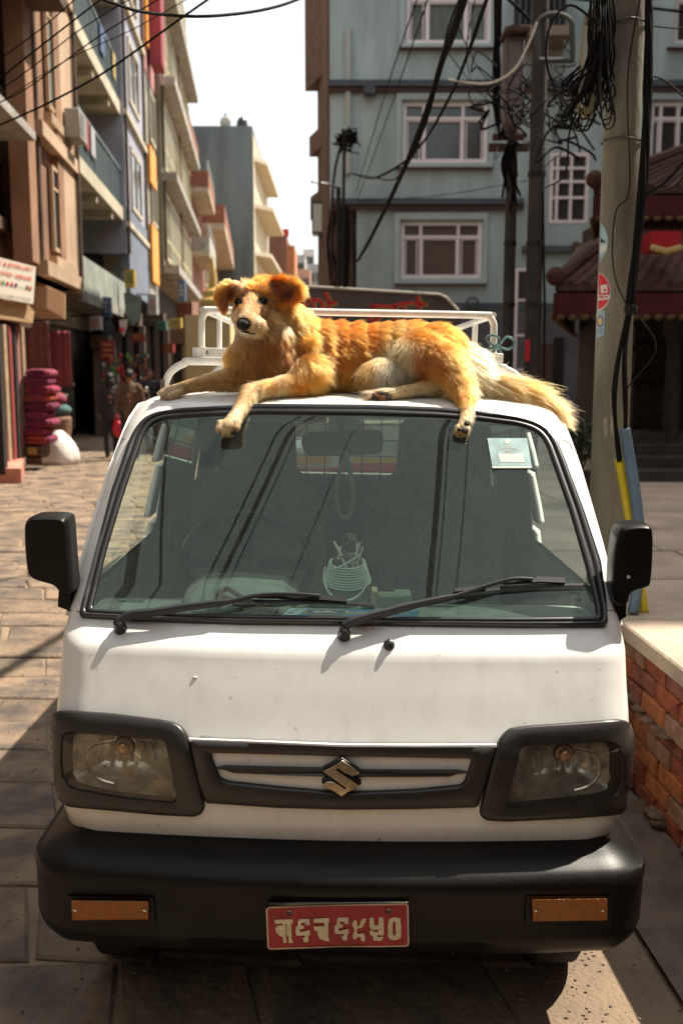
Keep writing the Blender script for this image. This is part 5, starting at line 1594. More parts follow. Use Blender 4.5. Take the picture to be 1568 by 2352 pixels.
mb = MB(); a, b = at(716, 538, 26), at(746, 464, 26); mb.box(((a.x + b.x) / 2, 26.2, (a.z + b.z) / 2), (b.x - a.x, 0.5, b.z - a.z)); lbo = mb.build('frame', rubber_clean, lb, world=True)
mb = MB(); mb.box(((a.x + b.x) / 2, 25.94, (a.z + b.z) / 2), ((b.x - a.x) * .78, 0.02, (b.z - a.z) * .86)); mb.build('face', mat('sign_white', (0.72, 0.75, 0.70), 0.5), lb, world=True)
# unseen building added to shade the courtyard, then the street behind the viewer
OB = root('courtyard_shade_block', (12, 16, 0), 'unseen plain brick building added on the far right to shade the courtyard', 'building')
plainbox('wall', brick_tan, OB, [(8.1, 7.6), (18, 7.6), (18, 23.7), (8.1, 23.7)], 0, 15.0)
OB2 = root('brick_terrace', (-9, 2, 0), 'brick terrace along the street beside and behind the viewer', 'building')
plainbox('wall', mat('dull_brown_render', (0.15, 0.125, 0.105), 0.9, var=.3, scale=1), OB2, [(-4.9, -30), (-14, -30), (-14, 10.1), (-5.6, 10.1)], 0, 11.5)
OB3 = root('street_shade_terrace', (9, -12, 0), 'unseen brick terrace behind the viewer, shaped to shade the street', 'building')
plainbox('wall', sidem, OB3, [(7.0, -30), (18, -30), (18, 4.3), (7.0, 4.3)], 0, 14.5)  # unseen block, sized to shade the street in front of the van
OB4 = root('end_shade_house', (0, -20, 0), 'unseen brown house behind the viewer, added to darken the van front', 'building')
plainbox('wall', mat('dull_brown_render', ()), OB4, [(-4.8, -24), (6.7, -24), (6.7, -16), (-4.8, -16)], 0, 11)  # unseen, added to darken the front of the van
for P_, (nx, ny) in (((-5.2, None), (1, 0)),):
    for k in range(5):
        for z in (1.2, 4.3, 7.4):
            Y_ = -8 + k * 3.6; X_ = -4.9 - 0.7 * (Y_ + 30) / 40.1
            mb = MB(); mb.box((X_ + .02, Y_, z + .8), (0.1, 1.4, 1.6)); mb.build('window', glass_dark, OB2, world=True)
for k in range(3):
    for z in (1.4, 4.6, 7.6):
        mb = MB(); mb.box((-3 + k * 3.6, -15.98, z + .7), (1.5, 0.1, 1.5)); mb.build('window', glass_dark, OB4, world=True)
# ================================================================ RIGHT HAND SIDE
WF = Fac((1.295, 0), (-0.046, 1), -1)         # face of the planter wall, seen from the street
wall = root('brick_wall', WF.pt(3.5, 0), 'low red brick wall with pale stone top beside the van', 'wall')
brick_wm = [mat('wall_brick_%s' % k, c, 0.92, var=0.35, scale=14, bump=0.5, bscale=45, detail=8) for k, c in (('red', (0.36, 0.095, 0.045)), ('orange', (0.46, 0.15, 0.055)), ('dull', (0.27, 0.095, 0.06)), ('dusty', (0.36, 0.19, 0.12)))]
WF.ob('mortar_core', mortar, wall, 1.6, 9.5, -0.02, 0.63, -0.30, -0.045)
r5 = random.Random(5)
bmeshes = []
for k in range(10):
    mb = MB(); w, h, d = 0.222 + r5.uniform(-.006, .004), 0.066, 0.10
    q = lambda a: a + r5.uniform(-0.004, 0.004)
    vs = [(q(-w / 2), -d, q(-h / 2)), (q(w / 2), -d, q(-h / 2)), (q(w / 2), -d, q(h / 2)), (q(-w / 2), -d, q(h / 2)),
          (q(-w / 2 + .006), q(0), q(-h / 2 + .006)), (q(w / 2 - .006), q(0), q(-h / 2 + .006)), (q(w / 2 - .006), q(0), q(h / 2 - .006)), (q(-w / 2 + .006), q(0), q(h / 2 - .006)),
          (q(-w / 2), -0.008, q(-h / 2)), (q(w / 2), -0.008, q(-h / 2)), (q(w / 2), -0.008, q(h / 2)), (q(-w / 2), -0.008, q(h / 2))]
    fs = [(4, 5, 6, 7), (8, 9, 5, 4), (9, 10, 6, 5), (10, 11, 7, 6), (11, 8, 4, 7), (0, 1, 9, 8), (1, 2, 10, 9), (2, 3, 11, 10), (3, 0, 8, 11)]
    o_ = mesh('brick', vs, fs, brick_wm[k % 4], wall)
    bmeshes.append(o_.data); bpy.data.objects.remove(o_)
z = 0.045; row = 0
ax = Matrix(((WF.a.x, WF.n.x, 0), (WF.a.y, WF.n.y, 0), (0, 0, 1))).to_4x4()
wi = mloc(wall).inverted()
while z < 0.60:
    u = 2.2 + (0.12 if row % 2 else 0)
    while u < 6.2:
        bo = bpy.data.objects.new('brick', r5.choice(bmeshes)); COL.objects.link(bo); bo.parent = wall
        o_ = 0.0 if row >= 5 else -0.026
        T = Matrix.Translation(WF.pt(u, z, o_ + r5.uniform(-0.006, 0.004))) @ ax @ Matrix.Rotation(R(r5.uniform(-1, 1)), 4, 'Y')
        bo.matrix_local = wi @ T
        u += 0.238
    z += 0.0765; row += 1
# lumps of mortar on the ledge and rubble footing
mb = MB()
for k in range(60):
    u = r5.uniform(2.3, 6); mb.ball(WF.pt(u, 0.40 + r5.uniform(-.012, .010), -0.020), (0.05 * r5.uniform(.4, 1.3), 0.045, 0.011 * r5.uniform(.5, 1.6)), 8, 6)
for k in range(60):
    u = r5.uniform(2.2, 6.2); mb.ball(WF.pt(u, r5.uniform(0.0, 0.07), -0.025), (0.07 * r5.uniform(.3, 1.1), 0.035, 0.020 * r5.uniform(.4, 1.5)), 8, 6)
tag(mb.build('mortar_lumps', mat('crumbling_mortar', (0.17, 0.11, 0.075), 0.95, var=0.4, scale=20, bump=0.6, bscale=50), wall, world=True, smooth=True), kind='stuff')
slabm = mat('pale_stone_slab', (0.47, 0.37, 0.28), 0.85, var=0.25, scale=2.5, bump=0.35, bscale=30, detail=9)
plat = root('terrace', (3, 6, 0), 'raised stone-paved terrace on the right behind the brick wall', 'terrace')
plainbox('fill', mortar, plat, [(1.30 - .046 * 1.6 + .1, 1.6), (12, 1.6), (12, 22), (1.30 - .046 * 22 + .1, 22)], -0.02, 0.62)
r6 = random.Random(11)
Y_ = 1.7
while Y_ < 13:
    dy = r6.uniform(0.62, 0.8)
    X_ = 1.262 - .046 * Y_
    while X_ < 0.40 * Y_ + 1.2:
        L = r6.uniform(0.55, 0.95); g = .007
        q = [(X_ + g, Y_ + g), (X_ + L - g, Y_ + g), (X_ + L - g - .046 * dy, Y_ + dy - g), (X_ + g - .046 * dy, Y_ + dy - g)]
        h = 0.688 + r6.uniform(-.004, .004)
        c_ = (sum(p[0] for p in q) / 4, sum(p[1] for p in q) / 4)
        vs = [Vector((c_[0] + (p[0] - c_[0]) * .985, c_[1] + (p[1] - c_[1]) * .985, h)) for p in q] + [Vector((p[0], p[1], h - .007)) for p in q] + [Vector((p[0], p[1], 0.625)) for p in q]
        fs = [(0, 1, 2, 3)] + [(a + 4, (a + 1) % 4 + 4, (a + 1) % 4, a) for a in range(4)] + [(a + 8, (a + 1) % 4 + 8, (a + 1) % 4 + 4, a + 4) for a in range(4)]
        mesh('slab', vs, fs, slabm, plat, world=True)
        X_ += L
    Y_ += dy
# ---- near pole
poleM = mat('pole_concrete', (0.23, 0.215, 0.16), 0.8, var=0.35, scale=3.5, bump=0.35, bscale=40, stretch=(1, 1, 0.35), detail=9, col2=(0.10, 0.085, 0.065))
PX, PYY = 1.158, 4.3
pole = root('utility_pole', (PX, PYY, 0.6), 'near round concrete utility pole with party stickers, rising from the terrace', 'utility pole')
def prad(z): return 0.0795 - 0.0018 * z
mb = MB(); mb.lathe([(prad(z), z) for z in [0.6 + 0.4 * k for k in range(24)]], (PX, PYY, 0), 28); mb.build('shaft', poleM, pole, smooth=True, world=True)
def onpole(px, py, off=0.001):
    d = ray(px, py); rr = 0.078 + off
    for _ in range(2):
        a = d.x ** 2 + d.y ** 2; b = -2 * (d.x * PX + d.y * PYY); c = PX ** 2 + PYY ** 2 - rr * rr
        q = max(0, b * b - 4 * a * c); t = (-b - math.sqrt(q)) / (2 * a)
        p = ORG + d * t; rr = prad(p.z) + off
    return p
def sticker(name, poly, m, parent, off=0.0015):
    P = subdiv(poly, 5)
    cx_, cy_ = sum(p[0] for p in P) / len(P), sum(p[1] for p in P) / len(P)
    vs = [onpole(x, y, off) for x, y in P] + [onpole((x + cx_) / 2, (y + cy_) / 2, off) for x, y in P] + [onpole(cx_, cy_, off)]
    n = len(P)
    fs = [(i, (i + 1) % n, (i + 1) % n + n, i + n) for i in range(n)] + [(i + n, (i + 1) % n + n, 2 * n) for i in range(n)]
    return mesh(name, vs, fs, m, parent, world=True)
st_blue = mat('sticker_pale_blue', (0.30, 0.46, 0.52), 0.5, var=0.15, scale=20)
st_red = mat('sticker_red', (0.58, 0.02, 0.03), 0.45); st_wh = mat('sticker_white', (0.62, 0.58, 0.55), 0.5)
st_dk = mat('sticker_dark', (0.03, 0.02, 0.02), 0.6)
sk = sticker('sticker', [(1379,512),(1388,524),(1395,544),(1396,557),(1392,577),(1382,593),(1377,604),(1376,560)], st_blue, pole); sk['label'] = 'torn pale blue oval sticker'
sticker('sticker_print', [(1378,545),(1384,551),(1391,556),(1378,558)], st_dk, sk, .0025); sticker('sticker_print', [(1377,565),(1393,559),(1391,574),(1377,581)], st_wh, sk, .0025)
sk = sticker('sticker', [(1374,626),(1384,630),(1394,642),(1402,664),(1400,685),(1392,702),(1380,712),(1372,716),(1373,670)], st_wh, pole); sk['label'] = 'round red and white sticker with stars'
sticker('sticker_print', [(1374,628),(1384,633),(1393,645),(1400,664),(1399,676),(1374,678)], st_red, sk, .0025)
sticker('sticker_print', [(1373,690),(1397,688),(1390,699),(1380,708),(1373,711)], st_red, sk, .0025)
sticker('sticker_print', [(1378,655),(1393,653),(1395,672),(1379,674)], st_wh, sk, .0035)
for sx_, sy_, sr in ((1388, 666, 4.5), (1391, 682, 3.5)):
    sticker('star', [(sx_ + (sr if k % 2 == 0 else sr * .42) * math.sin(math.pi * k / 5), sy_ - (sr if k % 2 == 0 else sr * .42) * math.cos(math.pi * k / 5)) for k in range(10)], st_red, sk, .0045)
for k in range(4): sticker('letter', [(1375 + k * 2.8, 680), (1377 + k * 2.8, 680), (1377 + k * 2.8, 685), (1375 + k * 2.8, 685)], st_red, sk, .0045)
sk = sticker('sticker', [(1370,714),(1388,714),(1386,770),(1369,776)], st_blue, pole); sk['label'] = 'pale blue rectangular sticker with round emblem'
sticker('sticker_print', [(1370 + 7 + 7 * math.cos(q), 738 + 14 * math.sin(q)) for q in [2 * math.pi * k / 14 for k in range(14)]], mat('sticker_purple', (0.18, 0.08, 0.16), 0.5), sk, .0025)
sticker('sticker_print', [(1377 + 4.5 * math.cos(q), 738 + 9 * math.sin(q)) for q in [2 * math.pi * k / 12 for k in range(12)]], mat('sticker_yellow', (0.6, 0.5, 0.2), 0.5), sk, .0035)
for yy in (757, 762): sticker('letter', [(1371, yy), (1384, yy - 1), (1384, yy), (1371, yy + 1)], st_dk, sk, .0025)
for yy in (45, 318):
    mb = MB(); c_ = onpole(1428, yy)
    mb.tube([Vector((PX + 0.082 * math.cos(q), PYY + 0.082 * math.sin(q), c_.z + .004 * math.sin(3 * q))) for q in [2 * math.pi * k / 20 for k in range(21)]], 0.004, 6, cap=False); mb.build('wire_band', rubber_clean, pole, world=True)
# torn paper patches
for P in ([(1400,905),(1410,900),(1412,960),(1408,1010),(1400,985),(1403,940)], [(1384,965),(1392,955),(1395,990),(1388,1010)]):
    sticker('torn_paper', P, mat('torn_paper', (0.40, 0.36, 0.27), 0.9, var=0.3, scale=60), pole)
# ---- cables
cab = mat('cable_black', (0.008, 0.007, 0.007), 0.8, spec=.12)
cabg = mat('cable_grey', (0.022, 0.02, 0.018), 0.85, spec=.12)
cabw = mat('cable_white', (0.55, 0.52, 0.45), 0.5)
ncab = 0
def cable(name, P, r, label, group=None, m=None, cat='cable', n=6, world=None, seg=5):
    """P: (px, py, Y) stations or world points"""
    pts = [at(*p) if not isinstance(p, Vector) else p for p in P]
    mb = MB(); L = smoothline(pts, n); mb.tube(L, r, seg)
    return tag(mb.build(name, m or cab, None, smooth=True), label, cat, group)
def strand_bundle(name, P, R0, k, r, label, m=None, seed=1, parts='strand'):
    rr = random.Random(seed)
    pts = smoothline([at(*p) for p in P], 7)
    rt = root(name, pts[0], label, 'cable bundle')
    for j in range(k):
        ph, am, w = rr.uniform(0, 6.28), rr.uniform(.2, 1), rr.uniform(0.2, 0.7)
        mb = MB()
        L = []
        for i, p in enumerate(pts):
            t = i / (len(pts) - 1)
            rad_ = R0 * am
            q = ph + i * w * 0.35
            L.append(p + Vector((math.cos(q) * rad_, math.sin(q) * rad_ * .6, math.sin(q * 1.3 + j) * rad_)))
        mb.tube(L, r * rr.uniform(.7, 1.3), 5); mb.build(parts, m or cab, rt, world=True, smooth=True)
    return rt
strand_bundle('cable_bundle', [(1068,-30,4.6),(1040,70,5.2),(1008,165,6.0),(960,310,7.6),(905,440,9.6),(850,550,12),(822,598,14)], 0.022, 11, 0.0075, 'thickest bundle of black cables slanting down across the blue-grey building')
strand_bundle('cable_bundle', [(1128,-30,5),(1110,20,5.4),(1075,120,6.2),(1025,235,7.5),(965,335,9),(905,388,11),(850,410,13),(805,398,15)], 0.012, 4, 0.0065, 'thinner sagging cable bundle just right of the thickest one')
# bundle coming down the right of the near pole
rb = strand_bundle('cable_bundle', [(1488,-30,4.15),(1492,60,4.15),(1486,220,4.15),(1474,400,4.12),(1460,560,4.1),(1448,700,4.08)], 0.020, 9, 0.0070, 'cables hanging down the right side of the near pole into a knot')
strand_bundle('cable_bundle', [(1448,705,4.08),(1435,800,4.06),(1434,900,4.03),(1434,990,4.0)], 0.008, 4, 0.0062, 'cables running from the knot into the blue pipe')
strand_bundle('cable_bundle', [(1446,705,4.08),(1424,800,4.06),(1409,900,4.03),(1410,970,4.02),(1421,1060,4.0)], 0.007, 3, 0.0075, 'cables running from the knot into the yellow pipe')
cable('cable', [(1455,716,4.05),(1480,745,4.04),(1503,781,4.04),(1501,815,4.04),(1470,855,4.05),(1440,890,4.05)], 0.0032, 'loose stiff cable kinked outwards below the knot', m=cabg)
cable('cable', [(1472,-20,4.1),(1440,180,4.14),(1445,430,4.18),(1415,480,4.18),(1405,560,4.18),(1412,640,4.16),(1440,705,4.1)], 0.0030, 'thin cable bowing over the face of the near pole')
mb = MB()
for k in range(4):
    c_ = at(1448, 706 + k * 4, 4.06); mb.tube([c_ + Vector((0.024 * math.cos(q), 0.024 * math.sin(q), 0.006 * math.sin(q * 2 + k))) for q in [2 * math.pi * i / 14 for i in range(15)]], 0.0035, 5, cap=False)
tag(mb.build('wire_tie', cabg, rb, world=True), kind=None)
def pipe(name, P, r, m, label):
    rt = root(name, at(*P[-1]), label, 'pipe')
    mb = MB(); L = smoothline([at(*p) for p in P], 8); mb.tube(L, r, 14, cap=False); o_ = mb.build('tube', m, rt, smooth=True, world=True)
    s_ = o_.modifiers.new('t', 'SOLIDIFY'); s_.thickness = 0.003
    return rt
pipe('blue_pipe', [(1433,984,3.99),(1446,1060,3.98),(1457,1130,3.97),(1466,1210,3.95),(1468,1300,3.93),(1452,1408,3.92)], 0.0225, mat('blue_pvc', (0.10, 0.17, 0.24), 0.4, var=0.15, scale=10), 'blue plastic pipe taking cables into the terrace')
pipe('yellow_pipe', [(1420,1054,4.02),(1432,1120,4.01),(1446,1200,4.0),(1462,1290,3.98),(1478,1408,3.96)], 0.019, mat('yellow_pvc', (0.60, 0.46, 0.02), 0.4, var=0.1, scale=10), 'yellow plastic pipe behind the blue pipe')
# lamp housing hanging on the pole
lampr = root('street_lamp', at(1345, 140, 4.15), 'old beige tube lamp housing hanging upright beside the near pole', 'lamp')
A_ = [at(x, y, 4.15) for x, y in ((1352,26),(1372,20),(1378,60),(1374,150),(1362,258),(1344,262),(1330,250),(1334,150),(1342,60))]
mb = MB(); mb.prism(A_, (0, 0.05, 0)); o_ = mb.build('housing', mat('lamp_beige', (0.22, 0.19, 0.12), 0.6, var=0.25, scale=8), lampr, world=True); bevel(o_, 0.006)
A_ = [at(x, y, 4.14) for x, y in ((1344,60),(1352,58),(1346,150),(1340,245),(1332,248),(1336,150))]
mb = MB(); mb.prism(A_, (0, 0.012, 0)); mb.build('cover', mat('lamp_cover_white', (0.5, 0.52, 0.48), 0.4), lampr, world=True)
# tangle of looped cable
r8 = random.Random(8)
loops = root('cable_loops', at(1370, 150, 4.15), 'dense coil of looped black cable hanging off the near pole', 'cable coil')
for k in range(34):
    x0 = r8.uniform(1352, 1398); y0 = r8.uniform(-25, 90); xb = r8.uniform(1300, 1396); yb = r8.uniform(190, 305); w = r8.uniform(6, 32); Yq = r8.uniform(4.08, 4.22)
    P = [(x0, y0, Yq), (x0 - w * .3, (y0 + yb) / 2, Yq), (xb - w * .5, yb - 20, Yq), (xb, yb, Yq), (xb + w * .6, yb - 25, Yq + .02), (x0 + w * .5, (y0 + yb) / 2, Yq + .03), (x0 + 6, y0 - 5, Yq + .02)]
    mb = MB(); mb.tube(smoothline([at(*p) for p in P], 5), r8.uniform(.0028, .0052), 5); mb.build('loop', cab, loops, world=True, smooth=True)
for i, (P, r_, lb, mm) in enumerate((
  ([(1375,60,4.1),(1310,12,4.1),(1262,60,4.3),(1255,150,4.4),(1290,235,4.4),(1340,300,4.3),(1368,262,4.2)], .005, 'cable looping wide to the left of the lamp housing', cab),
  ([(1372,120,4.1),(1350,190,4.1),(1308,300,4.3),(1302,370,4.6),(1290,410,5),(1250,432,7)], .0045, 'cable dropping from the coil and trailing off to the left', cab),
  ([(1030,182,7),(1085,191,6.6),(1135,188,6.4),(1180,160,6.2),(1205,118,6.2),(1222,80,6.2),(1232,50,6.2)], .008, 'pale thick cable curving up to the pipe hoop', cabw),
  ([(1500,175,4.2),(1530,188,4.2),(1568,222,4.2),(1600,260,4.2)], .0045, 'cable leaving the frame right of the near pole', cabg),
  ([(1600,330,4.0),(1545,400,4.0),(1510,430,4.05),(1478,448,4.1)], .006, 'upper of two cables reaching the near pole from the right', cab),
  ([(1600,368,4.0),(1550,425,4.0),(1510,440,4.05),(1480,452,4.1)], .004, 'lower of two cables reaching the near pole from the right', cabg),
  ([(1500,60,4.2),(1560,65,4.2),(1600,50,4.2)], .003, 'thin cable near the top right corner', cab),
  ([(200,-14,3.6),(262,8,3.7),(330,28,3.8),(450,38,4),(560,30,4.2),(640,14,4.4),(700,-8,4.6)], .0062, 'thick black cable sagging across the top of the sky', cab),
  ([(496,-14,5.2),(416,42,5.4),(250,160,5.8),(140,222,6),(64,259,6.2),(-20,296,6.4)], .0062, 'black cable running from the sky down over the orange building', cab),
  ([(378,-10,6),(224,86,6.4),(64,202,6.8),(-20,244,7)], .0042, 'thin cable under the thick one on the left', cab),
  ([(305,-6,6.2),(179,72,6.4),(80,150,6.6),(-20,222,6.8)], .0038, 'third thin cable over the left facades', cab),
  ([(238,-6,5.6),(122,84,5.8),(-20,196,6)], .0050, 'cable crossing the left roof edge', cab),
  ([(178,-6,6.2),(90,70,6.4),(-20,150,6.6)], .0040, 'short cable in the top left corner', cab),
  ([(440,-8,7),(300,70,7),(150,140,7),(-20,250,7)], .0034, 'faintest cable over the left balconies', cab),
  ([(960,-10,9),(900,165,12),(850,330,16),(818,440,20)], .007, 'left of two slack cables over the blue-grey wall', cabg),
  ([(985,-10,9),(920,180,12),(868,330,16),(820,460,20)], .007, 'right of two slack cables over the blue-grey wall', cabg),
  ([(805,398,18),(860,408,16),(905,412,14),(940,370,12),(962,330,11)], .012, 'looped grey cable hooked between bundle and mast', cabg),
  ([(820,462,23),(1000,450,22),(1160,424,20),(1240,410,18)], .008, 'nearly level grey wire along the second ledge', cabg),
  ([(1020,110,10),(1090,200,12),(1160,270,12),(1215,330,12)], .006, 'wire crossing down to the middle pole', cab),
  ([(1050,60,10),(1100,160,12),(1150,210,12)], .006, 'short wire above the crossing one', cab),
  ([(1090,0,9),(1070,120,10),(1085,200,12)], .005, 'wire dangling beside the top window', cab))):
    cable('cable', P, r_, lb, m=mm)
# ---- middle poles and their gear
pm2 = mat('pole_dark', (0.055, 0.045, 0.04), 0.8, var=0.35, scale=3, bump=0.3, bscale=30)
for (px, Yp, r_, ytop, lb) in ((1229, 9.0, 0.074, -20, 'middle grey pole behind the roof rack, thicker of the two'), (1172, 11.0, 0.066, 60, 'dark pole left of the middle one, carrying the cross arm')):
    X_ = at(px, 500, Yp).x
    rt = root('utility_pole', (X_, Yp, 0), lb, 'utility pole', 'poles between the van and the blue-grey building')
    mb = MB(); mb.lathe([(r_, 0), (r_ * .95, 3), (r_ * .88, at(px, ytop, Yp).z)], (X_, Yp, 0), 18); mb.build('shaft', pm2, rt, smooth=True, world=True)
    for yy in (560, 700, 400):
        c_ = at(px, yy, Yp); mb = MB(); mb.lathe([(r_ * 1.08, -0.02), (r_ * 1.08, 0.02)], (X_, Yp, c_.z), 16); mb.build('band', rubber_clean, rt, world=True)
    if Yp == 11.0:
        for (xa, xb, yy, hh) in ((1121, 1212, 340, .07), (1130, 1205, 316, .05)):
            a, b = at(xa, yy, Yp - .1), at(xb, yy, Yp - .1); mb = MB(); mb.box(((a.x + b.x) / 2, Yp - .12, a.z), (b.x - a.x, .09, hh)); mb.build('cross_arm', brown, rt, world=True)
    else:
        a, b = at(1206, 780, Yp - .09), at(1216, 830, Yp - .09)
        mb = MB(); mb.box(((a.x + b.x) / 2, Yp - .078, (a.z + b.z) / 2), (b.x - a.x, .012, a.z - b.z)); mb.build('sticker', st_red, rt, world=True)
        pts = [at(x, y, Yp - .05) for x, y in ((1248,870),(1250,700),(1247,560),(1246,440))]; mb = MB(); mb.tube(pts, .012, 6); mb.build('side_pipe', cabg, rt, world=True)
rt = root('meter_box', at(1180, 180, 10.5), 'tall brown metal cabinet fixed high on the dark pole', 'cabinet')
a, b = at(1157, 285, 10.5), at(1204, 84, 10.5); mb = MB(); mb.box(((a.x + b.x) / 2, 10.6, (a.z + b.z) / 2), (b.x - a.x, .25, b.z - a.z)); o_ = mb.build('box', mat('cabinet_brown', (0.15, 0.12, 0.115), 0.7, var=0.2, scale=4), rt, world=True); bevel(o_, .01)
a2, b2 = at(1165, 200, 10.45), at(1196, 95, 10.45); mb = MB(); mb.box(((a2.x + b2.x) / 2, 10.465, (a2.z + b2.z) / 2), (b2.x - a2.x, .02, b2.z - a2.z)); mb.build('door', mat('cabinet_door', (0.19, 0.155, 0.15), 0.6), rt, world=True)
mb = MB(); mb.box(((a.x + b.x) / 2, 10.55, b.z + .03), ((b.x - a.x) * 1.3, .4, .04)); mb.build('lid', brown, rt, world=True)
pts = smoothline([at(x, y, 8.4) for x, y in ((1234,138),(1232,80),(1238,48),(1262,33),(1290,34),(1310,48),(1313,80),(1313,134),(1300,138),(1234,138))], 5)
mb = MB(); mb.tube(pts, .022, 8); tag(mb.build('pipe_hoop', mat('steel_grey_dark', (0.07, 0.075, 0.075), 0.5, metal=.4), None, smooth=True), 'rounded grey pipe hoop above the middle pole', 'pipe frame')
tg = root('cable_tangle', at(1250, 260, 8.8), 'knotted mass of wires round the tops of the middle poles', 'cable tangle')
for k in range(38):
    c0 = (r8.uniform(1130, 1330), r8.uniform(150, 330), r8.uniform(8.4, 10.4)); P = [c0]
    for j in range(4): P.append((P[-1][0] + r8.uniform(-55, 55), P[-1][1] + r8.uniform(-50, 60), c0[2] + r8.uniform(-.2, .2)))
    mb = MB(); mb.tube(smoothline([at(*p) for p in P], 4), r8.uniform(.005, .012), 4); mb.build('wire', cab if k % 4 else cabg, tg, world=True)
for k in range(10):
    P = [(1150 + r8.uniform(-14, 10), 70 + r8.uniform(0, 50), 10.2), (1140 + r8.uniform(-8, 8), 170, 10.2), (1138 + r8.uniform(-8, 8), 240, 10.2), (1160 + r8.uniform(-14, 14), 320, 10.2)]
    mb = MB(); mb.tube(smoothline([at(*p) for p in P], 4), .013, 5); mb.build('wire', cab, tg, world=True)
for k in range(8):
    x0 = 1172 + r8.uniform(-14, 14); P = [(x0, 330, 10.8), (x0 + r8.uniform(-18, 18), 380, 10.8), (x0 + r8.uniform(-10, 10), 440 + r8.uniform(-30, 60), 10.85)]
    mb = MB(); mb.tube(smoothline([at(*p) for p in P], 4), .014, 5); mb.build('wire', cab, tg, world=True)
# caged balcony on the building behind them
a, b = at(1196, 57, 23), at(1304, -60, 23)
cg = root('caged_balcony', (a.x, 23.5, a.z), 'dark barred balcony on the blue-grey building above the poles', 'balcony')
mb = MB(); mb.box(((a.x + b.x) / 2, 23.6, (a.z + b.z) / 2), (b.x - a.x, .8, b.z - a.z)); mb.build('inside', dark_in, cg, world=True)
mb = MB(); mb.box(((a.x + b.x) / 2, 23.5, a.z - .12), (b.x - a.x + .3, 1.1, .2)); mb.build('slab', mat('beige_slab', (0.26, 0.21, 0.17), 0.9), cg, world=True)
for k in range(9):
    mb = MB(); x_ = a.x + (b.x - a.x) * k / 8; mb.tube([(x_, 23.15, a.z), (x_, 23.15, b.z)], .025, 6); mb.build('bar', bandm, cg, world=True)
# far mast at the corner of the blue-grey building
ms = root('cable_mast', at(792, 480, 20), 'thin mast with wire knot at the corner of the blue-grey building', 'mast')
for P, r_ in (([(786, 700, 20), (788, 500, 20), (791, 300, 20)], .035), ([(760, 660, 20.5), (764, 440, 20.5), (778, 350, 20.3), (794, 310, 20)], .03), ([(777, 660, 20.2), (777, 430, 20.2)], .05), ([(777, 432, 20.2), (750, 422, 20), (714, 418, 19.8)], .02)):
    mb = MB(); mb.tube(smoothline([at(*p) for p in P], 4), r_, 6); mb.build('pole', rubber_clean, ms, world=True)
for k in range(26):
    c0 = (795 + r8.uniform(-10, 10), 315 + r8.uniform(-10, 16)); P = [(*c0, 20)] + [(c0[0] + r8.uniform(-22, 26), c0[1] + r8.uniform(-18, 30), 20) for _ in range(3)]
    mb = MB(); mb.tube(smoothline([at(*p) for p in P], 4), .014, 4); mb.build('wire', cab, ms, world=True)
for k in range(12):
    x0 = r8.uniform(762, 815); P = [(x0, 470 + r8.uniform(0, 50), 21), (x0 + r8.uniform(-10, 14), 560, 21), (x0 + r8.uniform(-14, 14), 680, 21)]
    mb = MB(); mb.tube(smoothline([at(*p) for p in P], 4), .03, 5); mb.build('wire', cab if k % 3 else cabg, ms, world=True)
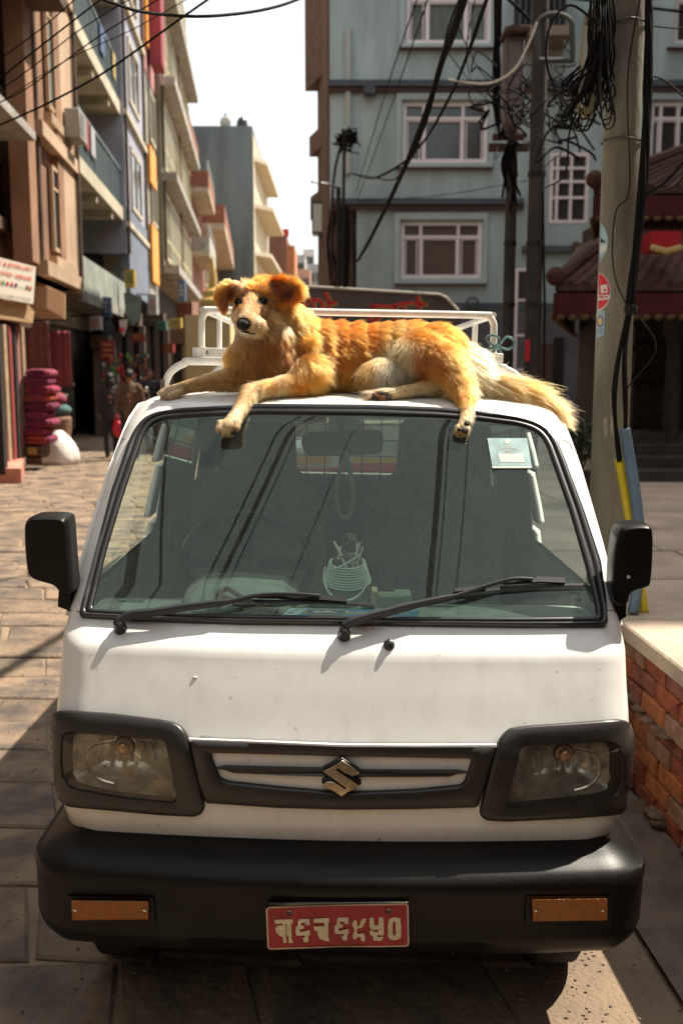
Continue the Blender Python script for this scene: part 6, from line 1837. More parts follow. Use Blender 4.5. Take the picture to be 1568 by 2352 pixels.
# ---- small pagoda shrine
sh_dk = mat('carved_dark_wood', (0.030, 0.021, 0.017), 0.8, var=0.4, scale=14, bump=0.8, bscale=22)
tile_m = mat('terracotta_tile', (0.085, 0.038, 0.026), 0.9, var=0.3, scale=10, bump=0.4, bscale=30)
redc = mat('red_valance', (0.075, 0.006, 0.007), 0.8, var=0.2, scale=10); gold = mat('gold_fringe', (0.12, 0.06, 0.015), 0.6)
shr = root('shrine', (4.4, 11.5, 0.69), 'dark two-tiered shrine with tiled roofs and red cloth along the eaves', 'shrine')
def tier(x0, x1, y0, y1, z0, tx0, tx1, ty0, ty1, z1):
    E0 = [Vector(p) for p in ((x0, y0, z0), (x1, y0, z0), (x1, y1, z0), (x0 + (y1 - y0) * .27, y1, z0))]; T0 = [Vector(p) for p in ((tx0, ty0, z1), (tx1, ty0, z1), (tx1, ty1, z1), (tx0, ty1, z1))]
    up = Vector((0, 0, .07))
    # eaves turn up at the corners
    rf = mesh('roof', E0 + T0 + [e + up for e in E0] + [t + up for t in T0], [(0, 1, 5, 4), (1, 2, 6, 5), (2, 3, 7, 6), (3, 0, 4, 7), (12, 13, 9, 8), (13, 14, 10, 9), (14, 15, 11, 10), (15, 12, 8, 11), (0, 8, 9, 1), (1, 9, 10, 2), (2, 10, 11, 3), (3, 11, 8, 0), (12, 15, 14, 13)], tile_m, shr, world=True)
    mb = MB()
    for (A, B, C, D) in ((E0[0], E0[1], T0[0], T0[1]), (E0[3], E0[0], T0[3], T0[0])):
        n = int((B - A).length / .13)
        for k in range(n + 1):
            t = k / n; p, q = A.lerp(B, t) + up, C.lerp(D, t) + up
            mb.tube([p, q], .028, 5)
    tag(mb.build('tile_rows', tile_m, rf, world=True), kind='stuff')
    for a_, b_ in ((0, 4), (1, 5), (3, 7)):
        mb = MB(); p, q = (E0[a_], T0[a_]) ; mb.tube([p + up * 1.4, q + up * 1.4], .06, 8); mb.ball(p + Vector((0, 0, .13)), .09, 8, 6); mb.build('ridge', tile_m, rf, world=True, smooth=True)
    for (A, B) in ((E0[0], E0[1]), (E0[3], E0[0])):
        d = (B - A).normalized(); nn = Vector((0, 0, 1)).cross(d)
        v = mesh('valance', [A + Vector((0, 0, -.02)), B + Vector((0, 0, -.02)), B + Vector((0, 0, -.24)), A + Vector((0, 0, -.24))], [(0, 1, 2, 3)], redc, shr, world=True)
        s_ = v.modifiers.new('t', 'SOLIDIFY'); s_.thickness = .012
        mb = MB(); L = (B - A).length; n = int(L / .11)
        for k in range(n):
            p = A + d * (L * (k + .5) / n) + Vector((0, 0, -.24)); mb.ball(p, (.045, .03, .03), 7, 5)
        tag(mb.build('fringe', gold, v, world=True), kind='stuff')
tier(1.95, 6.9, 9.3, 14.2, 2.38, 3.0, 5.8, 10.35, 13.1, 3.15)
tier(2.45, 6.4, 10.0, 13.6, 3.36, 3.9, 5.4, 11.2, 12.6, 4.0)
plainbox('sanctum', sh_dk, shr, [(3.05, 10.5), (5.8, 10.5), (5.8, 13.0), (3.05, 13.0)], 0.69, 3.4)
plainbox('doorway', mat('shrine_black', (0.006, 0.005, 0.005), 0.9), shr, [(4.0, 10.44), (4.9, 10.44), (4.9, 10.5), (4.0, 10.5)], 0.95, 2.1)
for x_ in (2.55, 3.2, 3.85, 5.0, 5.65):
    mb = MB(); yq = 9.7 if x_ != 3.85 and x_ != 5.0 else 10.3
    mb.lathe([(.11, .69), (.11, .85), (.075, .9), (.085, 1.4), (.07, 1.9), (.11, 2.0), (.13, 2.38)], (x_, yq, 0), 12); mb.build('column', sh_dk, shr, smooth=True, world=True)
for k in range(4): plainbox('step', mat('step_stone', (0.055, 0.048, 0.042), 0.9, var=.3, scale=4), shr, [(2.6, 8.7 + k * .32), (6.6, 8.7 + k * .32), (6.6, 10.4), (2.6, 10.4)], 0.69 + k * .09, 0.78 + k * .09)
for z_ in (1.55, 1.85, 2.12): plainbox('moulding', sh_dk, shr, [(2.95, 10.38), (5.9, 10.38), (5.9, 10.5), (2.95, 10.5)], z_, z_ + .07)
a, b = at(1490, 576, 9.2), at(1560, 532, 9.2)
mb = MB(); mb.box(((a.x + b.x) / 2, 9.3, (a.z + b.z) / 2), (b.x - a.x, .3, b.z - a.z)); cn = mb.build('red_canopy', mat('bright_red_cloth', (0.42, 0.012, 0.02), 0.8), shr, world=True)
mb = MB()
for k in range(9): mb.ball((a.x + (b.x - a.x) * (k + .5) / 9, 9.14, a.z - .01 + .03 * abs(k - 4) / 4), (.03, .02, .03), 7, 5)
tag(mb.build('fringe', mat('gold_bright', (.55, .40, .15), .5), cn, world=True), kind='stuff')
# ---- potted shrub at the foot of the grey wall
def shrub(name, c, rx, ry, rz, n, leaf, m, label, pot=True, seed=4, cat='shrub'):
    rr = random.Random(seed); rt = root(name, c, label, cat)
    mb = MB()
    for k in range(n):
        th, ph = rr.uniform(0, 6.28), math.acos(rr.uniform(-.6, 1)); q = rr.uniform(.45, 1) ** .5
        p = Vector(c) + Vector((rx * q * math.sin(ph) * math.cos(th), ry * q * math.sin(ph) * math.sin(th), rz * (.9 + q * math.cos(ph))))
        d = Vector((rr.uniform(-1, 1), rr.uniform(-1, 1), rr.uniform(-.4, 1))).normalized(); s_ = d.cross(Vector((rr.uniform(-1, 1), rr.uniform(-1, 1), rr.uniform(-1, 1)))).normalized()
        l = leaf * rr.uniform(.6, 1.3)
        mb.add([p, p + d * l * .5 + s_ * l * .25, p + d * l, p + d * l * .5 - s_ * l * .25], [(0, 1, 2, 3)])
    tag(mb.build('foliage', m, rt, world=True), kind='stuff')
    mb = MB()
    for k in range(6): mb.tube([Vector(c), Vector(c) + Vector((rx * rr.uniform(-.6, .6), ry * rr.uniform(-.6, .6), rz * rr.uniform(.8, 1.5)))], .008, 5)
    mb.build('stem', brown, rt, world=True)
    if pot:
        mb = MB(); mb.lathe([(rx * .4, -.25), (rx * .55, 0), (rx * .5, .01), (.01, 0)], c, 14); mb.build('pot', tile_m, rt, world=True, smooth=True)
    return rt
leafm = mat('leaf_dark_green', (0.035, 0.065, 0.022), 0.6, var=.5, scale=6)
shrub('shrub', at(1333, 1085, 7.2), .20, .2, .19, 700, .055, leafm, 'dark leafy shrub between the van and the near pole')
# ================================================================ ROOF RACK (bolted to the van)
wp = mat('white_tube_paint', (0.74, 0.73, 0.69), 0.35, var=0.12, scale=14, coat=.3, spec=.5)
RY, RB = 3.33, 4.55
LP = lambda x, y, Y=RY: onlocal(x, y, Y)
rk = root('roof_rack', label='white tubular luggage rack on the van roof behind the dog', cat='roof rack', mtx=VM)
def tb(name, pts, r, parent=rk, m=None, sm=True):
    mb = MB(); mb.tube(smoothline(pts, 6) if sm else pts, r, 12); return mb.build(name, m or wp, parent, smooth=True, angle=60)
a, b = LP(463, 712), LP(1135, 724)
zt = (a.z + b.z) / 2
XL, XR = a.x, b.x
zb = 1.722
def hoop(Y, nm):
    tb(nm, [Vector((XL, Y, zb)), Vector((XL, Y, zt - .05)), Vector((XL + .004, Y, zt - .022)), Vector((XL + .02, Y, zt - .004)), Vector((XL + .05, Y, zt)), Vector((0, Y, zt)), Vector((XR - .05, Y, zt)), Vector((XR - .02, Y, zt - .004)), Vector((XR - .004, Y, zt - .022)), Vector((XR, Y, zt - .05)), Vector((XR, Y, zb))], 0.0118)
hoop(RY, 'front_hoop'); hoop(RB, 'rear_hoop')
for X_ in (XL, XR):
    tb('side_rail', [Vector((X_ * .99, RY, zt)), Vector((X_ * .99, RB, zt))], 0.0115, sm=False)
    for k in (0.36,): tb('post', [Vector((X_ * .99, RY + (RB - RY) * k, zb)), Vector((X_ * .99, RY + (RB - RY) * k, zt))], 0.0105, sm=False)
    mb = MB(); mb.box((X_, (RY + RB) / 2, zb - .012), (.032, RB - RY + .05, .032)); o_ = mb.build('side_beam', wp, rk); bevel(o_, .003)
for Y_ in (RY, 3.75, 4.15, RB):
    mb = MB(); mb.box((0, Y_, zb - .012), (XR - XL + .06, .034, .030)); o_ = mb.build('cross_beam', wp, rk); bevel(o_, .003)
for Y_ in (RY - .03, RB - .1):
    zl = zb - .042
    tb('foot_hoop', [Vector((-.600, Y_, 1.575)), Vector((-.597, Y_, 1.605)), Vector((-.578, Y_, 1.645)), Vector((-.535, Y_, zl - .008)), Vector((-.48, Y_, zl)), Vector((0, Y_, zl)), Vector((.46, Y_, zl)), Vector((.52, Y_, zl - .008)), Vector((.563, Y_, 1.645)), Vector((.582, Y_, 1.605)), Vector((.586, Y_, 1.57))], 0.0125)
    for X_ in (-.603, .588):
        mb = MB(); mb.box((X_, Y_, 1.585), (.012, .06, .07)); o_ = mb.build('clamp', mat('rusty_steel', (.16, .12, .09), .7, var=.4, scale=40), rk); bevel(o_, .003)
for X_ in (XL + .02, XR - .03):
    mb = MB(); mb.lathe([(.005, 0), (.005, .004)], (X_, RY - .018, zb - .012), 10, Matrix.Rotation(R(90), 4, 'X')); mb.build('bolt', metal, rk, smooth=True)
rope = root('rope', label='pale teal rope tied in a bow round the right rack post', cat='rope', mtx=VM)
rpm = mat('teal_rope', (0.16, 0.30, 0.32), 0.9, var=.4, scale=60, bump=.8, bscale=200)
for P in ([(1092,804),(1110,802),(1128,800),(1140,796),(1150,788),(1162,774),(1176,778),(1180,790),(1168,802),(1150,798),(1138,797)], [(1138,797),(1124,788),(1116,776),(1128,770),(1142,774),(1146,790),(1140,800)], [(1140,794),(1148,804),(1152,810)], [(1142,798),(1132,808),(1126,815)]):
    mb = MB(); mb.tube(smoothline([LP(x, y, RY - .028) for x, y in P], 5), .0042, 7); mb.build('strand', rpm, rope, smooth=True)
mb = MB(); mb.ball(LP(1140, 797, RY - .03), .010, 10, 8); mb.build('knot', rpm, rope, smooth=True)
# ================================================================ ON THE DASHBOARD
def dthing(name, label, cat): return root(name, label=label, cat=cat, mtx=VM)
DP = lambda x, y, Y: onlocal(x, y, Y)
bxr = dthing('incense_box', 'flat blue incense box lying upside down at the foot of the windscreen', 'box')
q = [DP(647,1413,2.425), DP(960,1417,2.425), DP(962,1401,2.455), DP(668,1397,2.455)]
blu = mat('incense_blue', (0.10, 0.25, 0.42), .45); 
mb = MB(); mb.prism(q, (0, .012, -.012)); mb.build('box', blu, bxr)
def onq(u, v, off=.0012):
    n = (q[1] - q[0]).cross(q[3] - q[0]).normalized()
    if n.y > 0: n = -n
    return q[0].lerp(q[1], u).lerp(q[3].lerp(q[2], u), v) + n * off
def qpoly(name, P, m, off): 
    V = [onq(u, v, off) for u, v in P]; return mesh(name, V, [tuple(t) for t in tessellate_polygon([[Vector((u, v, 0)) for u, v in P]])], m, bxr)
qpoly('box_end', [(0, .02), (.12, .02), (.14, .98), (.0, .98)], mat('pale_blue_print', (.45, .6, .66), .5), .001)
yl = mat('print_yellow', (.75, .62, .05), .5)
qpoly('oval', [(.30 + .165 * math.cos(t), .48 + .40 * math.sin(t)) for t in [2 * math.pi * k / 24 for k in range(24)]], yl, .0014)
qpoly('oval_picture', [(.30 + .155 * math.cos(t), .48 + .33 * math.sin(t)) for t in [2 * math.pi * k / 24 for k in range(24)]], mat('print_navy', (.04, .10, .2), .5), .0018)
qpoly('mountain', [(.19, .42), (.23, .60), (.27, .50), (.31, .66), (.35, .52), (.41, .44), (.36, .36), (.25, .34)], st_wh, .0022)
ux = (q[1] - q[0]).normalized(); uy = (q[3] - q[0]).normalized()
text_on('lettering', 'KANCHENJUNGA', onq(.93, .62), -ux, -uy, (q[1] - q[0]).length * .46, (q[3] - q[0]).length * .34, yl, bxr, world=False)
text_on('lettering', '7', onq(.075, .75), -ux, -uy, (q[1] - q[0]).length * .05, (q[3] - q[0]).length * .5, mat('print_dark', (.02, .05, .08), .5), bxr, world=False)
text_on('lettering', 'IN ONE', onq(.15, .96), -ux, -uy, (q[1] - q[0]).length * .09, (q[3] - q[0]).length * .14, MATS['print_dark'], bxr, world=False)
YI = 2.62
idr = dthing('dashboard_idol', 'small dark idol on a box, wound in green beads with rolled paper sticks', 'figurine')
mb = MB(); a, b = DP(749, 1383, YI), DP(850, 1332, YI); mb.box(((a.x + b.x) / 2, YI + .05, (1.036 + b.z) / 2), (b.x - a.x, .09, b.z - 1.036)); o_ = mb.build('box', mat('idol_box', (.10, .18, .15), .6, var=.3, scale=20), idr); bevel(o_, .003)
ztop = b.z
c_ = DP(801, 1300, YI + .05)
mb = MB(); mb.lathe([(.045, 0), (.042, .03), (.030, .055), (.018, .068), (.016, .074), (.022, .085), (.023, .098), (.016, .112), (.004, .118)], (c_.x, YI + .05, ztop), 18); mb.build('figure', mat('idol_dark', (.035, .03, .028), .5, bump=.6, bscale=90), idr, smooth=True)
mb = MB(); mb.tube([DP(770 + 62 * k / 10, 1284 - 12 * math.sin(math.pi * k / 10), YI + .01) for k in range(11)], .0028, 6); mb.build('hoop', idr and mat('idol_hoop', (.16, .19, .16), .5), idr, smooth=True)
stk = mat('rolled_paper', (.80, .66, .60), .8, var=.3, scale=60)
for (x0, y0, x1, y1) in ((766,1243,784,1277),(781,1255,777,1285),(827,1245,815,1285),(820,1246,818,1275),(833,1256,822,1290),(784,1279,795,1305),(813,1290,808,1311),(820,1288,818,1310)):
    mb = MB(); mb.tube([DP(x0, y0, YI + .012), DP(x1, y1, YI + .005)], .0036, 7); mb.build('paper_stick', stk, idr, smooth=True)
beads = MB()
r9 = random.Random(2)
for k in range(9):
    cy0 = 1292 + k * 5.2; rx_b = 40 + k * 1.6; ry_b = 15 + k * .8
    n = int(rx_b * 1.25)
    for i in range(n):
        t = 2 * math.pi * i / n
        if math.sin(t) < -.55: continue
        beads.ball(DP(797 + rx_b * math.cos(t), cy0 + ry_b * math.sin(t), YI - .012 + .03 * (1 - math.sin(t)) * .5), .0031, 6, 4)
for i in range(52):
    t = math.pi * (-.12 + 1.2 * i / 51); beads.ball(DP(793 - 50 * math.cos(t), 1325 + 54 * math.sin(t), YI - .03), .0033, 7, 5)
for i in range(16): beads.ball(DP(770 + 55 * i / 15, 1305 - 30 * (i / 15) ** 1.3, YI - .015), .0031, 6, 4)
tag(beads.build('bead_string', mat('pale_green_bead', (.80, .92, .80), .3), idr, smooth=True), kind='stuff')
rp = dthing('coiled_rope', 'coil of red and white flecked rope lying on the dashboard left of the idol', 'rope')
rm_ = mat('flecked_rope', (.50, .30, .25), .9, col2=(.10, .16, .13), var=.3, scale=160, bump=1, bscale=150)
for P in ([(498,1395,2.50),(503,1365,2.52),(520,1352,2.53),(545,1365,2.53),(570,1378,2.54),(610,1372,2.55),(650,1374,2.56),(690,1378,2.56),(720,1366,2.58)], [(520,1392,2.46),(560,1385,2.47),(620,1388,2.47),(680,1384,2.48),(740,1380,2.50)], [(560,1404,2.44),(600,1398,2.44),(640,1405,2.44)], [(510,1370,2.52),(540,1380,2.51),(575,1395,2.48),(600,1392,2.48)]):
    mb = MB(); mb.tube(smoothline([DP(*p) for p in P], 6), .0068, 8); mb.build('rope_length', rm_, rp, smooth=True)
# box of tissues / papers beside it, seen dull green
pp = dthing('paper_stack', 'dusty green papers and a clear packet on the right of the dashboard', 'papers')
for (x0, y0, x1, y1, Yq, c) in ((852,1358,868,1398,2.56,(.40,.36,.22)),(868,1370,930,1398,2.52,(.16,.22,.17)),(905,1365,945,1400,2.54,(.20,.28,.22))):
    a, b = DP(x0, y1, Yq), DP(x1, y0, Yq); mb = MB(); mb.box(((a.x + b.x) / 2, Yq + .03, max(1.045, (a.z + b.z) / 2)), (b.x - a.x, .06, abs(b.z - a.z))); o_ = mb.build('packet', mat('packet_%d' % x0, c, .6, var=.3, scale=30), pp); bevel(o_, .004)
mal = dthing('bead_garland', 'dark bead garland hanging from the inside mirror', 'garland')
for (P, r_) in (([(782,1040),(783,1070),(775,1100),(772,1140),(778,1175),(790,1190),(803,1180),(810,1140),(806,1100),(795,1060),(788,1040)], .0075), ([(795,1040),(800,1060),(806,1085),(803,1110)], .006)):
    L = smoothline([DP(x, y, 2.86) for x, y in P], 7); mb = MB()
    for p in L[::1]: mb.ball(p, r_ * r9.uniform(.8, 1.1), 7, 5)
    tag(mb.build('beads', mat('garland_green', (.10, .13, .10), .7), mal, smooth=True), kind='stuff')
# stickers on the glass
tsk = plate('tax_sticker', [(1117,1010),(1208,1010),(1219,1078),(1129,1079)], 0.007, 0.0076, mat('sticker_teal', (.17, .31, .31), .5, var=.3, scale=18), van)
plate('sticker_panel', [(1141,1045),(1199,1046),(1203,1066),(1146,1065)], 0.0076, 0.0080, mat('sticker_panel_white', (.42, .47, .44), .5), tsk)
plate('sticker_edge', [(1127,1075),(1219,1075),(1219,1079),(1129,1079)], 0.0076, 0.0080, mat('sticker_panel_white', (.42, .47, .44), .5), tsk)
EM = [(1163 + 8 * math.cos(t) * (1 if k % 2 else .7), 1018 + 7 * math.sin(t) * (1 if k % 2 else .7)) for k, t in enumerate([2 * math.pi * j / 16 for j in range(16)])]
plate('sticker_crest', EM, 0.0076, 0.0080, mat('sticker_panel_white', (.42, .47, .44), .5), tsk)
for (x0, x1, yy) in ((1158,1170,1028),(1146,1183,1031),(1136,1196,1035),(1158,1171,1039),(1152,1178,1042)):
    plate('sticker_text', [(x0, yy), (x1, yy), (x1, yy + 1.6), (x0, yy + 1.6)], 0.0076, 0.0080, mat('sticker_panel_white', (.42, .47, .44), .5), tsk)
gt = [onvan(x, y, .0052) for x, y in ((1300, 1367), (1331, 1368), (1300, 1362))]
ux2, uy2 = (gt[1] - gt[0]).normalized(), (gt[2] - gt[0]).normalized()
em = mat('etched_grey', (.02, .03, .03), .6)
s1 = 2.5 * PXM
for tx, yy, xx, w_, h_ in (('SUZUKI', 1366, 1304, 26, 4), ('LAMISAFE-LT', 1373, 1303, 24, 3.5), ('AIS', 1381, 1322, 8, 3.5), ('43R-304606', 1394, 1306, 24, 3), ('CC', 1399, 1322, 5, 3)):
    text_on('glass_marking', tx, onvan(xx, yy, .0052), ux2, uy2, w_ * s1, h_ * s1, em, wsh, world=False)
for (x, y, r_) in ((1326, 1379.5, 6), ): 
    P = [onvan(x + r_ * 1.3 * math.cos(t), y + r_ * .8 * math.sin(t), .0054) for t in (0, math.pi / 2, math.pi, 3 * math.pi / 2, 0)]
    mb = MB(); mb.tube(P, .0005, 4); mb.build('glass_marking', em, wsh)
# little things on the bonnet
mb = MB(); mb.ball(onvan(448, 1557, 0.0), (.006, .003, .004), 8, 6); tag(mb.build('bird_dropping', st_wh, van, smooth=True))
# ================================================================ WIRES OVER THE STREET (seen mirrored in the windscreen)
def mirrored(px, py, h):
    p = onvan(px, py, .004); n = Sn(p.x, p.z); o, _ = lray(px, py); d = (p - o).normalized()
    r = d - n * (2 * d.dot(n)); t = (h - p.z) / r.z
    return VM @ (p + r * t)
for i, (P, h, r_, lb) in enumerate((
  ([(388,960),(370,1340)], 6.8, .020, 'overhead cable leftmost of those mirrored in the windscreen'),
  ([(700,960),(498,1350)], 6.6, .030, 'thick overhead cable mirrored across the windscreen middle'),
  ([(668,965),(470,1345)], 6.6, .016, 'slimmer overhead cable left of the thick mirrored one'),
  ([(718,965),(520,1350)], 6.7, .009, 'thin overhead cable right of the thick mirrored one'),
  ([(1030,962),(985,1400)], 6.5, .038, 'thick overhead cable mirrored right of centre in the windscreen'),
  ([(1048,962),(1003,1400)], 6.5, .010, 'thin overhead cable close beside the right-hand mirrored one'),
  ([(1082,975),(1050,1390)], 6.6, .009, 'thin overhead cable rightmost of those mirrored in the windscreen'),
  ([(800,1010),(640,1400)], 6.9, .007, 'thinnest overhead cable mirrored beside the idol'),
  ([(360,985),(300,1330)], 7.5, .085, 'bundled overhead cable mirrored along the left windscreen edge'))):
    A = [mirrored(x, y, h) for x, y in P]
    d0, d1 = (A[0] - A[1]) * .8, (A[-1] - A[-2]) * 1.0
    A = [A[0] + d0 * 2] + A + [A[-1] + d1 * 2]
    cable('overhead_cable', A, r_, lb, seg=8)
# cables whose shadows cross the street on the left
for i, (pa, pb, h, r_) in enumerate((((-60,1585),(200,1425),5.2,.045), ((-40,1232),(330,1215),6.0,.018), ((-40,1268),(200,1262),6.2,.018), ((-40,1345),(190,1290),5.8,.02))):
    a, b = gp(*pa), gp(*pb); s = SUN * (h / SUN.z); a, b = a + s, b + s; d = (b - a)
    P = [a - d * 2.0, a, b, b + d * 2.5]
    cable('overhead_cable', P, r_, ('thick overhead cable whose shadow falls on the paving beside the van', 'overhead cable with the farthest faint shadow on the paving', 'overhead cable whose faint shadow passes the left mirror', 'overhead cable with a slanting faint shadow below the left mirror')[i])
# ================================================================ SHOPS, GOODS AND PEOPLE ON THE LEFT
def lbox(name, m, parent, x0, y0, x1, y1, Y, dep, bev=0, turn=0):
    a, b = at(x0, y1, Y), at(x1, y0, Y)
    mb = MB(); mb.box((0, 0, 0), (b.x - a.x, dep, b.z - a.z), rz=turn)
    mb.v = [v + Vector(((a.x + b.x) / 2, Y + dep / 2, (a.z + b.z) / 2)) for v in mb.v]
    o = mb.build(name, m, parent, world=True)
    if bev: bevel(o, bev, 2)
    return o
# shop sign, standing out from the old house, turned a little to the viewer
sg = root('shop_sign', LF.pt(15, 4, 1.2), 'white jewellery sign with red lettering and a row of coloured gems', 'sign')
SP0 = at(83, 655, 16.6)
def sgp(px, py, off=0.0):
    n = Vector((0.93, -0.37, 0)).normalized()
    return onwall(px, py, SP0 + n * off, n)
cor = [(-70,573),(83,613),(77,698),(-70,672)]
mb = MB(); mb.prism([sgp(*c) for c in cor], Vector((-0.06, 0.024, 0))); sb = mb.build('board', mat('sign_cream', (.68, .62, .52), .6, var=.06, scale=2), sg, world=True)
def sgt(s, x0, y0, x1, y1, hpx, m):
    a, b = sgp(x0, y0, .012), sgp(x1, y1, .012); c = sgp(x0, y0 - hpx, .012)
    text_on('lettering', s, a, (b - a), (c - a), (b - a).length, (c - a).length, m, sb, bold=.02)
rtx = mat('sign_red_print', (.62, .08, .05), .6); dtx = mat('sign_grey_print', (.15, .13, .13), .6)
sgt('NAGAR ART & JEWELLERY', -66, 597, 78, 626, 12, rtx)
sgt('नगर आर्ट एण्ड ज्वेलरी', -66, 616, 74, 648, 13, rtx)
sgt('GOLD SILVER & GEM STONES', -66, 668, 72, 690, 4, dtx)
for k, (x, c) in enumerate(((-18, (.1, .1, .4)), (0, (.6, .3, .03)), (8.5, (.03, .30, .10)), (18.5, (.55, .03, .02)), (28.5, (.6, .02, .08)), (38, (.08, .05, .15)), (63.5, (.12, .14, .10)), (71, (.6, .16, .08)))):
    y = 647 + x * .2
    P = [sgp(x + 3.2 * math.cos(t), y + 4.6 * math.sin(t), .012) for t in [2 * math.pi * j / 12 for j in range(12)]]
    mesh('gem', P, [tuple(range(12))], mat('gem_%d' % k, c, .4), sb, world=True)
P = [sgp(-66, 634, .012), sgp(75, 665, .012), sgp(75, 666, .012), sgp(-66, 635, .012)]; mesh('rule_line', P, [(0, 1, 2, 3)], dtx, sb, world=True)
bm_ = root('shop_beam', LF.pt(15, 3.4, 1), 'broad tan timber beam under the jewellery sign', 'beam')
mb = MB(); mb.prism([sgp(-70,676,-.1), sgp(66,700,-.1), sgp(80,716,-.1), sgp(76,742,-.1), sgp(-70,722,-.1)], Vector((-.5, .2, 0))); mb.build('beam', mat('tan_timber', (.50, .33, .17), .8, var=.25, scale=5, stretch=(1, 1, 6)), bm_, world=True)
mb = MB(); mb.prism([sgp(-70,724,-.35), sgp(74,742,-.35), sgp(74,752,-.35), sgp(-70,760,-.35)], Vector((-1.2, .4, 0))); mb.build('soffit', brown, bm_, world=True)
# ribbed box on the wall
rbx = root('ribbed_box', at(128, 695, 18.4), 'ribbed tan box sign projecting above the shop cloths', 'box sign')
n_ = Vector((0.93, -0.37, 0)).normalized(); Q0 = at(107, 700, 18.2)
def rq(px, py, off=0.0): return onwall(px, py, Q0 + n_ * off, n_)
cq = [rq(107,656), rq(151,676), rq(151,734), rq(107,708)]
mb = MB(); mb.prism(cq, -n_ * .55); rb_ = mb.build('box', mat('tan_tin', (.56, .37, .23), .6), rbx, world=True)
for k in range(15):
    x = 109 + k * 2.8; t = (x - 107) / 44
    mb = MB(); mb.tube([rq(x, 656 + 20 * t + 1, .01), rq(x, 708 + 26 * t - 1, .01)], .011, 5); mb.build('rib', mat('tan_tin', ()), rb_, world=True)
# ground floor of the old house: posts, red door strips, pink step
gf = root('timber_shop', LF.pt(16, 0, .2), 'timber shop front with red door strips over a pink step', 'shop')
YG = 15.9
for (x0, x1, y0, y1, m_) in ((-60, -4, 745, 1090, 'dark'), (-4, 8, 745, 1062, 'tan'), (12, 20, 748, 1058, 'red'), (21, 32, 748, 1058, 'dark'), (32, 38, 748, 1052, 'pink'), (40, 50, 750, 1050, 'tan')):
    mm = {'tan': mat('tan_post', (.36, .27, .17), .8, var=.25, scale=5), 'red': mat('maroon_post', (.24, .05, .05), .7), 'dark': dark_in, 'pink': mat('dusty_pink_post', (.32, .15, .13), .8)}[m_]
    lbox('post' if m_ != 'dark' else 'opening', mm, gf, x0, y0, x1, y1, YG + x0 * .02, .14)
pinkm = mat('pink_step', (.52, .22, .16), .85, var=.25, scale=4, bump=.3, bscale=30)
a = gp(-60, 1108); b = gp(58, 1078)
mb = MB(); mb.prism([Vector((a.x - 2, a.y, 0)), Vector((a.x + .75, a.y - .1, 0)), Vector((b.x, b.y, 0)), Vector((b.x - 3, b.y, 0))], (0, 0, .22)); mb.build('step', pinkm, gf, world=True)
# cloths
def cloth(x0, y0, x1, y1, Y, m, label, seed=0):
    rr = random.Random(seed); a, b = at(x0, y1, Y), at(x1, y0, Y)
    nx, nz = 26, 12; vs = []; fs = []
    for j in range(nz + 1):
        for i in range(nx + 1):
            t = i / nx; vs.append((a.x + (b.x - a.x) * t, Y + .014 * math.sin(t * 17 + seed + math.sin(t * 9)) * (1 - .6 * j / nz), a.z + (b.z - a.z) * j / nz))
    for j in range(nz):
        for i in range(nx): fs.append((j * (nx + 1) + i, j * (nx + 1) + i + 1, (j + 1) * (nx + 1) + i + 1, (j + 1) * (nx + 1) + i))
    o = mesh('hanging_cloth', vs, fs, m, None, smooth=True); s_ = o.modifiers.new('t', 'SOLIDIFY'); s_.thickness = .012
    return tag(o, label, 'cloth')
cl1 = mat('brown_red_cloth', (.19, .075, .065), .9, var=.25, scale=9); cl2 = mat('woven_maroon_cloth', (.26, .05, .055), .9, var=.35, scale=30)
cloth(62, 738, 112, 850, 18.2, cl1, 'dull brown-red cloth hanging at the shop, left of two', 1)
cloth(113, 760, 160, 888, 18.6, cl2, 'woven maroon cloth hanging at the shop, right of two', 4)
lbox('rod', rubber_clean, gf, 58, 733, 168, 737, 18.3, .03)
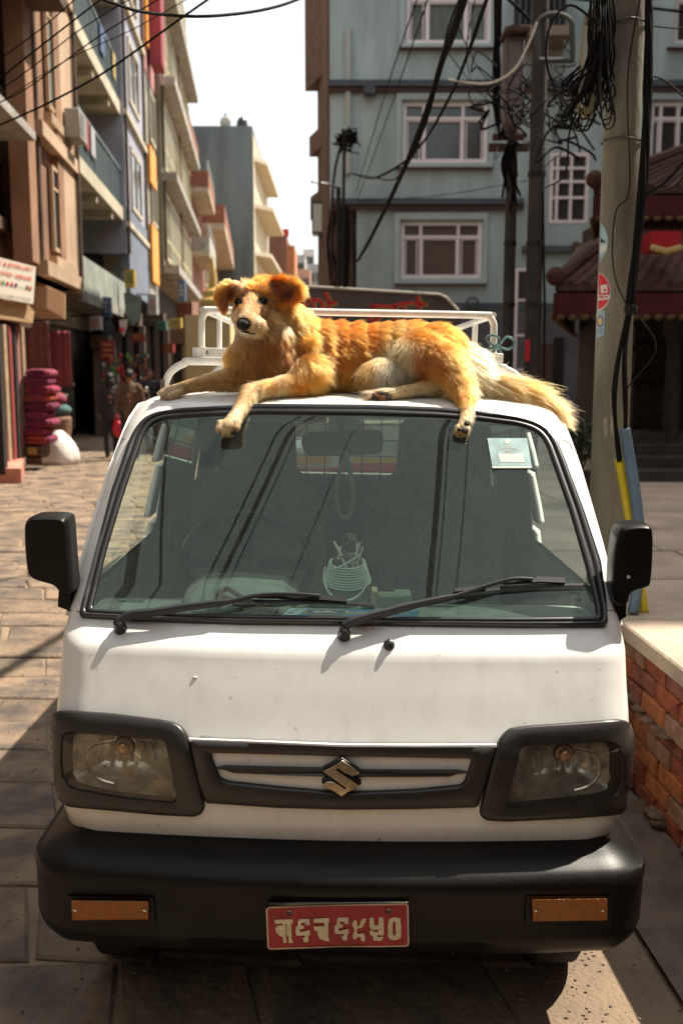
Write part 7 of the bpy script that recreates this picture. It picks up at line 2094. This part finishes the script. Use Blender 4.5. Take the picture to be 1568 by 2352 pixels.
# stack of blankets: each one a thing
stripe = {}
def blanketm(k):
    cs = [(.38, .06, .11), (.26, .03, .09), (.40, .04, .09), (.52, .09, .04), (.22, .025, .08), (.33, .06, .11), (.28, .035, .08), (.38, .07, .11), (.24, .025, .07)]
    m = mat('blanket_%d' % k, cs[k % 9], .9, var=.3, scale=5, col2=tuple(c * .35 for c in cs[k % 9]), stretch=(1, 1, 9), bump=.4, bscale=40)
    return m
names = ['topmost', 'second from top', 'third from top', 'fourth from top', 'middle', 'fourth from bottom', 'third from bottom', 'second from bottom', 'lowest']
Ys = 16.6
for k in range(9):
    yt, yb = 848 + k * 19.2, 848 + (k + 1) * 19.2
    xs = 52 + random.Random(k).uniform(-3, 4); xe = 114 + random.Random(k + 50).uniform(-8, 8)
    a, b = at(xs, yb, Ys), at(xe, yt, Ys)
    rt = root('blanket', ((a.x + b.x) / 2, Ys + .3, a.z), names[k] + (' bright orange-striped' if k == 3 else '') + ' of the rolled magenta blankets stacked by the shop', 'blanket', 'blankets stacked by the shop')
    mb = MB(); w, h, d = b.x - a.x, b.z - a.z, .55
    prof = [(math.cos(t) * abs(math.cos(t)) ** -.35 if abs(math.cos(t)) > .01 else 0, math.sin(t) * (abs(math.sin(t)) ** -.2 if abs(math.sin(t)) > .01 else 1)) for t in [2 * math.pi * i / 20 for i in range(20)]]
    vs = []; fs = []
    for j, (o_, sc) in enumerate(((-.5, .72), (-.46, .95), (-.3, 1), (.3, 1), (.5, .9))):
        for (u, v) in prof: vs.append(Vector(((a.x + b.x) / 2 + u * w / 2 * sc, Ys + .3 + o_ * d, (a.z + b.z) / 2 + v * h * .56 * sc)))
    for j in range(4):
        for i in range(20): fs.append((j * 20 + i, j * 20 + (i + 1) % 20, (j + 1) * 20 + (i + 1) % 20, (j + 1) * 20 + i))
    fs += [tuple(range(20)), tuple(80 + i for i in reversed(range(20)))]
    mesh('roll', vs, fs, blanketm(k), rt, smooth=True, world=True, angle=50)
    for q_ in range(2):
        sc = .66 - .3 * q_
        P = [Vector(((a.x + b.x) / 2 + u * w / 2 * sc, Ys + .3 - .5 * d - .012, (a.z + b.z) / 2 + v * h * .56 * sc)) for u, v in prof]
        mb = MB(); mb.tube(P + [P[0]], .012, 5, cap=False); mb.build('fold', blanketm((k + 4) % 9), rt, world=True)
cr_ = root('crate', at(78, 1060, 16.7), 'low dark crate with yellow cloth under the blanket stack', 'crate')
a, b = gp(92, 1070), at(60, 1022, 16.8)
lbox('crate_side', brown, cr_, 60, 1022, 96, 1066, 16.65, .5, .01)
for k in range(3): lbox('slat', brown, cr_, 59, 1026 + k * 13, 97, 1034 + k * 13, 16.60, .04)
lbox('yellow_cloth', mat('mustard_cloth', (.28, .18, .04), .9), cr_, 64, 1028, 84, 1044, 16.57, .03)
# white sack
sk_ = root('sack', gp(138, 1068), 'plump white plastic sack on the paving beside the blankets', 'sack')
c = gp(138, 1066)
mb = MB(); W = .31
prof = [(.29, 0), (.34, .04), (.35, .14), (.335, .26), (.29, .38), (.22, .48), (.15, .55), (.11, .60), (.03, .63)]
vs = []; fs = []; n = 28
for j, (r_, z_) in enumerate(prof):
    for k in range(n):
        q_ = 2 * math.pi * k / n; rr = r_ * (1 + .05 * math.sin(5 * q_ + j * .5) + .03 * math.sin(9 * q_ + j))
        vs.append(Vector((c.x + rr * math.cos(q_) - .05 * z_, c.y + rr * math.sin(q_) * .8, z_)))
for j in range(len(prof) - 1):
    for k in range(n): fs.append((j * n + k, j * n + (k + 1) % n, (j + 1) * n + (k + 1) % n, (j + 1) * n + k))
fs.append(tuple((len(prof) - 1) * n + k for k in range(n)))
mesh('bag', vs, fs, mat('white_sack', (.78, .75, .70), .5, var=.08, scale=4, bump=.6, bscale=9), sk_, smooth=True, world=True)
# bundle behind the sack
bd = root('goods_bundle', at(136, 960, 18), 'brown basket heaped with teal and pink cloth behind the white sack', 'basket')
c = at(136, 1000, 17.9)
mb = MB(); mb.lathe([(.16, 0), (.22, .2), (.24, .45), (.2, .5)], (c.x, c.y, .35), 16); mb.build('basket', mat('basket_brown', (.20, .11, .07), .9, var=.3, scale=20), bd, world=True, smooth=True)
mb = MB(); mb.ball((c.x, c.y, .95), (.25, .2, .13), 14, 8); mb.build('teal_cloth', mat('teal_cloth', (.07, .14, .14), .9, bump=.6, bscale=20), bd, world=True, smooth=True)
mb = MB(); mb.ball((c.x - .02, c.y, 1.15), (.19, .16, .13), 14, 8); mb.build('pink_cloth', mat('dark_pink_cloth', (.25, .05, .08), .9, bump=.6, bscale=20), bd, world=True, smooth=True)
plainbox('plinth', greycr, bd, [(c.x - .25, c.y - .2), (c.x + .25, c.y - .2), (c.x + .25, c.y + .2), (c.x - .25, c.y + .2)], 0, .35)
# shop goods deeper in the street
def small(name, poly, Y, dep, m, label, cat, grp=None):
    rt = root(name, at(*poly[0], Y), label, cat, grp)
    mb = MB(); mb.prism([at(x, y, Y) for x, y in poly], (0, dep, 0)); o = mb.build('sheet', m, rt, world=True)
    return rt
pn = small('pennant', [(274,735),(293,733),(291,752),(284,773),(277,760)], 22, .04, mat('pennant_white', (.5, .48, .46), .7), 'white pennant with a red spot over the street', 'pennant')
mb = MB(); c = at(281, 757, 21.97); mb.lathe([(.05, 0), (.05, .02)], c, 12, Matrix.Rotation(R(90), 4, 'X')); mb.build('spot', st_red, pn, world=True)
ps = small('shop_poster', [(231,783),(263,781),(263,829),(231,829)], 24, .05, mat('poster_red', (.30, .03, .02), .6), 'dark red shop poster beside the shutter', 'poster')
for k in range(3): 
    mb = MB(); a, b = at(237, 795 + k * 12, 23.96), at(257, 789 + k * 12, 23.96); mb.box2((a.x, 23.95, a.z), (b.x, 23.97, b.z)); mb.build('print_line', mat('poster_orange', (.5, .2, .05), .6), ps, world=True)
small('hanging_cloth', [(284,672),(325,680),(322,736),(304,748),(288,720)], 23, .05, mat('faded_teal_cloth', (.17, .24, .22), .85, var=.3, scale=4), 'faded teal cloth hung over the shop fronts', 'cloth')
r10 = random.Random(10)
gr_ = root('hung_goods', at(270, 850, 22), 'cluster of small green, red and white goods hung outside a dark shop', 'shop goods')
for k in range(110):
    x, y = r10.uniform(236, 340), r10.uniform(815, 905)
    cc = r10.choice(['g', 'r', 'w', 'b', 'd', 'r', 'd', 'o']); mm = {'g': mat('goods_green', (.10, .25, .04), .6), 'r': mat('goods_red', (.40, .03, .03), .6), 'w': mat('goods_white', (.45, .45, .46), .5), 'b': mat('goods_blue', (.08, .12, .2), .6), 'd': mat('goods_dark', (.05, .04, .04), .7), 'o': mat('goods_orange', (.40, .14, .05), .6)}[cc]
    if 255 < x < 272: mm = mat('goods_green', ())
    if 275 < x < 290: mm = mat('goods_red', ())
    c = at(x, y, r10.uniform(22.5, 24)); mb = MB(); mb.ball(c, (.035 * r10.uniform(.5, 1.4), .03, .055 * r10.uniform(.5, 1.8)), 8, 6); mb.build('item', mm, gr_, world=True, smooth=True)
# dark shop fronts along the street
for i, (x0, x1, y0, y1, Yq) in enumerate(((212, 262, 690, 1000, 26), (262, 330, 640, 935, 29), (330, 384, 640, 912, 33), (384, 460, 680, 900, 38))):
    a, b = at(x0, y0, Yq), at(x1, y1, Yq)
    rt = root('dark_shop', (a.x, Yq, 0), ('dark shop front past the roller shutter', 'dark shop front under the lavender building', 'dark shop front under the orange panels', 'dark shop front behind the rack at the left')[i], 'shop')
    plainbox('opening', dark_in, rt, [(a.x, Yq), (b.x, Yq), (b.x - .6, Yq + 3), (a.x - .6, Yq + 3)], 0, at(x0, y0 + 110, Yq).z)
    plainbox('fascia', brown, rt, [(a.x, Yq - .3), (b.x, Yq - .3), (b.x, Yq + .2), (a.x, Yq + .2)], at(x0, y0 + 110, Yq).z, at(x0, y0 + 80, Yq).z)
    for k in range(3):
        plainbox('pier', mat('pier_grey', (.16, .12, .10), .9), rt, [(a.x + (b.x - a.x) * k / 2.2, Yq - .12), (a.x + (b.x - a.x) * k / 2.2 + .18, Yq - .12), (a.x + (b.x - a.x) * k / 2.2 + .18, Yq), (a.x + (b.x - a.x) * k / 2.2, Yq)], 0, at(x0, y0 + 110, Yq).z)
sp = root('golden_spire', at(490, 640, 34), 'small golden stupa spire on a pale yellow base behind the dog', 'stupa')
c = at(490, 700, 34)
mb = MB(); mb.lathe([(.5, -.6), (.5, 0), (.35, .1), (.32, .3), (.15, .4), (.13, .8), (.05, 1.2), (.01, 1.5)], (c.x, 34, at(490, 690, 34).z), 16); mb.build('spire', mat('gold_paint', (.55, .36, .10), .4, metal=.3), sp, world=True, smooth=True)
plainbox('base', mat('yellow_base', (.62, .48, .24), .8), sp, [(c.x - .9, 33.6), (c.x + .6, 33.6), (c.x + .6, 35), (c.x - .9, 35)], 0, at(490, 690, 34).z - .5)
# ---- people
skinp = mat('skin', (.28, .15, .09), .6); hairm = mat('hair_black', (.012, .010, .009), .6)
def remesh(o, v=.014, it=4):
    m_ = o.modifiers.new('r', 'REMESH'); m_.mode = 'VOXEL'; m_.voxel_size = v; m_.use_smooth_shade = True
    s_ = o.modifiers.new('s', 'SMOOTH'); s_.iterations = it
    return o
def capb(mb, pts):
    for (a, ra), (b, rb) in zip(pts, pts[1:]):
        a, b = Vector(a), Vector(b); n = max(2, int((b - a).length / (min(ra, rb) * .4)))
        for i in range(n + 1): mb.ball(a.lerp(b, i / n), ra + (rb - ra) * i / n, 12, 8)
def person(c, h, rz, coat, legs, label, stride=.12, hood=False, armbend=0, coatlen=.50, grp='people walking in the street'):
    rt = root('person', c, label, 'person', grp, rz=rz)
    k = h / 1.7
    V = lambda x, y, z: (x * k, y * k, z * k)
    hd = MB()
    hd.ball(V(0, .01, 1.59), (.078 * k, .095 * k, .112 * k), 18, 12); hd.ball(V(0, .085, 1.56), (.018 * k, .02 * k, .02 * k), 8, 6)
    for s in (-1, 1): hd.ball(V(s * .08, 0, 1.58), (.014 * k, .02 * k, .03 * k), 8, 6)
    capb(hd, [(V(0, -.01, 1.50), .055 * k), (V(0, -.015, 1.40), .06 * k), (V(0, -.01, 1.25), .12 * k), (V(0, 0, .95), .11 * k)])
    for s in (-1, 1):
        el, ha = V(s * .235, -.02 + s * .03, 1.10), V(s * .22, .06 + armbend, .86 + armbend)
        capb(hd, [(V(s * .17, -.01, 1.38), .05 * k), (el, .036 * k), (ha, .026 * k)])
        hx = Vector(ha)
        for f in range(4): capb(hd, [(hx + Vector((s * .004, .012 * (f - 1.5), -.02)), .009), (hx + Vector((0, .011 * (f - 1.5), -.085 - .008 * (f % 3))), .007)])
        capb(hd, [(hx + Vector((0, .02, -.01)), .010), (hx + Vector((0, .045, -.055)), .008)])
        f_ = stride * s
        capb(hd, [(V(s * .09, 0, .92), .085 * k), (V(s * .09, f_ * .6, .50), .052 * k), (V(s * .09, f_ - .02, .09), .035 * k), (V(s * .09, f_ + .12, .035), .032 * k)])
    remesh(hd.build('body', skinp, rt, smooth=True), .012, 3)
    ct = MB()
    for s in (-1, 1):
        capb(ct, [(V(s * .15, -.01, 1.40), .062 * k), (V(s * .20, -.02, 1.33), .062 * k), (V(s * .238, -.02 + s * .03, 1.10), .055 * k), (V(s * .223, .055 + armbend, .90 + armbend), .044 * k)])
    capb(ct, [(V(0, -.01, 1.42), .085 * k), (V(0, 0, 1.30), .13 * k)])
    for z_, rx, ry in ((1.36, .175, .11), (1.28, .19, .125), (1.18, .185, .125), (1.08, .175, .12), (.98, .18, .125), (.90, .19, .13), (.82, .195, .135)) + (((.72, .20, .14), (.64, .205, .14)) if coatlen > .5 else ()):
        ct.ball(V(0, 0, z_), (rx * k, ry * k, .12 * k), 20, 10)
    co_ = remesh(ct.build('coat', coat, rt, smooth=True), .014, 3)
    tr = MB()
    for s in (-1, 1):
        f_ = stride * s
        capb(tr, [(V(s * .085, 0, .90), .105 * k), (V(s * .09, f_ * .6, .50), .075 * k), (V(s * .09, f_ - .02, .10), .058 * k)])
    remesh(tr.build('trousers', legs, rt, smooth=True), .014, 3)
    for s in (-1, 1):
        sh = MB(); f_ = stride * s; sh.ball(V(s * .09, f_ + .05, .045), (.045 * k, .125 * k, .042 * k), 14, 8); sh.build('shoe', hairm, rt, smooth=True)
    hr = MB(); hr.ball(V(0, -.012, 1.625), (.086 * k, .100 * k, .095 * k), 18, 12)
    if hood: hr.ball(V(0, -.03, 1.52), (.10 * k, .09 * k, .14 * k), 16, 10)
    hr.build('hair', hairm, rt, smooth=True)
    return rt
def foot(px, py): return gp(px, py)
p1 = gp(303, 1056)
person((p1.x, p1.y, 0), 1.66, R(8), mat('brown_tweed_coat', (.115, .068, .042), .95, var=.3, scale=14), mat('dark_trousers', (.02, .018, .018), .9), 'man in a brown coat seen from behind, walking away', coatlen=.6)
p2 = gp(258, 1050)
person((p2.x, p2.y, 0), 1.60, R(14), mat('dark_grey_coat', (.035, .030, .030), .95), mat('dark_trousers', (0, 0, 0)), 'person in a dark coat walking left of the man in brown', hood=True)
bg_ = root('red_bag', at(270, 1000, p2.y - .1), 'bright red bag carried between the two walkers', 'bag')
mb = MB(); c = at(271, 985, p2.y - .15); mb.ball(c, (.10, .05, .16), 12, 8); mb.build('bag', mat('bright_red_bag', (.65, .02, .05), .5), bg_, world=True, smooth=True)
mb = MB(); mb.tube(smoothline([c + Vector((-.05, 0, .12)), c + Vector((-.02, 0, .28)), c + Vector((.04, 0, .13))], 5), .008, 5); mb.build('handle', MATS['bright_red_bag'], bg_, world=True)
p3 = at(345, 900, 22)
person((p3.x, 22, 0), 1.68, R(190), mat('black_jacket', (.015, .015, .018), .6), mat('dark_trousers', ()), 'dark-clothed person standing by the motorcycle', 0.02)
# motorcycle, half hidden behind the rack
mc = root('motorcycle', (at(385, 950, 20.5).x, 20.5, 0), 'dark parked motorcycle with a round chrome headlamp', 'motorcycle')
c = Vector((at(375, 950, 20.5).x, 20.5, 0))
Rz = Matrix.Rotation(R(-70), 4, 'Z')
T_ = lambda x, y, z: c + (Rz @ Vector((x, y, z)))
for x_ in (-.62, .62):
    mb = MB(); mb.tube([T_(x_ + .28 * math.cos(t), 0, .30 + .28 * math.sin(t)) for t in [2 * math.pi * k / 24 for k in range(25)]], .045, 8, cap=False); w_ = mb.build('wheel', tyre_m, mc, world=True, smooth=True)
    mb = MB()
    for k in range(8): mb.tube([T_(x_, 0, .30), T_(x_ + .26 * math.cos(k * .785), 0, .30 + .26 * math.sin(k * .785))], .006, 4)
    tag(mb.build('spokes', metal, w_, world=True), kind='stuff')
for nm, P, r_, m_ in (('frame', [(-.6, 0, .3), (-.1, 0, .42), (.25, 0, .45), (.42, 0, .85)], .035, rubber_clean), ('fork', [(.62, .07, .3), (.48, .07, .8), (.42, .07, 1.0)], .022, chrome), ('fork', [(.62, -.07, .3), (.48, -.07, .8), (.42, -.07, 1.0)], .022, chrome), ('handlebar', [(.30, .36, 1.08), (.42, .12, 1.03), (.42, -.12, 1.03), (.30, -.36, 1.08)], .015, chrome), ('exhaust', [(.1, -.12, .3), (-.3, -.14, .26), (-.75, -.16, .32)], .035, chrome)):
    mb = MB(); mb.tube([T_(*p) for p in P], r_, 8); mb.build(nm, m_, mc, world=True, smooth=True)
def blob(nm, ctr, r_, m_, v=16):
    mb = MB(); mb.ball(T_(*ctr), r_, v, 10, M=Rz); mb.build(nm, m_, mc, world=True, smooth=True)
blob('tank', (.18, 0, .80), (.27, .14, .13), mat('tank_black', (.02, .02, .03), .15, coat=.8)); blob('seat', (-.30, 0, .80), (.36, .13, .07), rubber_clean); blob('engine', (.05, 0, .42), (.18, .14, .17), metal); blob('headlamp', (.56, 0, .92), (.07, .10, .10), chrome); blob('tail', (-.68, 0, .78), (.12, .08, .06), st_red)
for s in (-1, 1): 
    mb = MB(); mb.tube([T_(.32, s * .30, 1.07), T_(.32, s * .36, 1.25)], .007, 5); mb.ball(T_(.32, s * .38, 1.28), (.05, .03, .06), 10, 7); mb.build('mirror', chrome, mc, world=True, smooth=True)
# ================================================================ FOOD CART BEHIND THE VAN
cart = root('food_cart', (0.4, 8, 0), 'street cart behind the van with a brown painted canopy board', 'cart')
CYq = 8.0
cb = mat('cart_brown_board', (.105, .080, .074), .8, var=.2, scale=3)
P = [(560,650),(1008,677),(1024,684),(1050,712),(1075,800),(560,800)]
mb = MB(); mb.prism([at(x, y, CYq) for x, y in P], (0, .06, 0)); bd_ = mb.build('canopy_board', cb, cart, world=True)
mb = MB(); mb.tube([at(x, y - 1, CYq - .01) for x, y in ((560,650),(1008,677),(1024,684),(1052,714))], .014, 6); mb.build('edge_strip', mat('pale_edge', (.42, .38, .32), .7), bd_, world=True)
redl = mat('painted_red', (.52, .02, .02), .6); yll = mat('painted_ochre', (.40, .27, .06), .6)
def stroke(P, w, m, off):
    pts = smoothline([at(689.9 + x * .26, 627.2 + y * .26, CYq - off) for x, y in P], 5); L, Rr = [], []
    for i, p in enumerate(pts):
        t = (pts[min(i + 1, len(pts) - 1)] - pts[max(0, i - 1)]).normalized(); nn = Vector((-t.z, 0, t.x)) * (w / 2)
        L.append(p + nn); Rr.append(p - nn)
    n = len(pts); mesh('letter_stroke', L + Rr, [(i, i + 1, i + 1 + n, i + n) for i in range(n - 1)], m, bd_, world=True)
ST = [[(30,250),(90,236),(150,236),(195,270),(190,330),(160,350)], [(50,245),(44,310),(40,420)], [(112,240),(112,320),(100,420)], [(215,168),(240,215),(262,262)], [(225,262),(270,262),(320,265)], [(262,255),(248,330),(238,430)],
      [(615,288),(720,290),(800,292),(900,268),(985,262)], [(640,290),(640,360),(600,380),(650,430),(700,390)], [(832,290),(835,350),(832,430)], [(905,285),(920,340),(930,420)], [(1022,200),(1045,240),(1055,280)], [(1000,268),(1055,272),(1115,272)], [(1055,270),(1040,340),(1030,430)],
      [(-180,260),(-60,250),(30,250)], [(-120,260),(-120,420)]]
for s_ in ST:
    stroke([(x + 9, y + 5) for x, y in s_], .036, yll, .003); stroke(s_, .026, redl, .006)
for X_ in (at(600, 800, 8.1).x, at(1060, 800, 8.1).x):
    for Yq in (8.1, 9.3):
        mb = MB(); mb.tube([(X_, Yq, 0.1), (X_, Yq, 1.95)], .02, 8); mb.build('post', metal, cart, world=True, smooth=True)
a, b = at(600, 1110, 8.0), at(1060, 1000, 8.0)
mb = MB(); mb.box2((a.x, 8.02, .45), (b.x, 9.3, 1.0)); mb.build('cart_body', mat('cart_white', (.62, .62, .58), .6), cart, world=True)
for k, (x0, x1, z0, z1, c) in enumerate(((-.55, .05, .72, .88, (.55, .03, .05)), (.0, .45, .80, .92, (.60, .05, .07)), (.1, .5, .92, .96, (.7, .4, .04)), (.45, .95, .72, .90, (.06, .07, .18)), (-.6, .9, .66, .70, (.1, .3, .2)), (.30, .70, .60, .70, (.6, .08, .08)), (-.5, -.1, .92, .97, (.7, .3, .05)))):
    mb = MB(); mb.box2((x0, 8.0, z0), (x1, 8.015, z1)); mb.build('painted_panel', mat('cart_paint_%d' % k, c, .6), cart, world=True)
mb = MB(); mb.box2((a.x, 8.02, 1.0), (b.x, 9.3, 1.04)); mb.build('counter', metal, cart, world=True)
for X_ in (a.x + .25, b.x - .25):
    for Yq in (8.25, 9.1):
        mb = MB(); mb.lathe([(.06, -.03), (.22, -.025), (.24, 0), (.22, .025), (.06, .03)], (X_, Yq, .24), 20, Matrix.Rotation(R(90), 4, 'Y')); mb.build('wheel', tyre_m, cart, world=True, smooth=True)
mb = MB(); mb.prism([Vector((at(560, 650, 8).x, 8.03, 2.30)), Vector((at(1030, 680, 8).x, 8.03, 2.18)), Vector((at(1060, 700, 8).x, 9.5, 2.1)), Vector((at(560, 650, 8).x, 9.5, 2.25))], (0, 0, .02)); mb.build('canopy_roof', cb, cart, world=True)

# ================================================================ more clutter on the left hand facades
r12 = random.Random(21)
wsign = [mat('board_%s' % n, c, .6, var=.15, scale=3) for n, c in (('white', (.45, .44, .40)), ('yellow', (.48, .34, .08)), ('blue', (.07, .12, .22)), ('red', (.32, .04, .03)), ('green', (.07, .18, .10)))]
for i, (px, py, w, h, Yq, k, lb) in enumerate(((222,742,26,30,24,0,'small white shop board beside the canopy end'),(246,706,20,44,25,2,'narrow blue shop board under the long canopy'),(300,640,24,40,28,1,'yellow hanging board below the lavender building'),(318,776,30,18,26,3,'red shop board low over the walkers'),
     (352,700,22,44,31,0,'pale upright board near the orange panels'),(372,748,26,20,31,4,'green board low in the dark shops'),(404,742,30,22,36,1,'yellow board under the yellow building'),(418,668,18,46,38,2,'dark blue upright board beyond the yellow one'),(388,800,26,20,32,3,'red board nearest the roof rack'))):
    a = at(px, py, Yq); s = Yq * PXM
    rt = root('shop_board', a, lb, 'sign')
    mb = MB(); mb.box((a.x, Yq, a.z), (w * s, .12, h * s), rz=R(-18)); mb.v = mb.v
    b_ = mb.build('board', wsign[k], rt, world=True)
    for q in range(3):
        mb = MB(); mb.box((a.x - w * s * .05 - .0, Yq - .075, a.z + h * s * (.22 - .2 * q)), (w * s * .6, .01, h * s * .07), rz=R(-18)); mb.build('print_line', wsign[(k + 3) % 5] if k else rtx, b_, world=True)
    mb = MB(); mb.tube([(a.x, Yq, a.z + h * s * .5), (a.x - .6, Yq, a.z + h * s * .55)], .02, 5); mb.build('bracket', rubber_clean, rt, world=True)
for i, (u, z0, z1, o_, f_) in enumerate(((18.4, 3.4, 12, .86, LF), (21.75, 3.4, 12, .98, LF), (29.7, 5, 16, .06, LFD), (34.7, 5, 16, .06, LFD), (38.4, 5.2, 18, .08, LFF), (46.4, 5.2, 18, .08, LFF))):
    p = f_.pt(u, 0, o_)
    mb = MB(); mb.tube([(p.x, p.y, z0), (p.x, p.y, z1)], .05, 8)
    tag(mb.build('drain_pipe', mat('rusty_drain', (.12, .085, .065), .8, var=.4, scale=3), None, smooth=True), ('drain pipe at the near edge of the peach building', 'drain pipe between peach building and balconies', 'drain pipe at the near edge of the lavender building', 'drain pipe at the far edge of the lavender building', 'drain pipe at the near edge of the yellow building', 'drain pipe halfway along the yellow building')[i], 'pipe')
for i, (u, z) in enumerate(((20.6, 6.25), (24.4, 7.2), (27.2, 7.2), (25.0, 10.1))):
    rt = root('air_conditioner', LF.pt(u, z, 0), ('air conditioner on the peach building', 'air conditioner on the lower balcony, nearer one', 'air conditioner on the lower balcony, farther one', 'air conditioner on the upper balcony')[i], 'air conditioner')
    o0 = .95 if u < 21 else -.3
    b_ = LF.ob('case', mat('aircon_grey', (.32, .31, .28), .6), rt, u, u + .8, z, z + .55, o0, o0 + .3, .01)
    for k in range(5): LF.ob('louvre', rubber_clean, b_, u + .06, u + .5, z + .08 + k * .09, z + .11 + k * .09, o0 + .3, o0 + .31)
for i, (u, z, c, w) in enumerate(((23.3, 7.28, (.30, .05, .05), .5), (24.1, 7.28, (.42, .42, .44), .6), (26.1, 10.18, (.08, .12, .25), .7), (28.3, 10.18, (.40, .30, .12), .5))):
    mb = MB(); LF.box(mb, u, u + w, z - .65, z, .90, .925)
    tag(mb.build('laundry', mat('laundry_%d' % i, c, .9, var=.2, scale=5)), ('dark red washing over the lower balcony rail', 'pale washing over the lower balcony rail', 'blue washing over the upper balcony rail', 'ochre washing over the upper balcony rail')[i], 'laundry')
